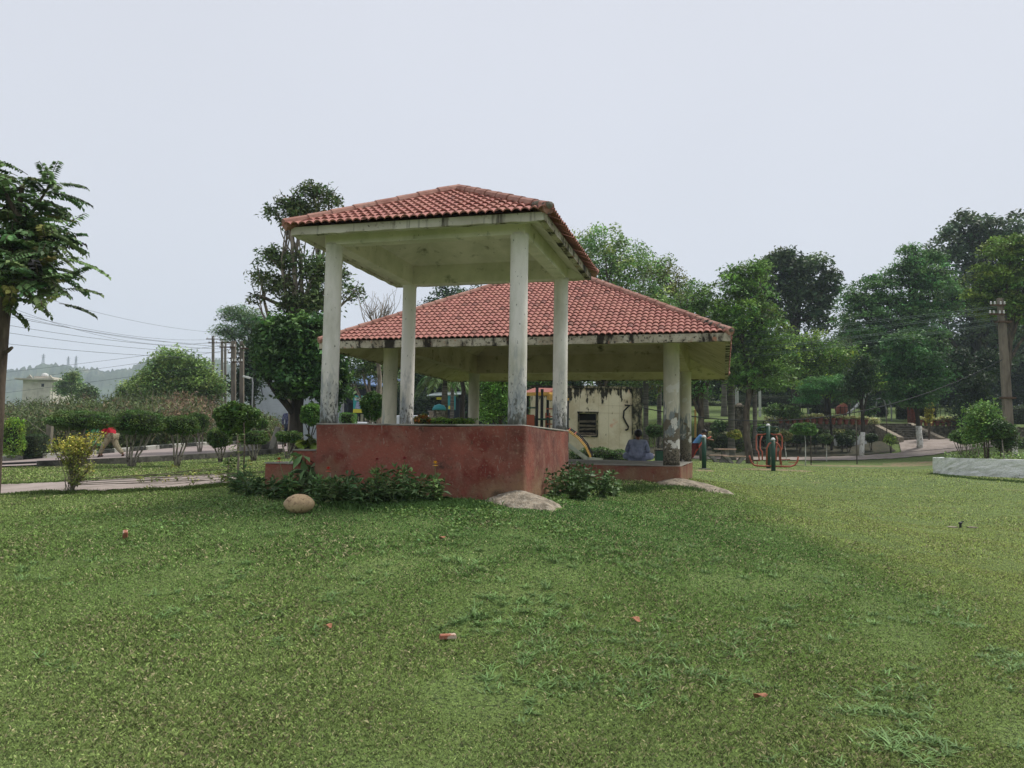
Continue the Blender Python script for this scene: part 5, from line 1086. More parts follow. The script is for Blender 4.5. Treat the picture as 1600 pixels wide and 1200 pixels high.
# ------------------------------------------------------------------ terrace: wall, stairs, pots, fence
def stair(px0, px1, d0, d1, n, label, sh=-1.25):
    b_ = G((px0+px1)/2, d0); t = thing('garden_stairs', label, 'stairs', b_); x0, x1 = W(px0, 690, d0).x, W(px1, 690, d0).x; zt = EYE+2.17
    for i in range(n):
        z = b_.z+(zt-b_.z)*(i+1)/n; y = d0+(d1-d0)*i/n; o_ = sh*i/(n-1); mb = MB(); wbox(mb, x0+o_, x1+o_, y, y+(d1-d0)/n+.01 if i < n-1 else d1+1.2, b_.z-.6, z); st = mb.build('step', MATS['stone_terrace'], t)
        mb = MB(); wbox(mb, x0+o_, x1+o_, y-.03, y+(d1-d0)/n+.008, z+.003, z+.035); mb.build('tread', MATS['concrete'], st)
    for s, x in ((-1, x0-.02), (1, x1+.02)):
        mb = MB(); xa, xb = (x-.42, x) if s < 0 else (x, x+.42)
        za, zb_ = b_.z+.22, zt+.12; y0, y1 = d0-.9, d1+.1; k0, k1 = -sh*.3, sh
        mb.add([(xa+k0, y0, b_.z-.5), (xb+k0, y0, b_.z-.5), (xb+k1, y1, b_.z-.5), (xa+k1, y1, b_.z-.5), (xa+k0, y0, za), (xb+k0, y0, za), (xb+k1, y1, zb_), (xa+k1, y1, zb_)], [(3, 2, 1, 0), (4, 5, 6, 7), (0, 1, 5, 4), (1, 2, 6, 5), (2, 3, 7, 6), (3, 0, 4, 7)])
        mb.build('side_wall', MATS['mortar'], t, bevel=.03)
    return t
stair(1403, 1457, 55.8, 59.2, 7, 'stone garden stairs with sloping pale side walls climbing to the upper lawn', 0)
def twall(px0, px1, d, label, top=EYE+2.05, m='stone_terrace'):
    x0, x1 = W(px0, 660, d).x, W(px1, 660, d).x; n = 60; vs = []; rr = random.Random(px0)
    for i in range(n+1):
        x = x0+(x1-x0)*i/n; zb = h(x, d)-.3
        for k in range(7): vs.append((x, d+rr.uniform(-.07, .07)+(.02*k), zb+(top-zb)*k/6+(rr.uniform(-.05, .05) if k == 6 else 0)))
        vs.append((x, d+.55, top))
    fs = [(i*8+k, (i+1)*8+k, (i+1)*8+k+1, i*8+k+1) for i in range(n) for k in range(7)]
    mb = MB(); mb.add(vs, fs); tag(mb.build('retaining_wall', MATS[m], loc=(x0, d, h(x0, d))), label, 'wall', 'terrace retaining walls')
twall(1095, 1368, 58.2, 'dark rubble retaining wall left of the garden stairs'); twall(1424, 1760, 58.2, 'dark rubble retaining wall right of the garden stairs')
x0, x1 = W(1305, 660, 55.6).x, W(1354, 660, 55.6).x; mb = MB(); wbox(mb, x0, x1, 55.6, 55.9, h(x0, 55.6)-.4, W(1330, 680, 55.6).z); tag(mb.build('low_wall', MATS['planter_white'], loc=(x0, 55.6, h(x0, 55.6))), 'short whitewashed wall below the flowerpot row left of the stairs', 'wall')
pc = Vector((0, 0, 0)); pt_ = thing('flowerpot', 'x', 'flowerpot', (0, 0, 0)); mb = MB()
mb.lathe(pc, [(.13, 0), (.17, .22), (.2, .36), (.23, .37), (.23, .43), (.19, .43), (.17, .40)], 12); mb.build('pot', MATS['pot'], pt_, local=True, smooth=False)
q = unit(rng.normal(size=(150, 3)))*.28*(rng.random((150, 1))**.4); q[:, 2] = np.abs(q[:, 2])*.9+.5; leaves('plant', q, .12+.1*rng.random(150), leafcols(np.arange(150)//10, rgb(160, 160, 126)), ML, pt_)
def pots(pxs, d, where, z=EYE+2.05):
    for i, px in enumerate(pxs):
        o = pt_ if not pots.used else copy_tree(pt_); pots.used = True; o.location = (W(px, 660, d).x, d+.22, z); o.rotation_euler = (0, 0, i*1.3); s = random.uniform(.85, 1.1); o.scale = (s, s, s)
        nth = ('first', 'second', 'third', 'fourth', 'fifth', 'sixth', 'seventh', 'eighth', 'ninth', 'tenth', 'eleventh', 'twelfth', 'thirteenth', 'fourteenth')[i]
        o['label'] = f'{nth} terracotta flowerpot from the left on the retaining wall {where} the stairs'; o['group'] = 'flowerpots along the terrace wall'
pots.used = False
pots([1222+i*10.2 for i in range(14)], 58.2, 'left of'); pots([1440+i*9 for i in range(8)], 58.2, 'right of')
x0, x1 = W(1225, 660, 58.9).x, W(1372, 660, 58.9).x
def plants_row(label, px0, px1, d, z, n, col):
    x0, x1 = W(px0, 660, d).x, W(px1, 660, d).x; P_ = np.stack([x0+(x1-x0)*rng.random(n), d+rng.normal(size=n)*.15, z+rng.random(n)*.45], 1)
    o = leaves('border_plants', P_, .13+.12*rng.random(n), leafcols((np.arange(n)//20), col, .35), ML, None, (x0, d, z)); tag(o, kind='stuff')
plants_row('', 1195, 1374, 58.75, EYE+2.15, 4200, rgb(176, 176, 138)); plants_row('', 1446, 1510, 58.75, EYE+2.15, 1600, rgb(132, 140, 92)); plants_row('', 1108, 1150, 56.5, h(20, 56.5)+.5, 1600, rgb(176, 172, 138))
mb = None
def fence(px0, px1, d, hgt, label, z0=None, step=.35, top_extra=0):
    x0, x1 = W(px0, 660, d).x, W(px1, 660, d).x; b_ = Vector((x0, d, h(x0, d))); t = thing('iron_fence', label, 'fence', b_, 0, 'black iron fences'); n = int((x1-x0)/step)
    pn = MB(); rl = MB(); gz = lambda x: (h(x, d) if z0 is None else z0)
    for i in range(n+1):
        x = x0+(x1-x0)*i/n; z = gz(x)
        if i % 7 == 0: m2 = MB(); m2.bar((x, d, z-.1), (x, d, z+hgt+.12), .07); m2.build('post', MATS['black_metal'], t)
        else: pn.bar((x, d, z+.08), (x, d, z+hgt), .034)
    for q in (.15, hgt-.12):
        rl = pn
        for i in range(n):
            xa, xb = x0+(x1-x0)*i/n, x0+(x1-x0)*(i+1)/n; rl.bar((xa, d, gz(xa)+q), (xb, d, gz(xb)+q), .03)
    pn.build('railing', MATS['black_metal'], t)
fence(1225, 1372, 60.5, 1.25, 'black iron fence on the upper lawn above the left flowerpot row'); fence(1462, 1530, 60.5, 1.25, 'black iron fence above the right flowerpot row')
fence(1090, 1222, 56.4, 1.7, 'taller black grid fence behind the stone table and child', None, .32); fence(985, 1080, 57, 1.7, 'black grid fence seen between hut and pavilion columns', None, .32)
b = G(1428, 60.3); t = thing('brick_pier', 'dark red brick gate pier with small white ornament at the head of the stairs', 'pier', b); mb = MB(); zt = W(1428, 621, 60.3).z; wbox(mb, b.x-.3, b.x+.3, 60, 60.6, b.z-.2, zt); mb.build('shaft', MATS['brick_pier'], t)
mb = MB(); wbox(mb, b.x-.38, b.x+.38, 59.92, 60.68, zt+.003, zt+.1); mb.lathe((b.x-.1, 60.3, zt+.1), [(.12, 0), (.05, .1), (.14, .25), (.02, .5)], 8); mb.build('ornament', MATS['white_paint'], t)
b = G(1155, 56.2); t = thing('stone_pillar', 'square stone gate pillar with a flat cap right of the ringed palm trunk', 'pillar', b); mb = MB(); zt = W(1155, 636, 56.2).z; wbox(mb, b.x-.28, b.x+.28, 55.9, 56.5, b.z-.2, zt); mb.build('shaft', MATS['stone_terrace'], t)
mb = MB(); mb.box((b.x, 56.2, zt+.06), (.8, .8, .12)); mb.box((b.x, 56.2, zt+.2), (.4, .4, .16), top=.6); mb.build('cap', MATS['mortar'], t)
b = G(1170, 66); t = thing('swing_frame', 'pale metal goal-like frame with crossbar on the upper lawn behind the walker', 'frame', b); mb = MB(); zc = W(1170, 608, 66).z
for px in (1188, 1150.5, 1153.5): q = G(px, 66); mb.bar(q, (q.x, q.y, W(1170, 600 if px > 1180 else 610, 66).z), .17 if px > 1180 else .09)
mb.bar((W(1146, 660, 66).x, 66, zc), (W(1197, 660, 66).x, 66, zc), .13); mb.build('bars', MATS['white_paint'], t)
for px, lab in ((1264, 'pale grey post beside the umbrella tree'), (1086.5, 'thin yellow post above the black cabinet')):
    q = G(px, 61 if px > 1200 else 58); mb = MB(); mb.tube([q, (q.x, q.y, W(0, 620 if px > 1200 else 625, q.y).z)], .07, 8); mb.lathe((q.x, q.y, W(0, 620 if px > 1200 else 625, q.y).z), [(.09, 0), (.09, .06), (.02, .12)], 8); tag(mb.build('garden_post', MATS['steel'] if px > 1200 else MATS['yellow_metal'], loc=q), lab, 'post')
b = G(1322, 63); t = thing('play_slide', 'white and faded red curved slide on the upper lawn behind the fence', 'slide', b)
mb = MB(); pth = [W(1365, 607, 63), W(1358, 614, 63), W(1350, 620, 63), W(1344, 628, 63), W(1334, 639, 63), W(1325, 646, 63)]
for a_, c_ in zip(pth, pth[1:]): mb.bar(a_, c_, .5, .08)
mb.build('chute', MATS['white_paint'], t); mb = MB(); mb.tube([W(1320, 632, 63), W(1314, 640, 63), W(1316, 650, 63), W(1322, 648, 63)], [.25, .5, .45, .15], 10); mb.build('red_shell', MATS['orange_metal'], t, smooth=True)
mb = MB(); mb.bar(G(1350, 63), W(1350, 618, 63), .1); mb.build('support', MATS['white_paint'], t)
b = G(1385, 63); t = thing('arch_climber', 'pair of thin grey arched bars on the upper lawn above the stairs', 'climber', b); mb = MB()
for o_ in (0, 8): mb.tube([W(1370+o_, 624, 63), W(1377+o_, 622, 63), W(1382+o_, 627, 63), W(1385+o_, 640, 63), G(1386+o_, 63)], .05, 6)
mb.tube([W(1370, 624, 63), W(1368, 640, 63), G(1368, 63)], .05, 6); mb.build('bars', MATS['steel'], t)
b = G(1546, 60.5); t = thing('domed_bin', 'round green-domed bin behind the tall planter bush', 'litter bin', b); mb = MB(); z = W(1546, 631, 60.5).z; mb.lathe(b, [(.35, 0), (.35, z-b.z-.15)], 14); mb.build('body', MATS['green_metal'], t)
mb = MB(); mb.lathe((b.x, b.y, z-.15), [(.5, 0), (.46, .18), (.3, .36), (.02, .44)], 14); mb.build('dome', MATS['teal'], t, smooth=True)
# stakes
for px, d, py, lab in ((1267, 46.5, 668, 'thin dark stake just right of the mushroom shrub'), (1338.5, 48, 655, 'thin stake before the whitewashed young tree'), (1386, 55, 640, 'slim bare sapling stem in front of the stairs'), (382, 18.6, 660, 'thin curved bare sapling stem right of the ball-headed shrub')):
    q = G(px, d); mb = MB(); mb.tube([q-Vector((0, 0, .1)), q.lerp(W(px-2, py, d), .5)+Vector((.03, 0, 0)), W(px-1, py, d)], [.035, .03, .02] if d > 30 else [.02, .016, .01], 6); tag(mb.build('stake', BK, loc=q, smooth=True), lab, 'stake', 'thin stakes and stems')
# ------------------------------------------------------------------ white planter
PCX, PCY, PR = 24.3, 30.2, 7.3; b = Vector((PCX, PCY, h(PCX, PCY))); t = thing('planter_wall', 'round whitewashed rubble planter wall at the right edge of the lawn', 'planter', b)
n = 150; vs = []; rr = random.Random(4); K = 9
for i in range(n):
    a = 2*PI*i/n; gx, gy = PCX+math.cos(a)*PR, PCY+math.sin(a)*PR; zb = h(gx, gy)-.15
    zt = EYE-.15
    for k in range(K+1): r_ = PR+(rr.uniform(-.018, .02) if k < K else .0); vs.append((PCX+math.cos(a)*r_, PCY+math.sin(a)*r_, zb+(zt-zb)*k/K+(rr.uniform(-.009, .009) if k == K else 0)))
    vs.append((PCX+math.cos(a)*(PR-.35), PCY+math.sin(a)*(PR-.35), zt)); vs.append((PCX+math.cos(a)*(PR-.35), PCY+math.sin(a)*(PR-.35), zt-.35))
m_ = K+3; mb = MB(); mb.add(vs, [(i*m_+k, ((i+1) % n)*m_+k, ((i+1) % n)*m_+k+1, i*m_+k+1) for i in range(n) for k in range(m_-1)]); mb.build('wall', MATS['planter_white'], t)
mb = MB(); mb.lathe((PCX, PCY, 0), [(.01, EYE-.25), (PR-.34, EYE-.25), (PR-.34, EYE-.6)], 60); mb.build('soil_bed', MATS['soil'], t)
n = 9000; a = rng.random(n)*2*PI; r_ = (PR-.45)-rng.random(n)**1.5*2.2; P_ = np.stack([PCX+np.cos(a)*r_, PCY+np.sin(a)*r_, EYE-.24+rng.random(n)*.40*(.6+.4*np.sin(a*17))], 1)
tag(leaves('planter_ground_plants', P_, .07+.07*rng.random(n), leafcols(np.arange(n)//25, rgb(78, 98, 56), .3), MG, None, (PCX, PCY, EYE)), kind='stuff')
# ------------------------------------------------------------------ power poles and lines
def pole(px, d, ptop, wpx, label, arms=(), double=0, white=None, lean=0, m='pole_concrete', grp='power poles'):
    b_ = G(px, d); t = thing('power_pole', label, 'power pole', b_, 0, grp); zt = W(px, ptop, d); r = wpx*pxm(d)/2
    mb = MB(); mb.bar(b_-Vector((0, 0, .3)), (zt.x+lean, d, zt.z), r*2, r*1.6); mb.build('shaft', MATS[m], t)
    if double:
        mb = MB(); q = b_+Vector((double, .1, 0)); mb.bar(q-Vector((0, 0, .3)), (zt.x+lean+double*.55, d+.1, zt.z-1.1), r*2, r*1.6); mb.build('second_shaft', MATS[m], t)
        mb = MB()
        for f in (.42, .86): c = b_.lerp(Vector((zt.x+lean, d, zt.z)), f); mb.box((c.x+double*.4, c.y, c.z), (abs(double)+r*3, r*2.6, .08))
        mb.build('bracket', MATS['rust'], t)
    for za, la, off in arms:
        z = W(px, za, d).z; c = Vector((zt.x+lean+off, d-r*1.2, z)); mb = MB(); mb.bar(c-Vector((la/2, 0, 0)), c+Vector((la/2, 0, 0)), .07); ar = mb.build('cross_arm', MATS['rust'], t)
        for q in (-.46, -.2, .2, .46):
            mb = MB(); mb.lathe(c+Vector((la*q, 0, .035)), [(.03, 0), (.05, .04), (.03, .08), (.045, .12), (.01, .15)], 8); mb.build('insulator', MATS['white_paint'], ar)
    if white: mb = MB(); mb.box((b_.x+double, d+.1, b_.z+white/2-.1), (r*2.5, r*2.3, white)); mb.build('whitewashed_foot', MATS['whitewash'], t, bevel=.01)
    return t
pole(1575, 37, 466, 7.5, 'tall double concrete power pole with a whitewashed foot behind the white planter', [(478, .7, -.2), (492, .7, -.25)], .30, 1.75, -.38)
pole(365, 46, 533, 6.5, 'thick concrete power pole, left one of the near pair left of the tall tree', [(543, .9, -.3), (566, .6, .3)])
pole(378, 47, 533, 6.0, 'thick concrete power pole, right one of the near pair left of the tall tree', [(545, .8, .4), (552, .7, -.4)])
pole(333, 75, 525, 3.6, 'thin far power pole with a cross arm, leftmost of the group', [(530, 2.4, .6), (536, 2.6, .9)])
pole(347, 72, 531, 3.2, 'thin far power pole second from the left in the group', [(536, 1.4, .2)])
pole(352, 70, 531, 3.2, 'thin far power pole just left of the thick pair', [(535, 1.0, .2)])
pole(536, 45, 560, 2.6, 'slim grey lamp pole in front of the dark shed between the columns', (), m='steel', grp=None)
pole(809, 56, 590, 5, 'concrete power pole hidden behind the near gazebo column', [(596, .8, 0)])
def wire(a, b_, sag, r, label, m='wire', grp='power lines', name='power_line', cat='cable'):
    mb = MB(); n = 26; mb.tube([a.lerp(b_, i/n)-Vector((0, 0, sag*4*(i/n)*(1-i/n))) for i in range(n+1)], r, 5); tag(mb.build(name, MATS[m], loc=(a+b_)/2), label, cat, grp)
wn_ = 'power line in the fan left of the poles, '
LW = [((-260, 352, 34), (333, 519, 75), .9, wn_+'the topmost'), ((-260, 350, 33), (333, 534, 75), 2.0, wn_+'second from the top'), ((-260, 405, 32), (336, 530, 75), 1.1, wn_+'third from the top'),
      ((-260, 412, 32), (340, 536, 75), 1.0, wn_+'fourth from the top'), ((-260, 430, 32), (365, 543, 46), .5, wn_+'fifth from the top'), ((-260, 452, 32), (365, 546, 46), .5, wn_+'sixth from the top'),
      ((-260, 470, 32), (378, 552, 47), .5, wn_+'seventh from the top'), ((-260, 500, 34), (378, 560, 47), .4, wn_+'eighth from the top'), ((-260, 606, 90), (365, 537, 46), .3, 'power line rising rightwards low across the hill, upper'),
      ((-260, 622, 90), (365, 546, 46), .3, 'power line rising rightwards low across the hill, middle'), ((-260, 640, 90), (365, 566, 46), .3, 'power line rising rightwards low across the hill, lower'),
      ((333, 530, 75), (378, 545, 47), .6, 'short slack power line between the far and near poles')]
for a, c, sg, lab in LW: wire(W(*a), W(*c), sg, .010, lab)
for i, (y0, y1, nm) in enumerate(((478, 521, 'topmost pair'), (486, 534, 'second pair'), (496, 546, 'third pair'), (505, 558, 'lowest pair'))):
    for k, kk in enumerate(('upper', 'lower')):
        x1 = 1143; yy = y1+k*3+(y1-y0)/(1558-1143)*(1143-815)*.75
        wire(W(1560, y0+k*2.5, 37), W(815, yy, 56), .25, .010, f'{kk} wire of the {nm} strung left from the right concrete pole', 'wire_light', 'wires from the right pole')
wire(W(1566, 562, 36.8), W(986, 633, 31.9), 1.55, .022, 'thick black cable sagging from the right concrete pole to the hut', 'cable', None, 'black_cable')
# ------------------------------------------------------------------ kerbs and the low wall along the road
def kerb():
    t = None; pl = [Vector(W(px, 700, d)[:2]) for px, d in RF]; segs = []
    for a, c in zip(pl, pl[1:]):
        n = max(1, int((c-a).length/.6)); segs += [(a.lerp(c, i/n), a.lerp(c, (i+1)/n)) for i in range(n)]
    for mm, par in (('kerb_white', 0), ('kerb_black', 1)):
        mb = MB()
        for i, (a, c) in enumerate(segs):
            if i % 2 == par: mb.bar((a.x, a.y+.15, h(a.x, a.y)+.04), (c.x, c.y+.15, h(c.x, c.y)+.04), .3, .38)
        o = mb.build('road_kerb', MATS[mm], bevel=.02); tag(o, kind='structure')
kerb()
pl = [Vector(W(px, 700, d-.12)[:2]) for px, d in RN if px > 120 or px == 0]; mb = MB()
pl = [Vector(W(px, 700, d-.12)[:2]) for px, d in [(60, 22.3)]+[r for r in RN if 150 < r[0] < 500]]
for a, c in zip(pl, pl[1:]):
    n = max(1, int((c-a).length/1.0))
    for i in range(n):
        p_, q_ = a.lerp(c, i/n), a.lerp(c, (i+1)/n); mb.bar((p_.x, p_.y, h(p_.x, p_.y)-.03), (q_.x, q_.y, h(q_.x, q_.y)-.03), .2, .42)
tag(mb.build('road_edge_wall', MATS['concrete_dark'], loc=(pl[0].x, pl[0].y, h(pl[0].x, pl[0].y))), 'low grey concrete wall along the near edge of the road behind the clipped shrubs', 'wall')
mb = MB(); P_ = [W(px, 700, d+1.2)[:2] for px, d in RN if px < 500]; mb.tube([(x, y, h(x, y)+.09) for x, y in P_], .035, 6); tag(mb.build('drain_pipe', MATS['cable'], loc=(P_[3][0], P_[3][1], h(*P_[3]))), 'thin black hose running along the road near its edge wall', 'hose')
b = G(388, 28.6); t = thing('road_bench', 'small reddish-topped concrete block bench at the road edge behind the clipped shrubs', 'bench', b); mb = MB(); wbox(mb, b.x-.38, b.x+.38, b.y, b.y+.4, b.z-.1, b.z+.42); mb.build('block', MATS['concrete'], t); mb = MB(); wbox(mb, b.x-.42, b.x+.42, b.y-.03, b.y+.43, b.z+.423, b.z+.5); mb.build('seat', MATS['pot'], t)
b = G(417, 29); mb = MB(); mb.add([(b.x-.45, b.y, b.z-.1), (b.x+.35, b.y, b.z-.1), (b.x+.35, b.y+.3, b.z-.1), (b.x-.45, b.y+.3, b.z-.1), (b.x-.2, b.y, b.z+.42), (b.x+.3, b.y, b.z+.5), (b.x+.3, b.y+.3, b.z+.5), (b.x-.2, b.y+.3, b.z+.42)], [(3, 2, 1, 0), (4, 5, 6, 7), (0, 1, 5, 4), (1, 2, 6, 5), (2, 3, 7, 6), (3, 0, 4, 7)])
t = thing('stone_marker', 'dark stone block with a leaning pale post beside the road', 'stone', b); mb.build('block', MATS['concrete_dark'], t, bevel=.03); mb = MB(); mb.bar(b+Vector((.15, -.1, 0)), b+Vector((.42, -.1, .98)), .2, .16); mb.build('leaning_post', MATS['concrete'], t, bevel=.04)
b = G(467, 31); mb = MB(); mb.tube([b-Vector((0, 0, .1)), (b.x, b.y, W(467, 640, 31).z)], .06, 8); mb.box((b.x, b.y, W(467, 640, 31).z), (.4, .1, .05)); tag(mb.build('iron_post', MATS['black_metal'], loc=b), 'black iron post with a small top plate right of the walker in plaid', 'post')
# cctv-like lamp
b = G(392, 44); t = thing('street_lamp', 'white street lamp head on an arm above the dark tree beside the thick poles', 'lamp', b); mb = MB(); mb.tube([b, W(395, 600, 44), W(394, 591, 44), W(389, 590, 44)], .04, 6); mb.build('pole', MATS['steel'], t); mb = MB(); mb.bar(W(391, 591, 44), W(380, 588, 44), .18, .12); mb.build('lamp_head', MATS['white_paint'], t, bevel=.03)
b = G(308, 58); t = thing('street_lamp', 'far white street lamp poking above the scrub beside the brown branches', 'lamp', b); mb = MB(); mb.tube([b, W(313, 605, 58), W(310, 598, 58)], .04, 6); mb.build('pole', MATS['steel'], t); mb = MB(); mb.bar(W(308, 598, 58), W(301, 596, 58), .16, .1); mb.build('lamp_head', MATS['white_paint'], t, bevel=.03)
mb = MB(); q = G(76, 34); mb.bar(q, (q.x, q.y, W(76, 662, 34).z), .22); tag(mb.build('concrete_post', MATS['pole_concrete'], loc=q, bevel=.02), 'grey concrete post in the scrub left of the widest clipped shrub', 'post')
# ------------------------------------------------------------------ buildings and vehicles beyond
b = G(440, 62); t = thing('white_building', 'blank white-walled building with a sloping roofline behind the tall tree', 'building', b); mb = MB(); A1, B1 = W(396, 660, 62), W(560, 660, 62)
zA, zB = W(396, 582, 62).z, W(500, 560, 62).z
mb.add([(A1.x, 62, b.z-1), (B1.x, 62, b.z-1), (B1.x, 72, b.z-1), (A1.x, 72, b.z-1), (A1.x, 62, zA), (B1.x, 62, zA+.4), (B1.x, 72, zA+.4), (A1.x, 72, zA)], [(3, 2, 1, 0), (4, 5, 6, 7), (0, 1, 5, 4), (1, 2, 6, 5), (2, 3, 7, 6), (3, 0, 4, 7)]); mb.build('wall', MATS['wall_white'], t)
mb = MB(); mb.box(((A1.x+B1.x)/2, 67, zA+.5), (B1.x-A1.x+.5, 10.5, .25)); mb.build('roof_edge', MATS['wall_white'], t)
mb = MB(); mb.bar((W(409, 660, 61.9).x, 61.9, W(0, 614, 62).z), (W(404, 660, 61.9).x, 61.9, W(0, 590, 62).z), .05); mb.build('stay_wire', MATS['cable'], t)
b = G(555, 58); t = thing('dark_shed', 'dark open-fronted shed with a faded blue metal roof seen between the left columns', 'shed', b); x0, x1 = W(535, 660, 58).x, W(585, 660, 58).x; zt = W(555, 602, 58).z
mb = MB(); wbox(mb, x0, x1, 60, 64, b.z-.5, zt); wbox(mb, x0, x0+.4, 58, 60, b.z-.5, zt); wbox(mb, x0, x1, 58, 60, zt-1.3, zt); mb.build('wall', MATS['shed_dark'], t); mb = MB(); mb.add([(x0-.6, 57.3, zt+.25), (x1+1.2, 57.3, zt-.1), (x1+1.2, 64.5, zt+1.1), (x0-.6, 64.5, zt+1.5), (x0-.6, 57.3, zt+.15), (x1+1.2, 57.3, zt-.2), (x1+1.2, 64.5, zt+1.0), (x0-.6, 64.5, zt+1.4)], [(0, 1, 2, 3), (7, 6, 5, 4), (0, 4, 5, 1), (1, 5, 6, 2), (2, 6, 7, 3), (3, 7, 4, 0)]); mb.build('roof', MATS['shed_roof_blue'], t)
mb = MB()
for i in range(14): x = x0+.5+(i % 7)*.32; z = b.z+.9+(i//7)*.9+random.uniform(-.1, .1); mb.box((x, 59.5, z), (.2, .2, random.uniform(.25, .6)))
mb.build('stored_goods', MATS['cream'], t)
b = G(558, 50); t = thing('banner_stand', 'turquoise advertising banner with a dark-haired figure and a yellow foot between the left columns', 'banner', b); x0, x1 = W(551, 660, 50).x, W(565, 660, 50).x; z0, z1, zy = W(558, 645, 50).z, W(558, 618, 50).z, W(558, 639, 50).z
mb = MB(); wbox(mb, x0, x1, 50, 50.06, zy, z1); mb.build('panel', MATS['banner_teal'], t); mb = MB(); wbox(mb, x0, x1, 50, 50.06, z0, zy-.003); mb.build('foot_panel', MATS['banner_yellow'], t)
mb = MB(); cx_ = (x0+x1)/2; mb.add([(cx_+math.cos(a)*.1, 49.985, zy+.62+math.sin(a)*.14) for a in np.linspace(0, 2*PI, 12, endpoint=False)], [tuple(range(12))]); mb.build('printed_hair', MATS['hair'], t); mb = MB(); mb.add([(cx_-.15, 49.99, zy+.02), (cx_+.17, 49.99, zy+.02), (cx_+.1, 49.99, zy+.46), (cx_-.07, 49.99, zy+.46)], [(0, 1, 2, 3)]); mb.build('printed_body', MATS['kurta'], t)
mb = MB(); 
for i, w_ in enumerate((.36, .28)): wbox(mb, x0+.08, x0+.08+w_, 49.985, 49.992, z1-.2-i*.1, z1-.14-i*.1)
mb.build('printed_lines', MATS['white_paint'], t); mb = MB(); mb.bar((cx_, 50.1, b.z), (cx_, 50.1, z1), .06); mb.build('stand', MATS['black_metal'], t)
def car(px, d, label, L_=3.8, hh=1.45, van=False, rz=0, name='parked_car', cat='car'):
    b_ = G(px, d); t = thing(name, label, cat, (b_.x, b_.y, b_.z+.03), rz, 'parked white vehicles'); w_ = 1.6
    prof = [(-L_/2, .35), (-L_/2, .8), (-L_/2+.1, .95), (-L_*.36, hh*.97 if van else .98), (-L_*.28, hh), (L_*.12 if not van else L_*.3, hh), (L_*.26 if not van else L_*.42, .98), (L_/2-.1, .85), (L_/2, .6), (L_/2, .35)]
    mb = MB(); n = len(prof); vs = [(x, -w_/2*(.88 if z > 1 else 1), z) for x, z in prof]+[(x, w_/2*(.88 if z > 1 else 1), z) for x, z in prof]
    mb.add(vs, [tuple(range(n)), tuple(range(2*n-1, n-1, -1))]+[(i, n+i, n+(i+1) % n, (i+1) % n) for i in range(n)]); mb.build('body', MATS['car_white'], t, local=True, bevel=.05)
    for s in (-1, 1):
        for xa, xb in ((-L_*.27, -L_*.06), (-L_*.03, L_*.13)):
            mb = MB(); y = s*w_/2*.93; mb.add([(xa, y, .92), (xb, y, .92), (xb-.05, y*.965, hh-.12), (xa+.05, y*.965, hh-.12)], [(0, 1, 2, 3) if s < 0 else (3, 2, 1, 0)]); mb.box(((xa+xb)/2, y*.985, .5*(hh+.8)), (xb-xa-.06, .03, hh-1.1)); mb.build('side_window', MATS['glass_dark'], t, local=True)
    for x in (-L_*.31, L_*.31):
        for s in (-1, 1):
            mb = MB(); mb.tube([(x, s*(w_/2-.16), .32), (x, s*(w_/2+.02), .32)], .32, 18); wh = mb.build('wheel', MATS['tyre'], t, local=True)
            mb = MB(); mb.tube([(x, s*(w_/2+.015), .32), (x, s*(w_/2+.035), .32)], .19, 14); mb.build('rim', MATS['steel'], wh, local=True)
    for s in (-1, 1): mb = MB(); mb.box((L_/2-.03, s*.6, .68), (.08, .3, .14)); mb.build('headlight', MATS['steel'], t, local=True)
    return t
car(568, 48, 'white car parked before the dark shed, mostly hidden by a ball shrub', rz=.3); car(652, 56, 'white van parked behind the two left columns', 4.2, 1.9, True, 0, 'parked_van', 'van'); car(690, 60, 'white car parked under the kiosk roof edge', 3.8, 1.5)
b = G(710, 58); t = thing('kiosk', 'roadside kiosk with a pale sloping roof and turquoise sign panel between the gazebo columns', 'kiosk', b); x0, x1 = W(668, 660, 58).x, W(722, 660, 58).x; zt = W(700, 614, 58).z
mb = MB(); wbox(mb, x0+.8, x1-.3, 59, 62, b.z-.3, zt-.2); mb.build('wall', MATS['shed_dark'], t); mb = MB(); mb.add([(x0, 57, zt-.25), (x1, 57, zt-.1), (x1, 62.5, zt+.5), (x0, 62.5, zt+.3), (x0, 57, zt-.33), (x1, 57, zt-.18), (x1, 62.5, zt+.42), (x0, 62.5, zt+.22)], [(0, 1, 2, 3), (7, 6, 5, 4), (0, 4, 5, 1), (1, 5, 6, 2), (2, 6, 7, 3), (3, 7, 4, 0)]); mb.build('roof', MATS['shed_roof_pale'], t)
mb = MB(); wbox(mb, W(698, 660, 57).x, W(711, 660, 57).x, 57.1, 57.2, W(700, 640, 57).z, W(700, 618, 57).z); sg = mb.build('sign_panel', MATS['teal'], t); mb = MB(); wbox(mb, W(700, 660, 57).x, W(709, 660, 57).x, 57.06, 57.09, W(700, 639, 57).z, W(700, 634, 57).z); mb.build('sign_strip', MATS['banner_yellow'], sg); mb = MB(); wbox(mb, W(680, 660, 57).x, W(692, 660, 57).x, 57.5, 57.6, W(700, 624, 57).z, W(700, 620, 57).z); mb.build('name_strip', MATS['banner_yellow'], t)
b = G(685, 40); t = thing('pillar_bin', 'stone drum with a turquoise domed lid behind the croton bush', 'litter bin', b); z = W(685, 638, 40).z; mb = MB(); mb.lathe(b-Vector((0, 0, .1)), [(.30, 0), (.30, z-b.z)], 16); mb.build('drum', MATS['stone_terrace'], t); mb = MB(); mb.lathe((b.x, b.y, z-.1), [(.36, 0), (.35, .1), (.25, .25), (.02, .32)], 16); mb.build('dome', MATS['teal'], t, smooth=True)
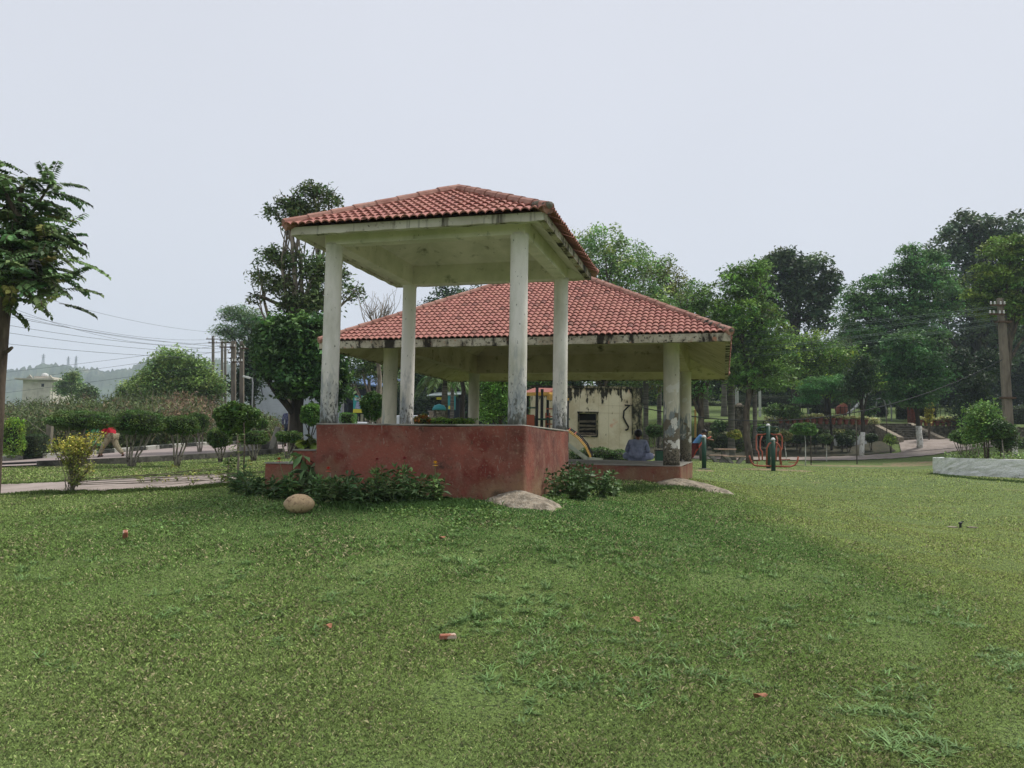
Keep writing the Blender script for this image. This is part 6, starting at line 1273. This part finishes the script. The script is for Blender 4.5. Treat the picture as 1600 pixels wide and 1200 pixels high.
b = G(676, 44); mb = MB(); wbox(mb, W(670, 660, 44).x, W(680, 660, 44).x, 44, 44.3, b.z-.2, W(675, 644, 44).z); t = thing('brick_stub', 'pale brick gate stub left of the domed drum', 'pier', b); mb.build('shaft', MATS['mortar'], t); mb = MB(); mb.box((W(675, 660, 44).x, 44.15, W(675, 644, 44).z+.04), (.5, .4, .08)); mb.build('cap', MATS['concrete'], t)
fence(700, 830, 48, 1.7, 'dark railing seen between the middle gazebo columns', None, .3)
# distant house, pylons, hill
b = Vector((W(55, 660, 160).x, 160, EYE)); t = thing('distant_house', 'pale flat-roofed house with a rooftop tank rising above the scrub at the left', 'house', (b.x, 160, 0))
x0, x1, xm = W(32, 660, 160).x, W(80, 660, 160).x, W(57, 660, 160).x; zt = W(60, 594, 160).z; mb = MB(); wbox(mb, x0, x1, 160, 168, 0, zt); wbox(mb, xm, x1-.2, 159.5, 160, 0, zt-.4); mb.build('wall', MATS['house_white'], t)
mb = MB(); wbox(mb, W(25, 660, 160).x, W(86, 660, 160).x, 158.6, 169, zt+.003, zt+.3); wbox(mb, W(44, 660, 160).x, W(66, 660, 160).x, 161, 166, zt+.3, zt+.9); mb.build('roof_slab', MATS['house_white'], t)
mb = MB(); mb.lathe((W(52, 660, 160).x, 163, zt+.9), [(.6, 0), (.7, .2), (.6, .6), (.2, .8)], 12); mb.build('water_tank', MATS['white_paint'], t); mb = MB(); wbox(mb, W(59, 660, 159).x, W(63, 660, 159).x, 159.42, 159.49, W(60, 604, 159).z, W(60, 599, 159).z); mb.build('window', MATS['glass_dark'], t)
for px in (41, 73):
    mb = MB(); x = W(px, 660, 158.6).x; mb.add([(x-.6, 158.7, zt+.3), (x+.6, 158.7, zt+.3), (x, 158.7, zt+1), (x-.6, 159, zt+.3), (x+.6, 159, zt+.3), (x, 159, zt+1)], [(0, 1, 2), (5, 4, 3), (0, 3, 4, 1), (1, 4, 5, 2), (2, 5, 3, 0)]); mb.build('parapet_gable', MATS['house_white'], t)
prof = [(-900, 560), (-400, 572), (-100, 582), (0, 577), (40, 574), (67, 569), (90, 570), (118, 576), (160, 579), (200, 577), (225, 566), (245, 560), (275, 558), (320, 566), (420, 585), (520, 600), (700, 622), (1000, 645), (1400, 660), (2200, 665)]
def py_at(px):
    for (a, ya), (c, yc) in zip(prof, prof[1:]):
        if px <= c: return ya+(yc-ya)*(px-a)/(c-a)
    return 665
V_ = []; PX = np.arange(-900, 2200, 3.0); nx = len(PX); rr = random.Random(9)
ys2 = [560, 640, 720, 800, 880, 940, 990, 1020, 1060, 1120]; sc_ = [0, .16, .34, .52, .72, .88, .97, 1.0, .9, .5]
for dy, s in zip(ys2, sc_):
    for i, px in enumerate(PX):
        top = W(px, py_at(px), 1000).z; zz = s*top+(rr.uniform(-1, 1)*3.2+3*math.sin(px*.05+dy)+5*math.sin(px*.017+dy*.3))*(s > .05)*(.5+.5*s)
        V_.append((W(px, 660, 1000).x*(dy/1000), dy, zz if s > 0 else EYE-2))
V_ = np.array(V_); Fq = np.array([(k*nx+i, k*nx+i+1, (k+1)*nx+i+1, (k+1)*nx+i) for k in range(len(ys2)-1) for i in range(nx-1)])
tag(np_mesh('hills', V_, Fq, MATS['hill_green']), kind='structure')
for px, yt, lab in ((67, 553, 'hazy transmission pylon on the hill crest, leftmost of three'), (106, 557, 'hazy transmission pylon on the hill crest, middle of three'), (118, 556, 'hazy transmission pylon on the hill crest, rightmost of three')):
    c = W(px, py_at(px)+3, 1010); t_ = W(px, yt, 1010); H_ = t_.z-c.z; mb = MB()
    for sx, sy in ((-1, -1), (1, -1), (1, 1), (-1, 1)): mb.bar((c.x+sx*1.6, 1010+sy*1.6, c.z-3), (c.x+sx*.3, 1010+sy*.3, t_.z), .45)
    for f in (.3, .5, .7): mb.bar((c.x-1.6+f, 1010, c.z+H_*f), (c.x+1.6-f, 1010, c.z+H_*(f+.12)), .3)
    for f in (.72, .86): mb.bar((c.x-2.8, 1010, c.z+H_*f), (c.x+2.8, 1010, c.z+H_*f), .4)
    tag(mb.build('pylon', MATS['steel'], loc=c), lab, 'pylon', 'pylons on the hill')
# ------------------------------------------------------------------ flower bed and nearby plants
def lathe_flower(P_, c, col, r):
    pass
def ring_z(z): return -.35 if z < 0 else (.25 if z < .01 else .8)
def herb(label, base, H_, nst, col, lsize, cat='flowering plant', name='zinnia_plant', flowers=(), grp='plants in the flower bed', spread=.5, pairs=6, m=None, droop=.2, asp=.42):
    base = Vector(base); t = thing(name, label, cat, base, 0, grp); st = MB(); P_, A_, S_, I_ = [], [], [], []; tops = []
    for k in range(nst):
        a = random.uniform(0, 2*PI); sp_ = random.uniform(.2, 1)*spread*H_; top = base+Vector((math.cos(a)*sp_, math.sin(a)*sp_, H_*random.uniform(.7, 1)))
        b0 = base+Vector((math.cos(a)*sp_*.25, math.sin(a)*sp_*.25, -.03)); st.tube([b0, b0.lerp(top, .5)+Vector((0, 0, .03)), top], [.006, .005, .003], 4); tops.append(top)
        for q in range(pairs):
            f = (q+.6)/pairs; p_ = b0.lerp(top, f); ph = q*PI/2+a
            for s in (0, PI):
                ax = Vector((math.cos(ph+s), math.sin(ph+s), random.uniform(-.2, .75)-droop)); ax.normalize(); L_ = lsize*random.uniform(.7, 1.15)*(1-.35*abs(f-.5))
                P_.append(tuple(p_+ax*L_*.5)); A_.append(tuple(ax)); S_.append(L_); I_.append(k)
        for s in range(3):
            ax = Vector((random.uniform(-1, 1), random.uniform(-1, 1), 1.2)).normalized(); P_.append(tuple(top+ax*lsize*.25)); A_.append(tuple(ax)); S_.append(lsize*.55); I_.append(k)
    st.build('stem', MATS['stalk'], t)
    leaves('leaves', np.array(P_), np.array(S_), leafcols(np.array(I_), col, .22, .2), m or MG, t, axis=np.array(A_), aspect=asp, updir=.7)
    for fx, (c, dz) in enumerate(flowers):
        tp = tops[fx % len(tops)] if dz is None else dz; fb = MB(); b0 = base.copy(); fb.tube([b0, tp], .004, 4)
        fl = MB(); ps = []
        for ring, (r_, z) in enumerate(((.044, -.012), (.036, .004), (.024, .016))):
            for i in range(10): a = 2*PI*i/10+ring*.3; ps.append((r_, a, z))
        for r_, a, z in ps:
            d = Vector((math.cos(a), math.sin(a), .15+ring_z(z))); s = Vector((-math.sin(a), math.cos(a), 0)); o_ = tp+Vector((0, 0, z)); fl.add([o_, o_+d*r_*.6+s*.014, o_+d*r_, o_+d*r_*.6-s*.014], [(0, 1, 2, 3)], 0, c)
        fb.build('flower_stalk', MATS['stalk'], t); fl.build('flower_head', MATS['flower'], t)
    return t
mat('stalk', rgb(88, 108, 62), rough=.7)
RED, YEL, PNK = rgb(208, 68, 52), rgb(226, 182, 50), rgb(150, 50, 58)
spots = []
rs = random.Random(21)
def at(px, d): return G(px, d)
# a broad bed from the steps to right of the boulder, along the plinth foot
named = [(455, 10.9, .30, [(RED, W(463, 697, 10.9)) if False else (RED, W(436, 719, 11.2))], 'flowering plant with a red-orange bloom at the left end near the low step'),
         (512, 10.2, .34, [(RED, W(513, 734, 10.2))], 'flowering plant with a bright red bloom low before the left corner of the plinth'),
         (590, 10.35, .42, [(PNK, W(589, 720, 10.35))], 'plant with one faded dark bloom left of the middle of the plinth'),
         (632, 10.3, .44, [(PNK, W(632, 718, 10.3))], 'tall plant with a dark pink bloom before the middle of the plinth'),
         (681, 10.1, .36, [(YEL, W(680, 725, 10.1))], 'separate leafy plant with a yellow bloom, rightmost in the bed by the plinth')]
for px, d, hh, fl, lab in named: herb(lab, at(px, d), hh, 7, rgb(74, 98, 62), .155, flowers=fl, pairs=7, spread=.38, asp=.34)
where = [(372, 12.4, 'far left end, beside the path'), (388, 12.0, 'left end below the thin sapling'), (403, 11.8, 'left part, before the lowest step'), (418, 11.3, 'left part under the red-orange bloom'), (392, 11.4, 'front left edge of the bed'), (430, 10.8, 'left of the boulder, at the bed edge'),
         (440, 11.2, 'behind and left of the boulder'), (470, 11.2, 'behind the boulder, under the big-leaved plant'), (488, 10.9, 'behind and right of the boulder'), (500, 10.1, 'just right of the boulder'), (524, 10.0, 'front row right of the boulder'), (538, 10.3, 'before the left part of the plinth'), (552, 10.0, 'front row before the left part of the plinth'),
         (568, 10.2, 'before the plinth left of the dark bloom'), (578, 9.9, 'front row under the faded bloom'), (606, 10.0, 'front row between the two dark blooms'), (612, 10.35, 'against the plinth between the two dark blooms'), (622, 10.0, 'front row right of the middle'), (645, 10.0, 'front row near the right end'), (655, 10.25, 'against the plinth near the right end'), (545, 10.55, 'against the plinth at the left'), (510, 10.7, 'at the left corner of the plinth')]
for i, (px, d, wh) in enumerate(where):
    hh = rs.uniform(.22, .34) if px < 470 or px > 500 else .28
    herb('leafy green plant in the flower bed, '+wh, at(px, d), hh*rs.uniform(.85, 1.35), rs.randint(4, 7), [rgb(62, 82, 54), rgb(72, 92, 62), rgb(56, 74, 50)][i % 3], rs.uniform(.13, .17), name='leafy_plant', cat='plant', spread=rs.uniform(.4, .65), pairs=6, asp=.32)
# big-leaved plant spilling over the steps
t = thing('broad_leaf_plant', 'sprawling plant with large drooping leaves covering the gazebo steps', 'plant', G(478, 12.0)); P_, A_, S_ = [], [], []; st = MB(); b0 = G(478, 12.0)
for i in range(15):
    e = W(random.uniform(474, 524), random.uniform(706, 745), random.uniform(10.9, 11.9)); st.tube([b0, b0.lerp(e, .6)+Vector((0, 0, .12)), e], [.014, .01, .006], 5)
    for k in range(6):
        ax = Vector((random.uniform(-1, 1), random.uniform(-1, .6), random.uniform(-.9, .2))).normalized(); L_ = random.uniform(.14, .26); P_.append(tuple(e+ax*L_*.5+Vector((random.uniform(-.1, .1), random.uniform(-.1, .1), random.uniform(-.08, .08))))); A_.append(tuple(ax)); S_.append(L_)
st.build('stem', MATS['stalk'], t); leaves('leaves', np.array(P_), np.array(S_), leafcols(np.arange(len(P_))//6, rgb(70, 90, 62), .3), MG, t, axis=np.array(A_), aspect=.6, updir=1)
P_, A_, S_ = [], [], []; t = thing('broad_leaf_plant', 'upright fresh-green broad-leaved plant above the steps left of the plinth corner', 'plant', G(478, 13.6)); b0 = G(478, 13.6); st = MB()
for i in range(9):
    e = W(random.uniform(474, 494), random.uniform(680, 700), 13.4); st.tube([b0, e], [.012, .006], 5)
    for k in range(4): ax = Vector((random.uniform(-1, 1), random.uniform(-1, .4), random.uniform(-.7, .6))).normalized(); L_ = random.uniform(.15, .24); P_.append(tuple(e+ax*L_*.4)); A_.append(tuple(ax)); S_.append(L_)
st.build('stem', MATS['stalk'], t); leaves('leaves', np.array(P_), np.array(S_), leafcols(np.arange(len(P_))//4, rgb(104, 124, 66), .4), MG, t, axis=np.array(A_), aspect=.65, updir=1)
# bush between the two gazebos
for i, (px, d, H_, n_, lab) in enumerate(((868, 11.6, .40, 6, 'thin upright weed at the right foot of the small gazebo plinth'), (890, 12.3, .40, 13, 'leafy bush against the right foot of the small gazebo plinth'), (915, 12.5, .52, 15, 'tallest leafy bush between the two gazebos'), (938, 12.7, .42, 13, 'right leafy bush between the two gazebos'), (905, 11.5, .22, 12, 'low leafy bush in front between the two gazebos'), (958, 13.2, .30, 8, 'sparse bush right end before the pavilion slab'))):
    herb(lab, at(px, d), H_, n_, rgb(62, 82, 54) if i % 2 else rgb(54, 72, 48), .115, name='leafy_bush', cat='bush', grp='bushes between the two gazebos', spread=.75, pairs=7, asp=.6)
# saplings
for px, d, py, lab in ((369, 14.9, 663, 'thin pale sapling stem below the ball-headed shrub, at the bed'),):
    pass
b0 = G(373, 12.9); t = thing('sapling', 'slender pale sapling with few leaves rising from the left end of the flower bed', 'sapling', b0); mb = MB(); tp = W(371, 683, 12.9); mb.tube([b0-Vector((0, 0, .05)), b0.lerp(tp, .5)+Vector((.02, 0, 0)), tp], [.018, .014, .008], 6); mb.build('stem', BP, t, smooth=True)
n = 90; P_ = np.array([tuple(b0.lerp(tp, random.choice((.15, .2, .3, .55, .75, .9, 1.0)))+Vector((random.uniform(-.1, .1), random.uniform(-.1, .1), random.uniform(-.07, .07)))) for _ in range(n)]); leaves('leaves', P_, .05+.04*rng.random(n), leafcols(np.arange(n)//5, rgb(84, 100, 60)), MG, t)
b0 = G(357, 13.6); t = thing('sapling', 'short leafy sapling beside the path left of the slender one', 'sapling', b0); mb = MB(); tp = W(358, 716, 13.6); mb.tube([b0-Vector((0, 0, .05)), tp], [.014, .007], 6); mb.build('stem', BP, t, smooth=True)
n = 150; P_ = np.array([tuple(b0.lerp(tp, random.random())+Vector((random.gauss(0, .06), random.gauss(0, .06), 0))) for _ in range(n)]); leaves('leaves', P_, .05+.04*rng.random(n), leafcols(np.arange(n)//5, rgb(66, 84, 50)), MG, t)
# yellow bush
b0 = G(113, 13.0); t = thing('yellow_bush', 'small yellow-green bush with many upright bare stems beside the path', 'shrub', b0); st = MB(); P_ = []; m_ = pxm(13.0)
for i in range(26):
    a = random.uniform(0, 2*PI); tx, tz = random.gauss(0, 26), random.uniform(28, 92); tx = max(-26, min(42, tx+tz*.05)); tp = b0+Vector((tx*m_, random.uniform(-.25, .25), tz*m_))
    if tz < 60 and tx < 0: tp.x *= .5
    md = b0+Vector((tx*m_*.35, 0, tz*m_*.4)); st.tube([b0+Vector((random.uniform(-.05, .05), random.uniform(-.04, .04), -.05)), md, tp], [.009, .007, .003], 5)
    for k in range(7): q = md.lerp(tp, random.uniform(.3, 1))+Vector((random.gauss(0, .05), random.gauss(0, .05), random.gauss(0, .04))); st.tube([md.lerp(tp, random.uniform(.2, .8)), q], [.005, .002], 3); P_.append((q, tz))
st.build('stem', MATS['bark_pale'], t, smooth=True)
q = np.array([tuple(p_+Vector((random.gauss(0, .035), random.gauss(0, .035), random.gauss(0, .03)))) for p_, z in P_ for _ in range(11)]+[tuple(W(random.gauss(112, 15), random.gauss(697, 7), 13+random.gauss(0, .15))) for _ in range(800)])
c_ = leafcols(np.arange(len(q))//8, rgb(112, 114, 62), .25); hz_ = np.clip((q[:, 2]-b0.z-.35)/.6, 0, 1)[:, None]; c_ = c_*(1-hz_)*np.array([[.8, .85, .9]])+c_*hz_*np.array([[1.22, 1.12, .85]])
ax = rng.normal(size=q.shape); ax[:, 2] = np.abs(ax[:, 2]); leaves('foliage', q, .035+.03*rng.random(len(q)), c_, MG, t, axis=ax, aspect=.5)
# croton with red tips behind the plinth
hc = G(660, 24); bushy('croton_bush', 'bush with red and orange leaf tips showing above the plinth between the left columns', 657, 24, 658, 16, 13, rgb(86, 96, 54), 2200, .12, MG, 3, tint=(.45, (2.6, .8, .7)))
# ------------------------------------------------------------------ grass
def inside_plan(x, y):
    """True where paving, plinths or the boulder cover the soil"""
    out = np.zeros(len(x), bool)
    for off_ in (soff(.16), loff(.22)):
        o_, u_, v_ = off_[0], off_[1]-off_[0], off_[3]-off_[0]
        a = ((x-o_.x)*u_.x+(y-o_.y)*u_.y)/u_.length_squared; b_ = ((x-o_.x)*v_.x+(y-o_.y)*v_.y)/v_.length_squared
        out |= (a > 0) & (a < 1) & (b_ > 0) & (b_ < 1)
    pxs = x/np.maximum(y, .1)*F*1.003+800
    n_ = np.interp(pxs, [-260, 0, 150, 290, 372], [14.2, 13.4, 12.9, 13.1, 13.6]); f_ = np.interp(pxs, [-260, 0, 150, 290, 372], [17.0, 16.6, 16.4, 16.4, 15.6])
    out |= (pxs < 374) & (y > n_+.03) & (y < f_-.03)
    out |= (pxs < 720) & (y > np.interp(pxs, [p[0] for p in RN], [p[1] for p in RN]))
    def ell(px, d, rx, ry):
        c = G(px, d); return ((x-c.x)/rx)**2+((y-c.y)/ry)**2 < 1
    keep = rng.random(len(x))
    for e in ((1315, 14.2, .5, .5),): out |= ell(*e) & (keep < .62)
    c = nb+(UU-VV)*.25; out |= (x-c.x)**2+(y-c.y)**2 < .33**2
    c = pb+(UU-VV*.8)*.5; out |= (x-c.x)**2+(y-c.y)**2 < .6**2
    return out
def fbm(x, y, s, seed=0):
    r_ = np.zeros_like(x); a = 1
    for k in range(4):
        f = s*2**k; r_ += a*np.sin(x*f*1.3+1.7*np.sin(y*f*.9+seed+k)+k*2.1)*np.sin(y*f*1.1+1.3*np.sin(x*f*1.2+seed*2)+k); a *= .55
    return r_
def blades(name, x, y, z, ht, wd, cols, lean=.55, bend=True):
    n = len(x); a = rng.random(n)*2*PI; ln = lean*(.3+rng.random(n)); dx, dy = np.cos(a)*ln, np.sin(a)*ln
    b2 = rng.random(n)*2*PI; sx, sy = np.cos(b2)*wd/2, np.sin(b2)*wd/2
    p0 = np.stack([x-sx, y-sy, z], 1); p1 = np.stack([x+sx, y+sy, z], 1)
    m1 = np.stack([x+dx*ht*.45+sx*.8, y+dy*ht*.45+sy*.8, z+ht*.6], 1); tp = np.stack([x+dx*ht*1.1, y+dy*ht*1.1, z+ht*(1-ln*.35)], 1)
    V = np.stack([p0, p1, m1, tp], 1).reshape(-1, 3)
    return np_mesh(name, V, np.arange(4*n).reshape(n, 4), MATS['grass_blade'], np.repeat(cols, 4, 0))
def gz(x, y):
    z = H(x, y); return z+(np.sin(x*2.1+np.sin(y*1.7))*np.sin(y*2.6+1.3*np.sin(x*1.1))*.018+np.sin(x*5.3+y*1.9)*np.sin(y*4.7-x*2.2)*.007)*sstep(30, 20, y)*sstep(24, 15, np.abs(x))
def zone(d0, d1, dens, ht, wd, side=0):
    if side: n = int((d1-d0)*2*side*dens); d = rng.uniform(d0, d1, n); x = (np.abs(d)*.69*(d > 0)+side*rng.random(n))*np.where(rng.random(n) < .5, -1, 1)
    else: A = (d1-d0)*1.36*(d0+d1)/2; n = int(A*dens); d = np.sqrt(d0*d0+(d1*d1-d0*d0)*rng.random(n)); x = d*rng.uniform(-.69, .69, n)
    ok = ~inside_plan(x, d); x, d = x[ok], d[ok]
    m1 = fbm(x, d, .55, 1); m2 = fbm(x, d, 1.6, 5)
    right = sstep(3.3, 5.6, x+.35*m2+.25*m1)
    base = np.array(rgb(108, 134, 68))[None]*np.ones((len(x), 1)); yel = np.array(rgb(146, 162, 90)); dry = np.array(rgb(160, 156, 116)); dg = np.array(rgb(74, 118, 58))
    t = np.clip(.32+.14*m1, 0, 1)[:, None]; base = base*(1-t)+yel*t
    mound = np.exp(-((x-.3)/5.0)**2-((d-10.5)/4.4)**2)[:, None]*.85*(1-right)[:, None]; base = base*(1-mound)+dg*mound
    base = base*(1-.75*right[:, None])+np.array(rgb(150, 166, 92))*.75*right[:, None]
    near = np.clip((6.2-d)/3, 0, 1)[:, None]*.35; base = base*(1-near)+np.array(rgb(122, 136, 88))*near
    dr = (rng.random(len(x)) < .13+.08*np.clip(m2, -1, 1))[:, None]; base = np.where(dr, dry, base); base = base*np.array([[1.56, 1.46, 1.62]])*(.22+1.4*rng.random((len(x), 1))**1.3)
    hh = ht*(.5+.9*rng.random(len(x)))*(1+.35*np.clip(m2, -1, 1.2))*(1-.3*right)
    return x, d, gz(x, d)-.004, hh, wd*(.6+.8*rng.random(len(x))), base
parts = [zone(2.9, 4.6, 17000, .019, .0030), zone(4.6, 7, 11500, .022, .0036), zone(7, 10.5, 6000, .028, .0050), zone(10.5, 15, 2500, .034, .0078), zone(15, 24, 750, .04, .013), zone(24, 42, 140, .045, .024), zone(-1, 2.9, 2600, .024, .0065, 4), zone(2.9, 8, 2400, .024, .0068, 4), zone(8, 15, 1200, .034, .0100, 4), zone(15, 24, 420, .042, .016, 5)]
cat_ = [np.concatenate([p_[i] for p_ in parts]) for i in range(6)]
tag(blades('lawn_grass', *cat_, lean=.8), kind='stuff')
# coarse crabgrass tufts, scattered as in the photo
TP = [(400, 900, 30), (330, 925, 20), (520, 965, 30), (490, 980, 26), (360, 975, 20), (280, 965, 14), (640, 870, 30), (720, 880, 40), (760, 900, 40), (690, 860, 30), (560, 895, 24), (800, 950, 60), (840, 980, 50), (760, 965, 50), (880, 940, 40), (900, 1000, 40), (980, 1000, 40), (850, 1020, 40), (720, 975, 40),
      (1000, 1050, 40), (970, 1075, 40), (820, 1060, 36), (1040, 1040, 30), (1150, 1000, 40), (1120, 1010, 30), (1220, 990, 26), (1150, 1070, 30), (1390, 1070, 40), (1380, 1080, 30), (1395, 1120, 40), (1410, 1170, 50), (1340, 1115, 30), (1440, 1165, 30), (1550, 1035, 40), (1580, 1040, 30), (1120, 895, 30), (1280, 915, 30), (1180, 890, 20), (980, 880, 40), (920, 870, 40), (1030, 890, 40), (1430, 950, 40), (1480, 970, 30), (1250, 880, 20), (1330, 860, 20),
      (90, 880, 24), (60, 885, 20), (210, 875, 16), (150, 830, 20), (30, 870, 20), (600, 840, 30), (500, 840, 24), (950, 840, 40), (870, 860, 40), (1080, 860, 40), (450, 830, 24), (700, 830, 30), (1050, 960, 24), (1190, 960, 20), (1300, 980, 30), (540, 940, 20), (110, 1050, 10), (1600, 1180, 20), (900, 1060, 24), (840, 1090, 16), (1240, 1180, 10)]
X_, Y_, Hh_, Wd_, C_ = [], [], [], [], []
def px_ground(px, py):
    lo, hi = 2.5, 40
    for _ in range(22):
        m_ = (lo+hi)/2; g_ = W(px, py, m_)
        if g_.z > h(g_.x, g_.y): lo = m_
        else: hi = m_
    return lo
PB = []; PL = []
for px, py, k in TP:
    d = px_ground(px, py)
    for j in range(max(3, int(k/3.2))):
        qx, qd = px+rng.normal()*34, d*(1+rng.normal()*.035); c = G(qx, qd); nb_ = int(rng.integers(12, 26)); s = rng.uniform(.5, 1.05); cc = np.array(rgb(108, 138, 80))*rng.uniform(.75, 1.2)
        for i in range(nb_):
            a = rng.random()*2*PI; L_ = s*rng.uniform(.05, .15); el = rng.uniform(.05, .85); PB.append((c.x+rng.normal()*.02, c.y+rng.normal()*.02, c.z, a, L_, el)); PL.append(np.clip(cc*rng.uniform(.65, 1.45), 0, 1))
PB = np.array(PB); PL = np.array(PL); n = len(PB); ca, sa_ = np.cos(PB[:, 3]), np.sin(PB[:, 3]); V = np.zeros((n, 6, 3)); zz = gz(PB[:, 0], PB[:, 1])
for i, f in enumerate((0, .5, 1)):
    e = PB[:, 5]; r_ = PB[:, 4]*f*np.cos(e); z = PB[:, 4]*(f*np.sin(e)-f*f*.45*np.sin(e)); w_ = (.0040, .0036, .0007)[i]
    for s in (0, 1):
        sg_ = w_*(1 if s else -1); V[:, i*2+s, 0] = PB[:, 0]+ca*r_-sa_*sg_; V[:, i*2+s, 1] = PB[:, 1]+sa_*r_+ca*sg_; V[:, i*2+s, 2] = zz+z+.004
Fq = np.stack([np.arange(n)*6+k for k in (0, 1, 3, 2)]+[np.arange(n)*6+k for k in (2, 3, 5, 4)], 1).reshape(-1, 4)
tag(np_mesh('crabgrass', V.reshape(-1, 3), Fq, MATS['grass_blade'], np.repeat(PL, 6, 0)), kind='stuff')
# small broad-leaved weeds, thick near the plinth
n = 26000; d = 7.4+rng.random(n)**.8*4.2; x = rng.normal(size=n)*.17*d-.12*d; ok = ~inside_plan(x, d) & (fbm(x, d, 1.1, 9) > .15+.5*rng.random(n)); x, d = x[ok], d[ok]
P_ = np.stack([x, d, gz(x, d)+.015+.03*rng.random(len(x))], 1); c_ = leafcols(np.arange(len(x))//6, rgb(76, 98, 56), .15)
tag(leaves('clover_weeds', P_, .02+.022*rng.random(len(x)), c_, ML, None, (0, 0, 0), updir=2, aspect=.8), kind='stuff')
# longer turf fringe along path edges and plinth
def fringe(pl, wd, n, ht, col):
    q = [Vector(W(px, 700, d)[:2]) for px, d in pl]; s = rng.integers(0, len(q)-1, n); f = rng.random(n); x = np.array([q[i].x*(1-t)+q[i+1].x*t for i, t in zip(s, f)])+rng.normal(size=n)*wd; y = np.array([q[i].y*(1-t)+q[i+1].y*t for i, t in zip(s, f)])+rng.normal(size=n)*wd
    return x, y, gz(x, y)-.01, ht*(.4+rng.random(n)), .008*(.6+.8*rng.random(n)), np.array(col)*(.6+.7*rng.random((n, 1)))
fr = [fringe([(-60, 13.5), (0, 13.35), (150, 12.85), (290, 13.05), (372, 13.5)], .07, 9000, .07, rgb(92, 112, 58)), fringe([(-60, 17.1), (0, 16.7), (150, 16.5), (290, 16.5), (372, 15.8)], .07, 5000, .08, rgb(92, 112, 58)),
      fringe([(540, 10.1), (640, 9.95), (740, 9.95)], .18, 9000, .08, rgb(78, 108, 54)), fringe([(960, 14.8), (1030, 15.6), (1100, 15.6)], .2, 3000, .07, rgb(84, 112, 56)),
      fringe([(320, 15.0), (366, 14.7)], .06, 500, .05, rgb(98, 104, 60)), fringe([(1457, 33.5), (1480, 28.5), (1530, 25.8), (1600, 24.4), (1680, 24.4)], .1, 3000, .08, rgb(84, 108, 56))]
tag(blades('edge_grass', *[np.concatenate([p_[i] for p_ in fr]) for i in range(6)], lean=.5), kind='stuff')
HAZE=.00045
# ------------------------------------------------------------------ light, sky, haze
w = bpy.data.worlds.new('World'); sc.world = w; w.use_nodes = True; nt = w.node_tree; N = nt.nodes; L = nt.links
bg = N['Background']; sky = N.new('ShaderNodeTexSky'); sky.sky_type = 'NISHITA'; sky.sun_disc = False
EL, AZ = R(58), R(65)
sky.sun_elevation = EL; sky.sun_rotation = AZ; sky.dust_density = 4; sky.air_density = 1.2
tc = N.new('ShaderNodeTexCoord'); sp = N.new('ShaderNodeSeparateXYZ'); L.new(tc.outputs['Generated'], sp.inputs[0])
cr = N.new('ShaderNodeValToRGB'); L.new(sp.outputs[2], cr.inputs[0])
e = cr.color_ramp.elements; S = 1/.1
e[0].position = 0; e[0].color = (*[v for v in (.70, .72, .80)], 1)
e[1].position = .6; e[1].color = (.645, .66, .725, 1); e2 = cr.color_ramp.elements.new(.12); e2.color = (.655, .675, .75, 1)
nz = N.new('ShaderNodeTexNoise'); nz.inputs['Scale'].default_value = 1.6; nz.inputs['Detail'].default_value = 3; L.new(tc.outputs['Generated'], nz.inputs[0])
mr = N.new('ShaderNodeMapRange'); mr.inputs[1].default_value = .3; mr.inputs[2].default_value = .7; mr.inputs[3].default_value = 9.7; mr.inputs[4].default_value = 10.3; L.new(nz.outputs[0], mr.inputs[0])
vm = N.new('ShaderNodeVectorMath'); vm.operation = 'SCALE'; L.new(cr.outputs[0], vm.inputs[0]); L.new(mr.outputs[0], vm.inputs[3])
mx = N.new('ShaderNodeMix'); mx.data_type = 'RGBA'; mx.inputs[0].default_value = .93; L.new(sky.outputs[0], mx.inputs[6]); L.new(vm.outputs[0], mx.inputs[7])
L.new(mx.outputs[2], bg.inputs[0]); bg.inputs[1].default_value = .1
sl = bpy.data.lights.new('sun', 'SUN'); so = bpy.data.objects.new('sun', sl); COL.objects.link(so)
sl.energy = 3.2; sl.angle = R(14); sl.color = (1, .96, .9)
so.rotation_euler = Vector((math.sin(AZ)*math.cos(EL), math.cos(AZ)*math.cos(EL), math.sin(EL))).to_track_quat('Z', 'Y').to_euler(); so.location = (30, 10, 40)
hz = MB(); hz.box((-100, 560, 88), (2600, 1500, 2*88+0.0), ); 
ho = hz.build('haze', []); 
zb = min(v.co.z for v in g.data.vertices)
for v in ho.data.vertices:
    v.co.z = -4 if v.co.z < 50 else 175
    v.co.y = -220 if v.co.y < 0 else 1290
hm = bpy.data.materials.new('haze_air'); hm.use_nodes = True; hn = hm.node_tree; hn.nodes.remove(hn.nodes['Principled BSDF'])
pv = hn.nodes.new('ShaderNodeVolumePrincipled'); pv.inputs['Color'].default_value = (.74, .86, 1, 1); pv.inputs['Density'].default_value = HAZE
hn.links.new(pv.outputs[0], hn.nodes['Material Output'].inputs['Volume']); ho.data.materials.append(hm); tag(ho, kind='stuff')
sc.view_settings.view_transform = 'Standard'; sc.view_settings.look = 'None'; sc.view_settings.exposure = .22; sc.view_settings.gamma = 1
sc.cycles.max_bounces = 6; sc.cycles.transparent_max_bounces = 4; sc.cycles.volume_bounces = 1
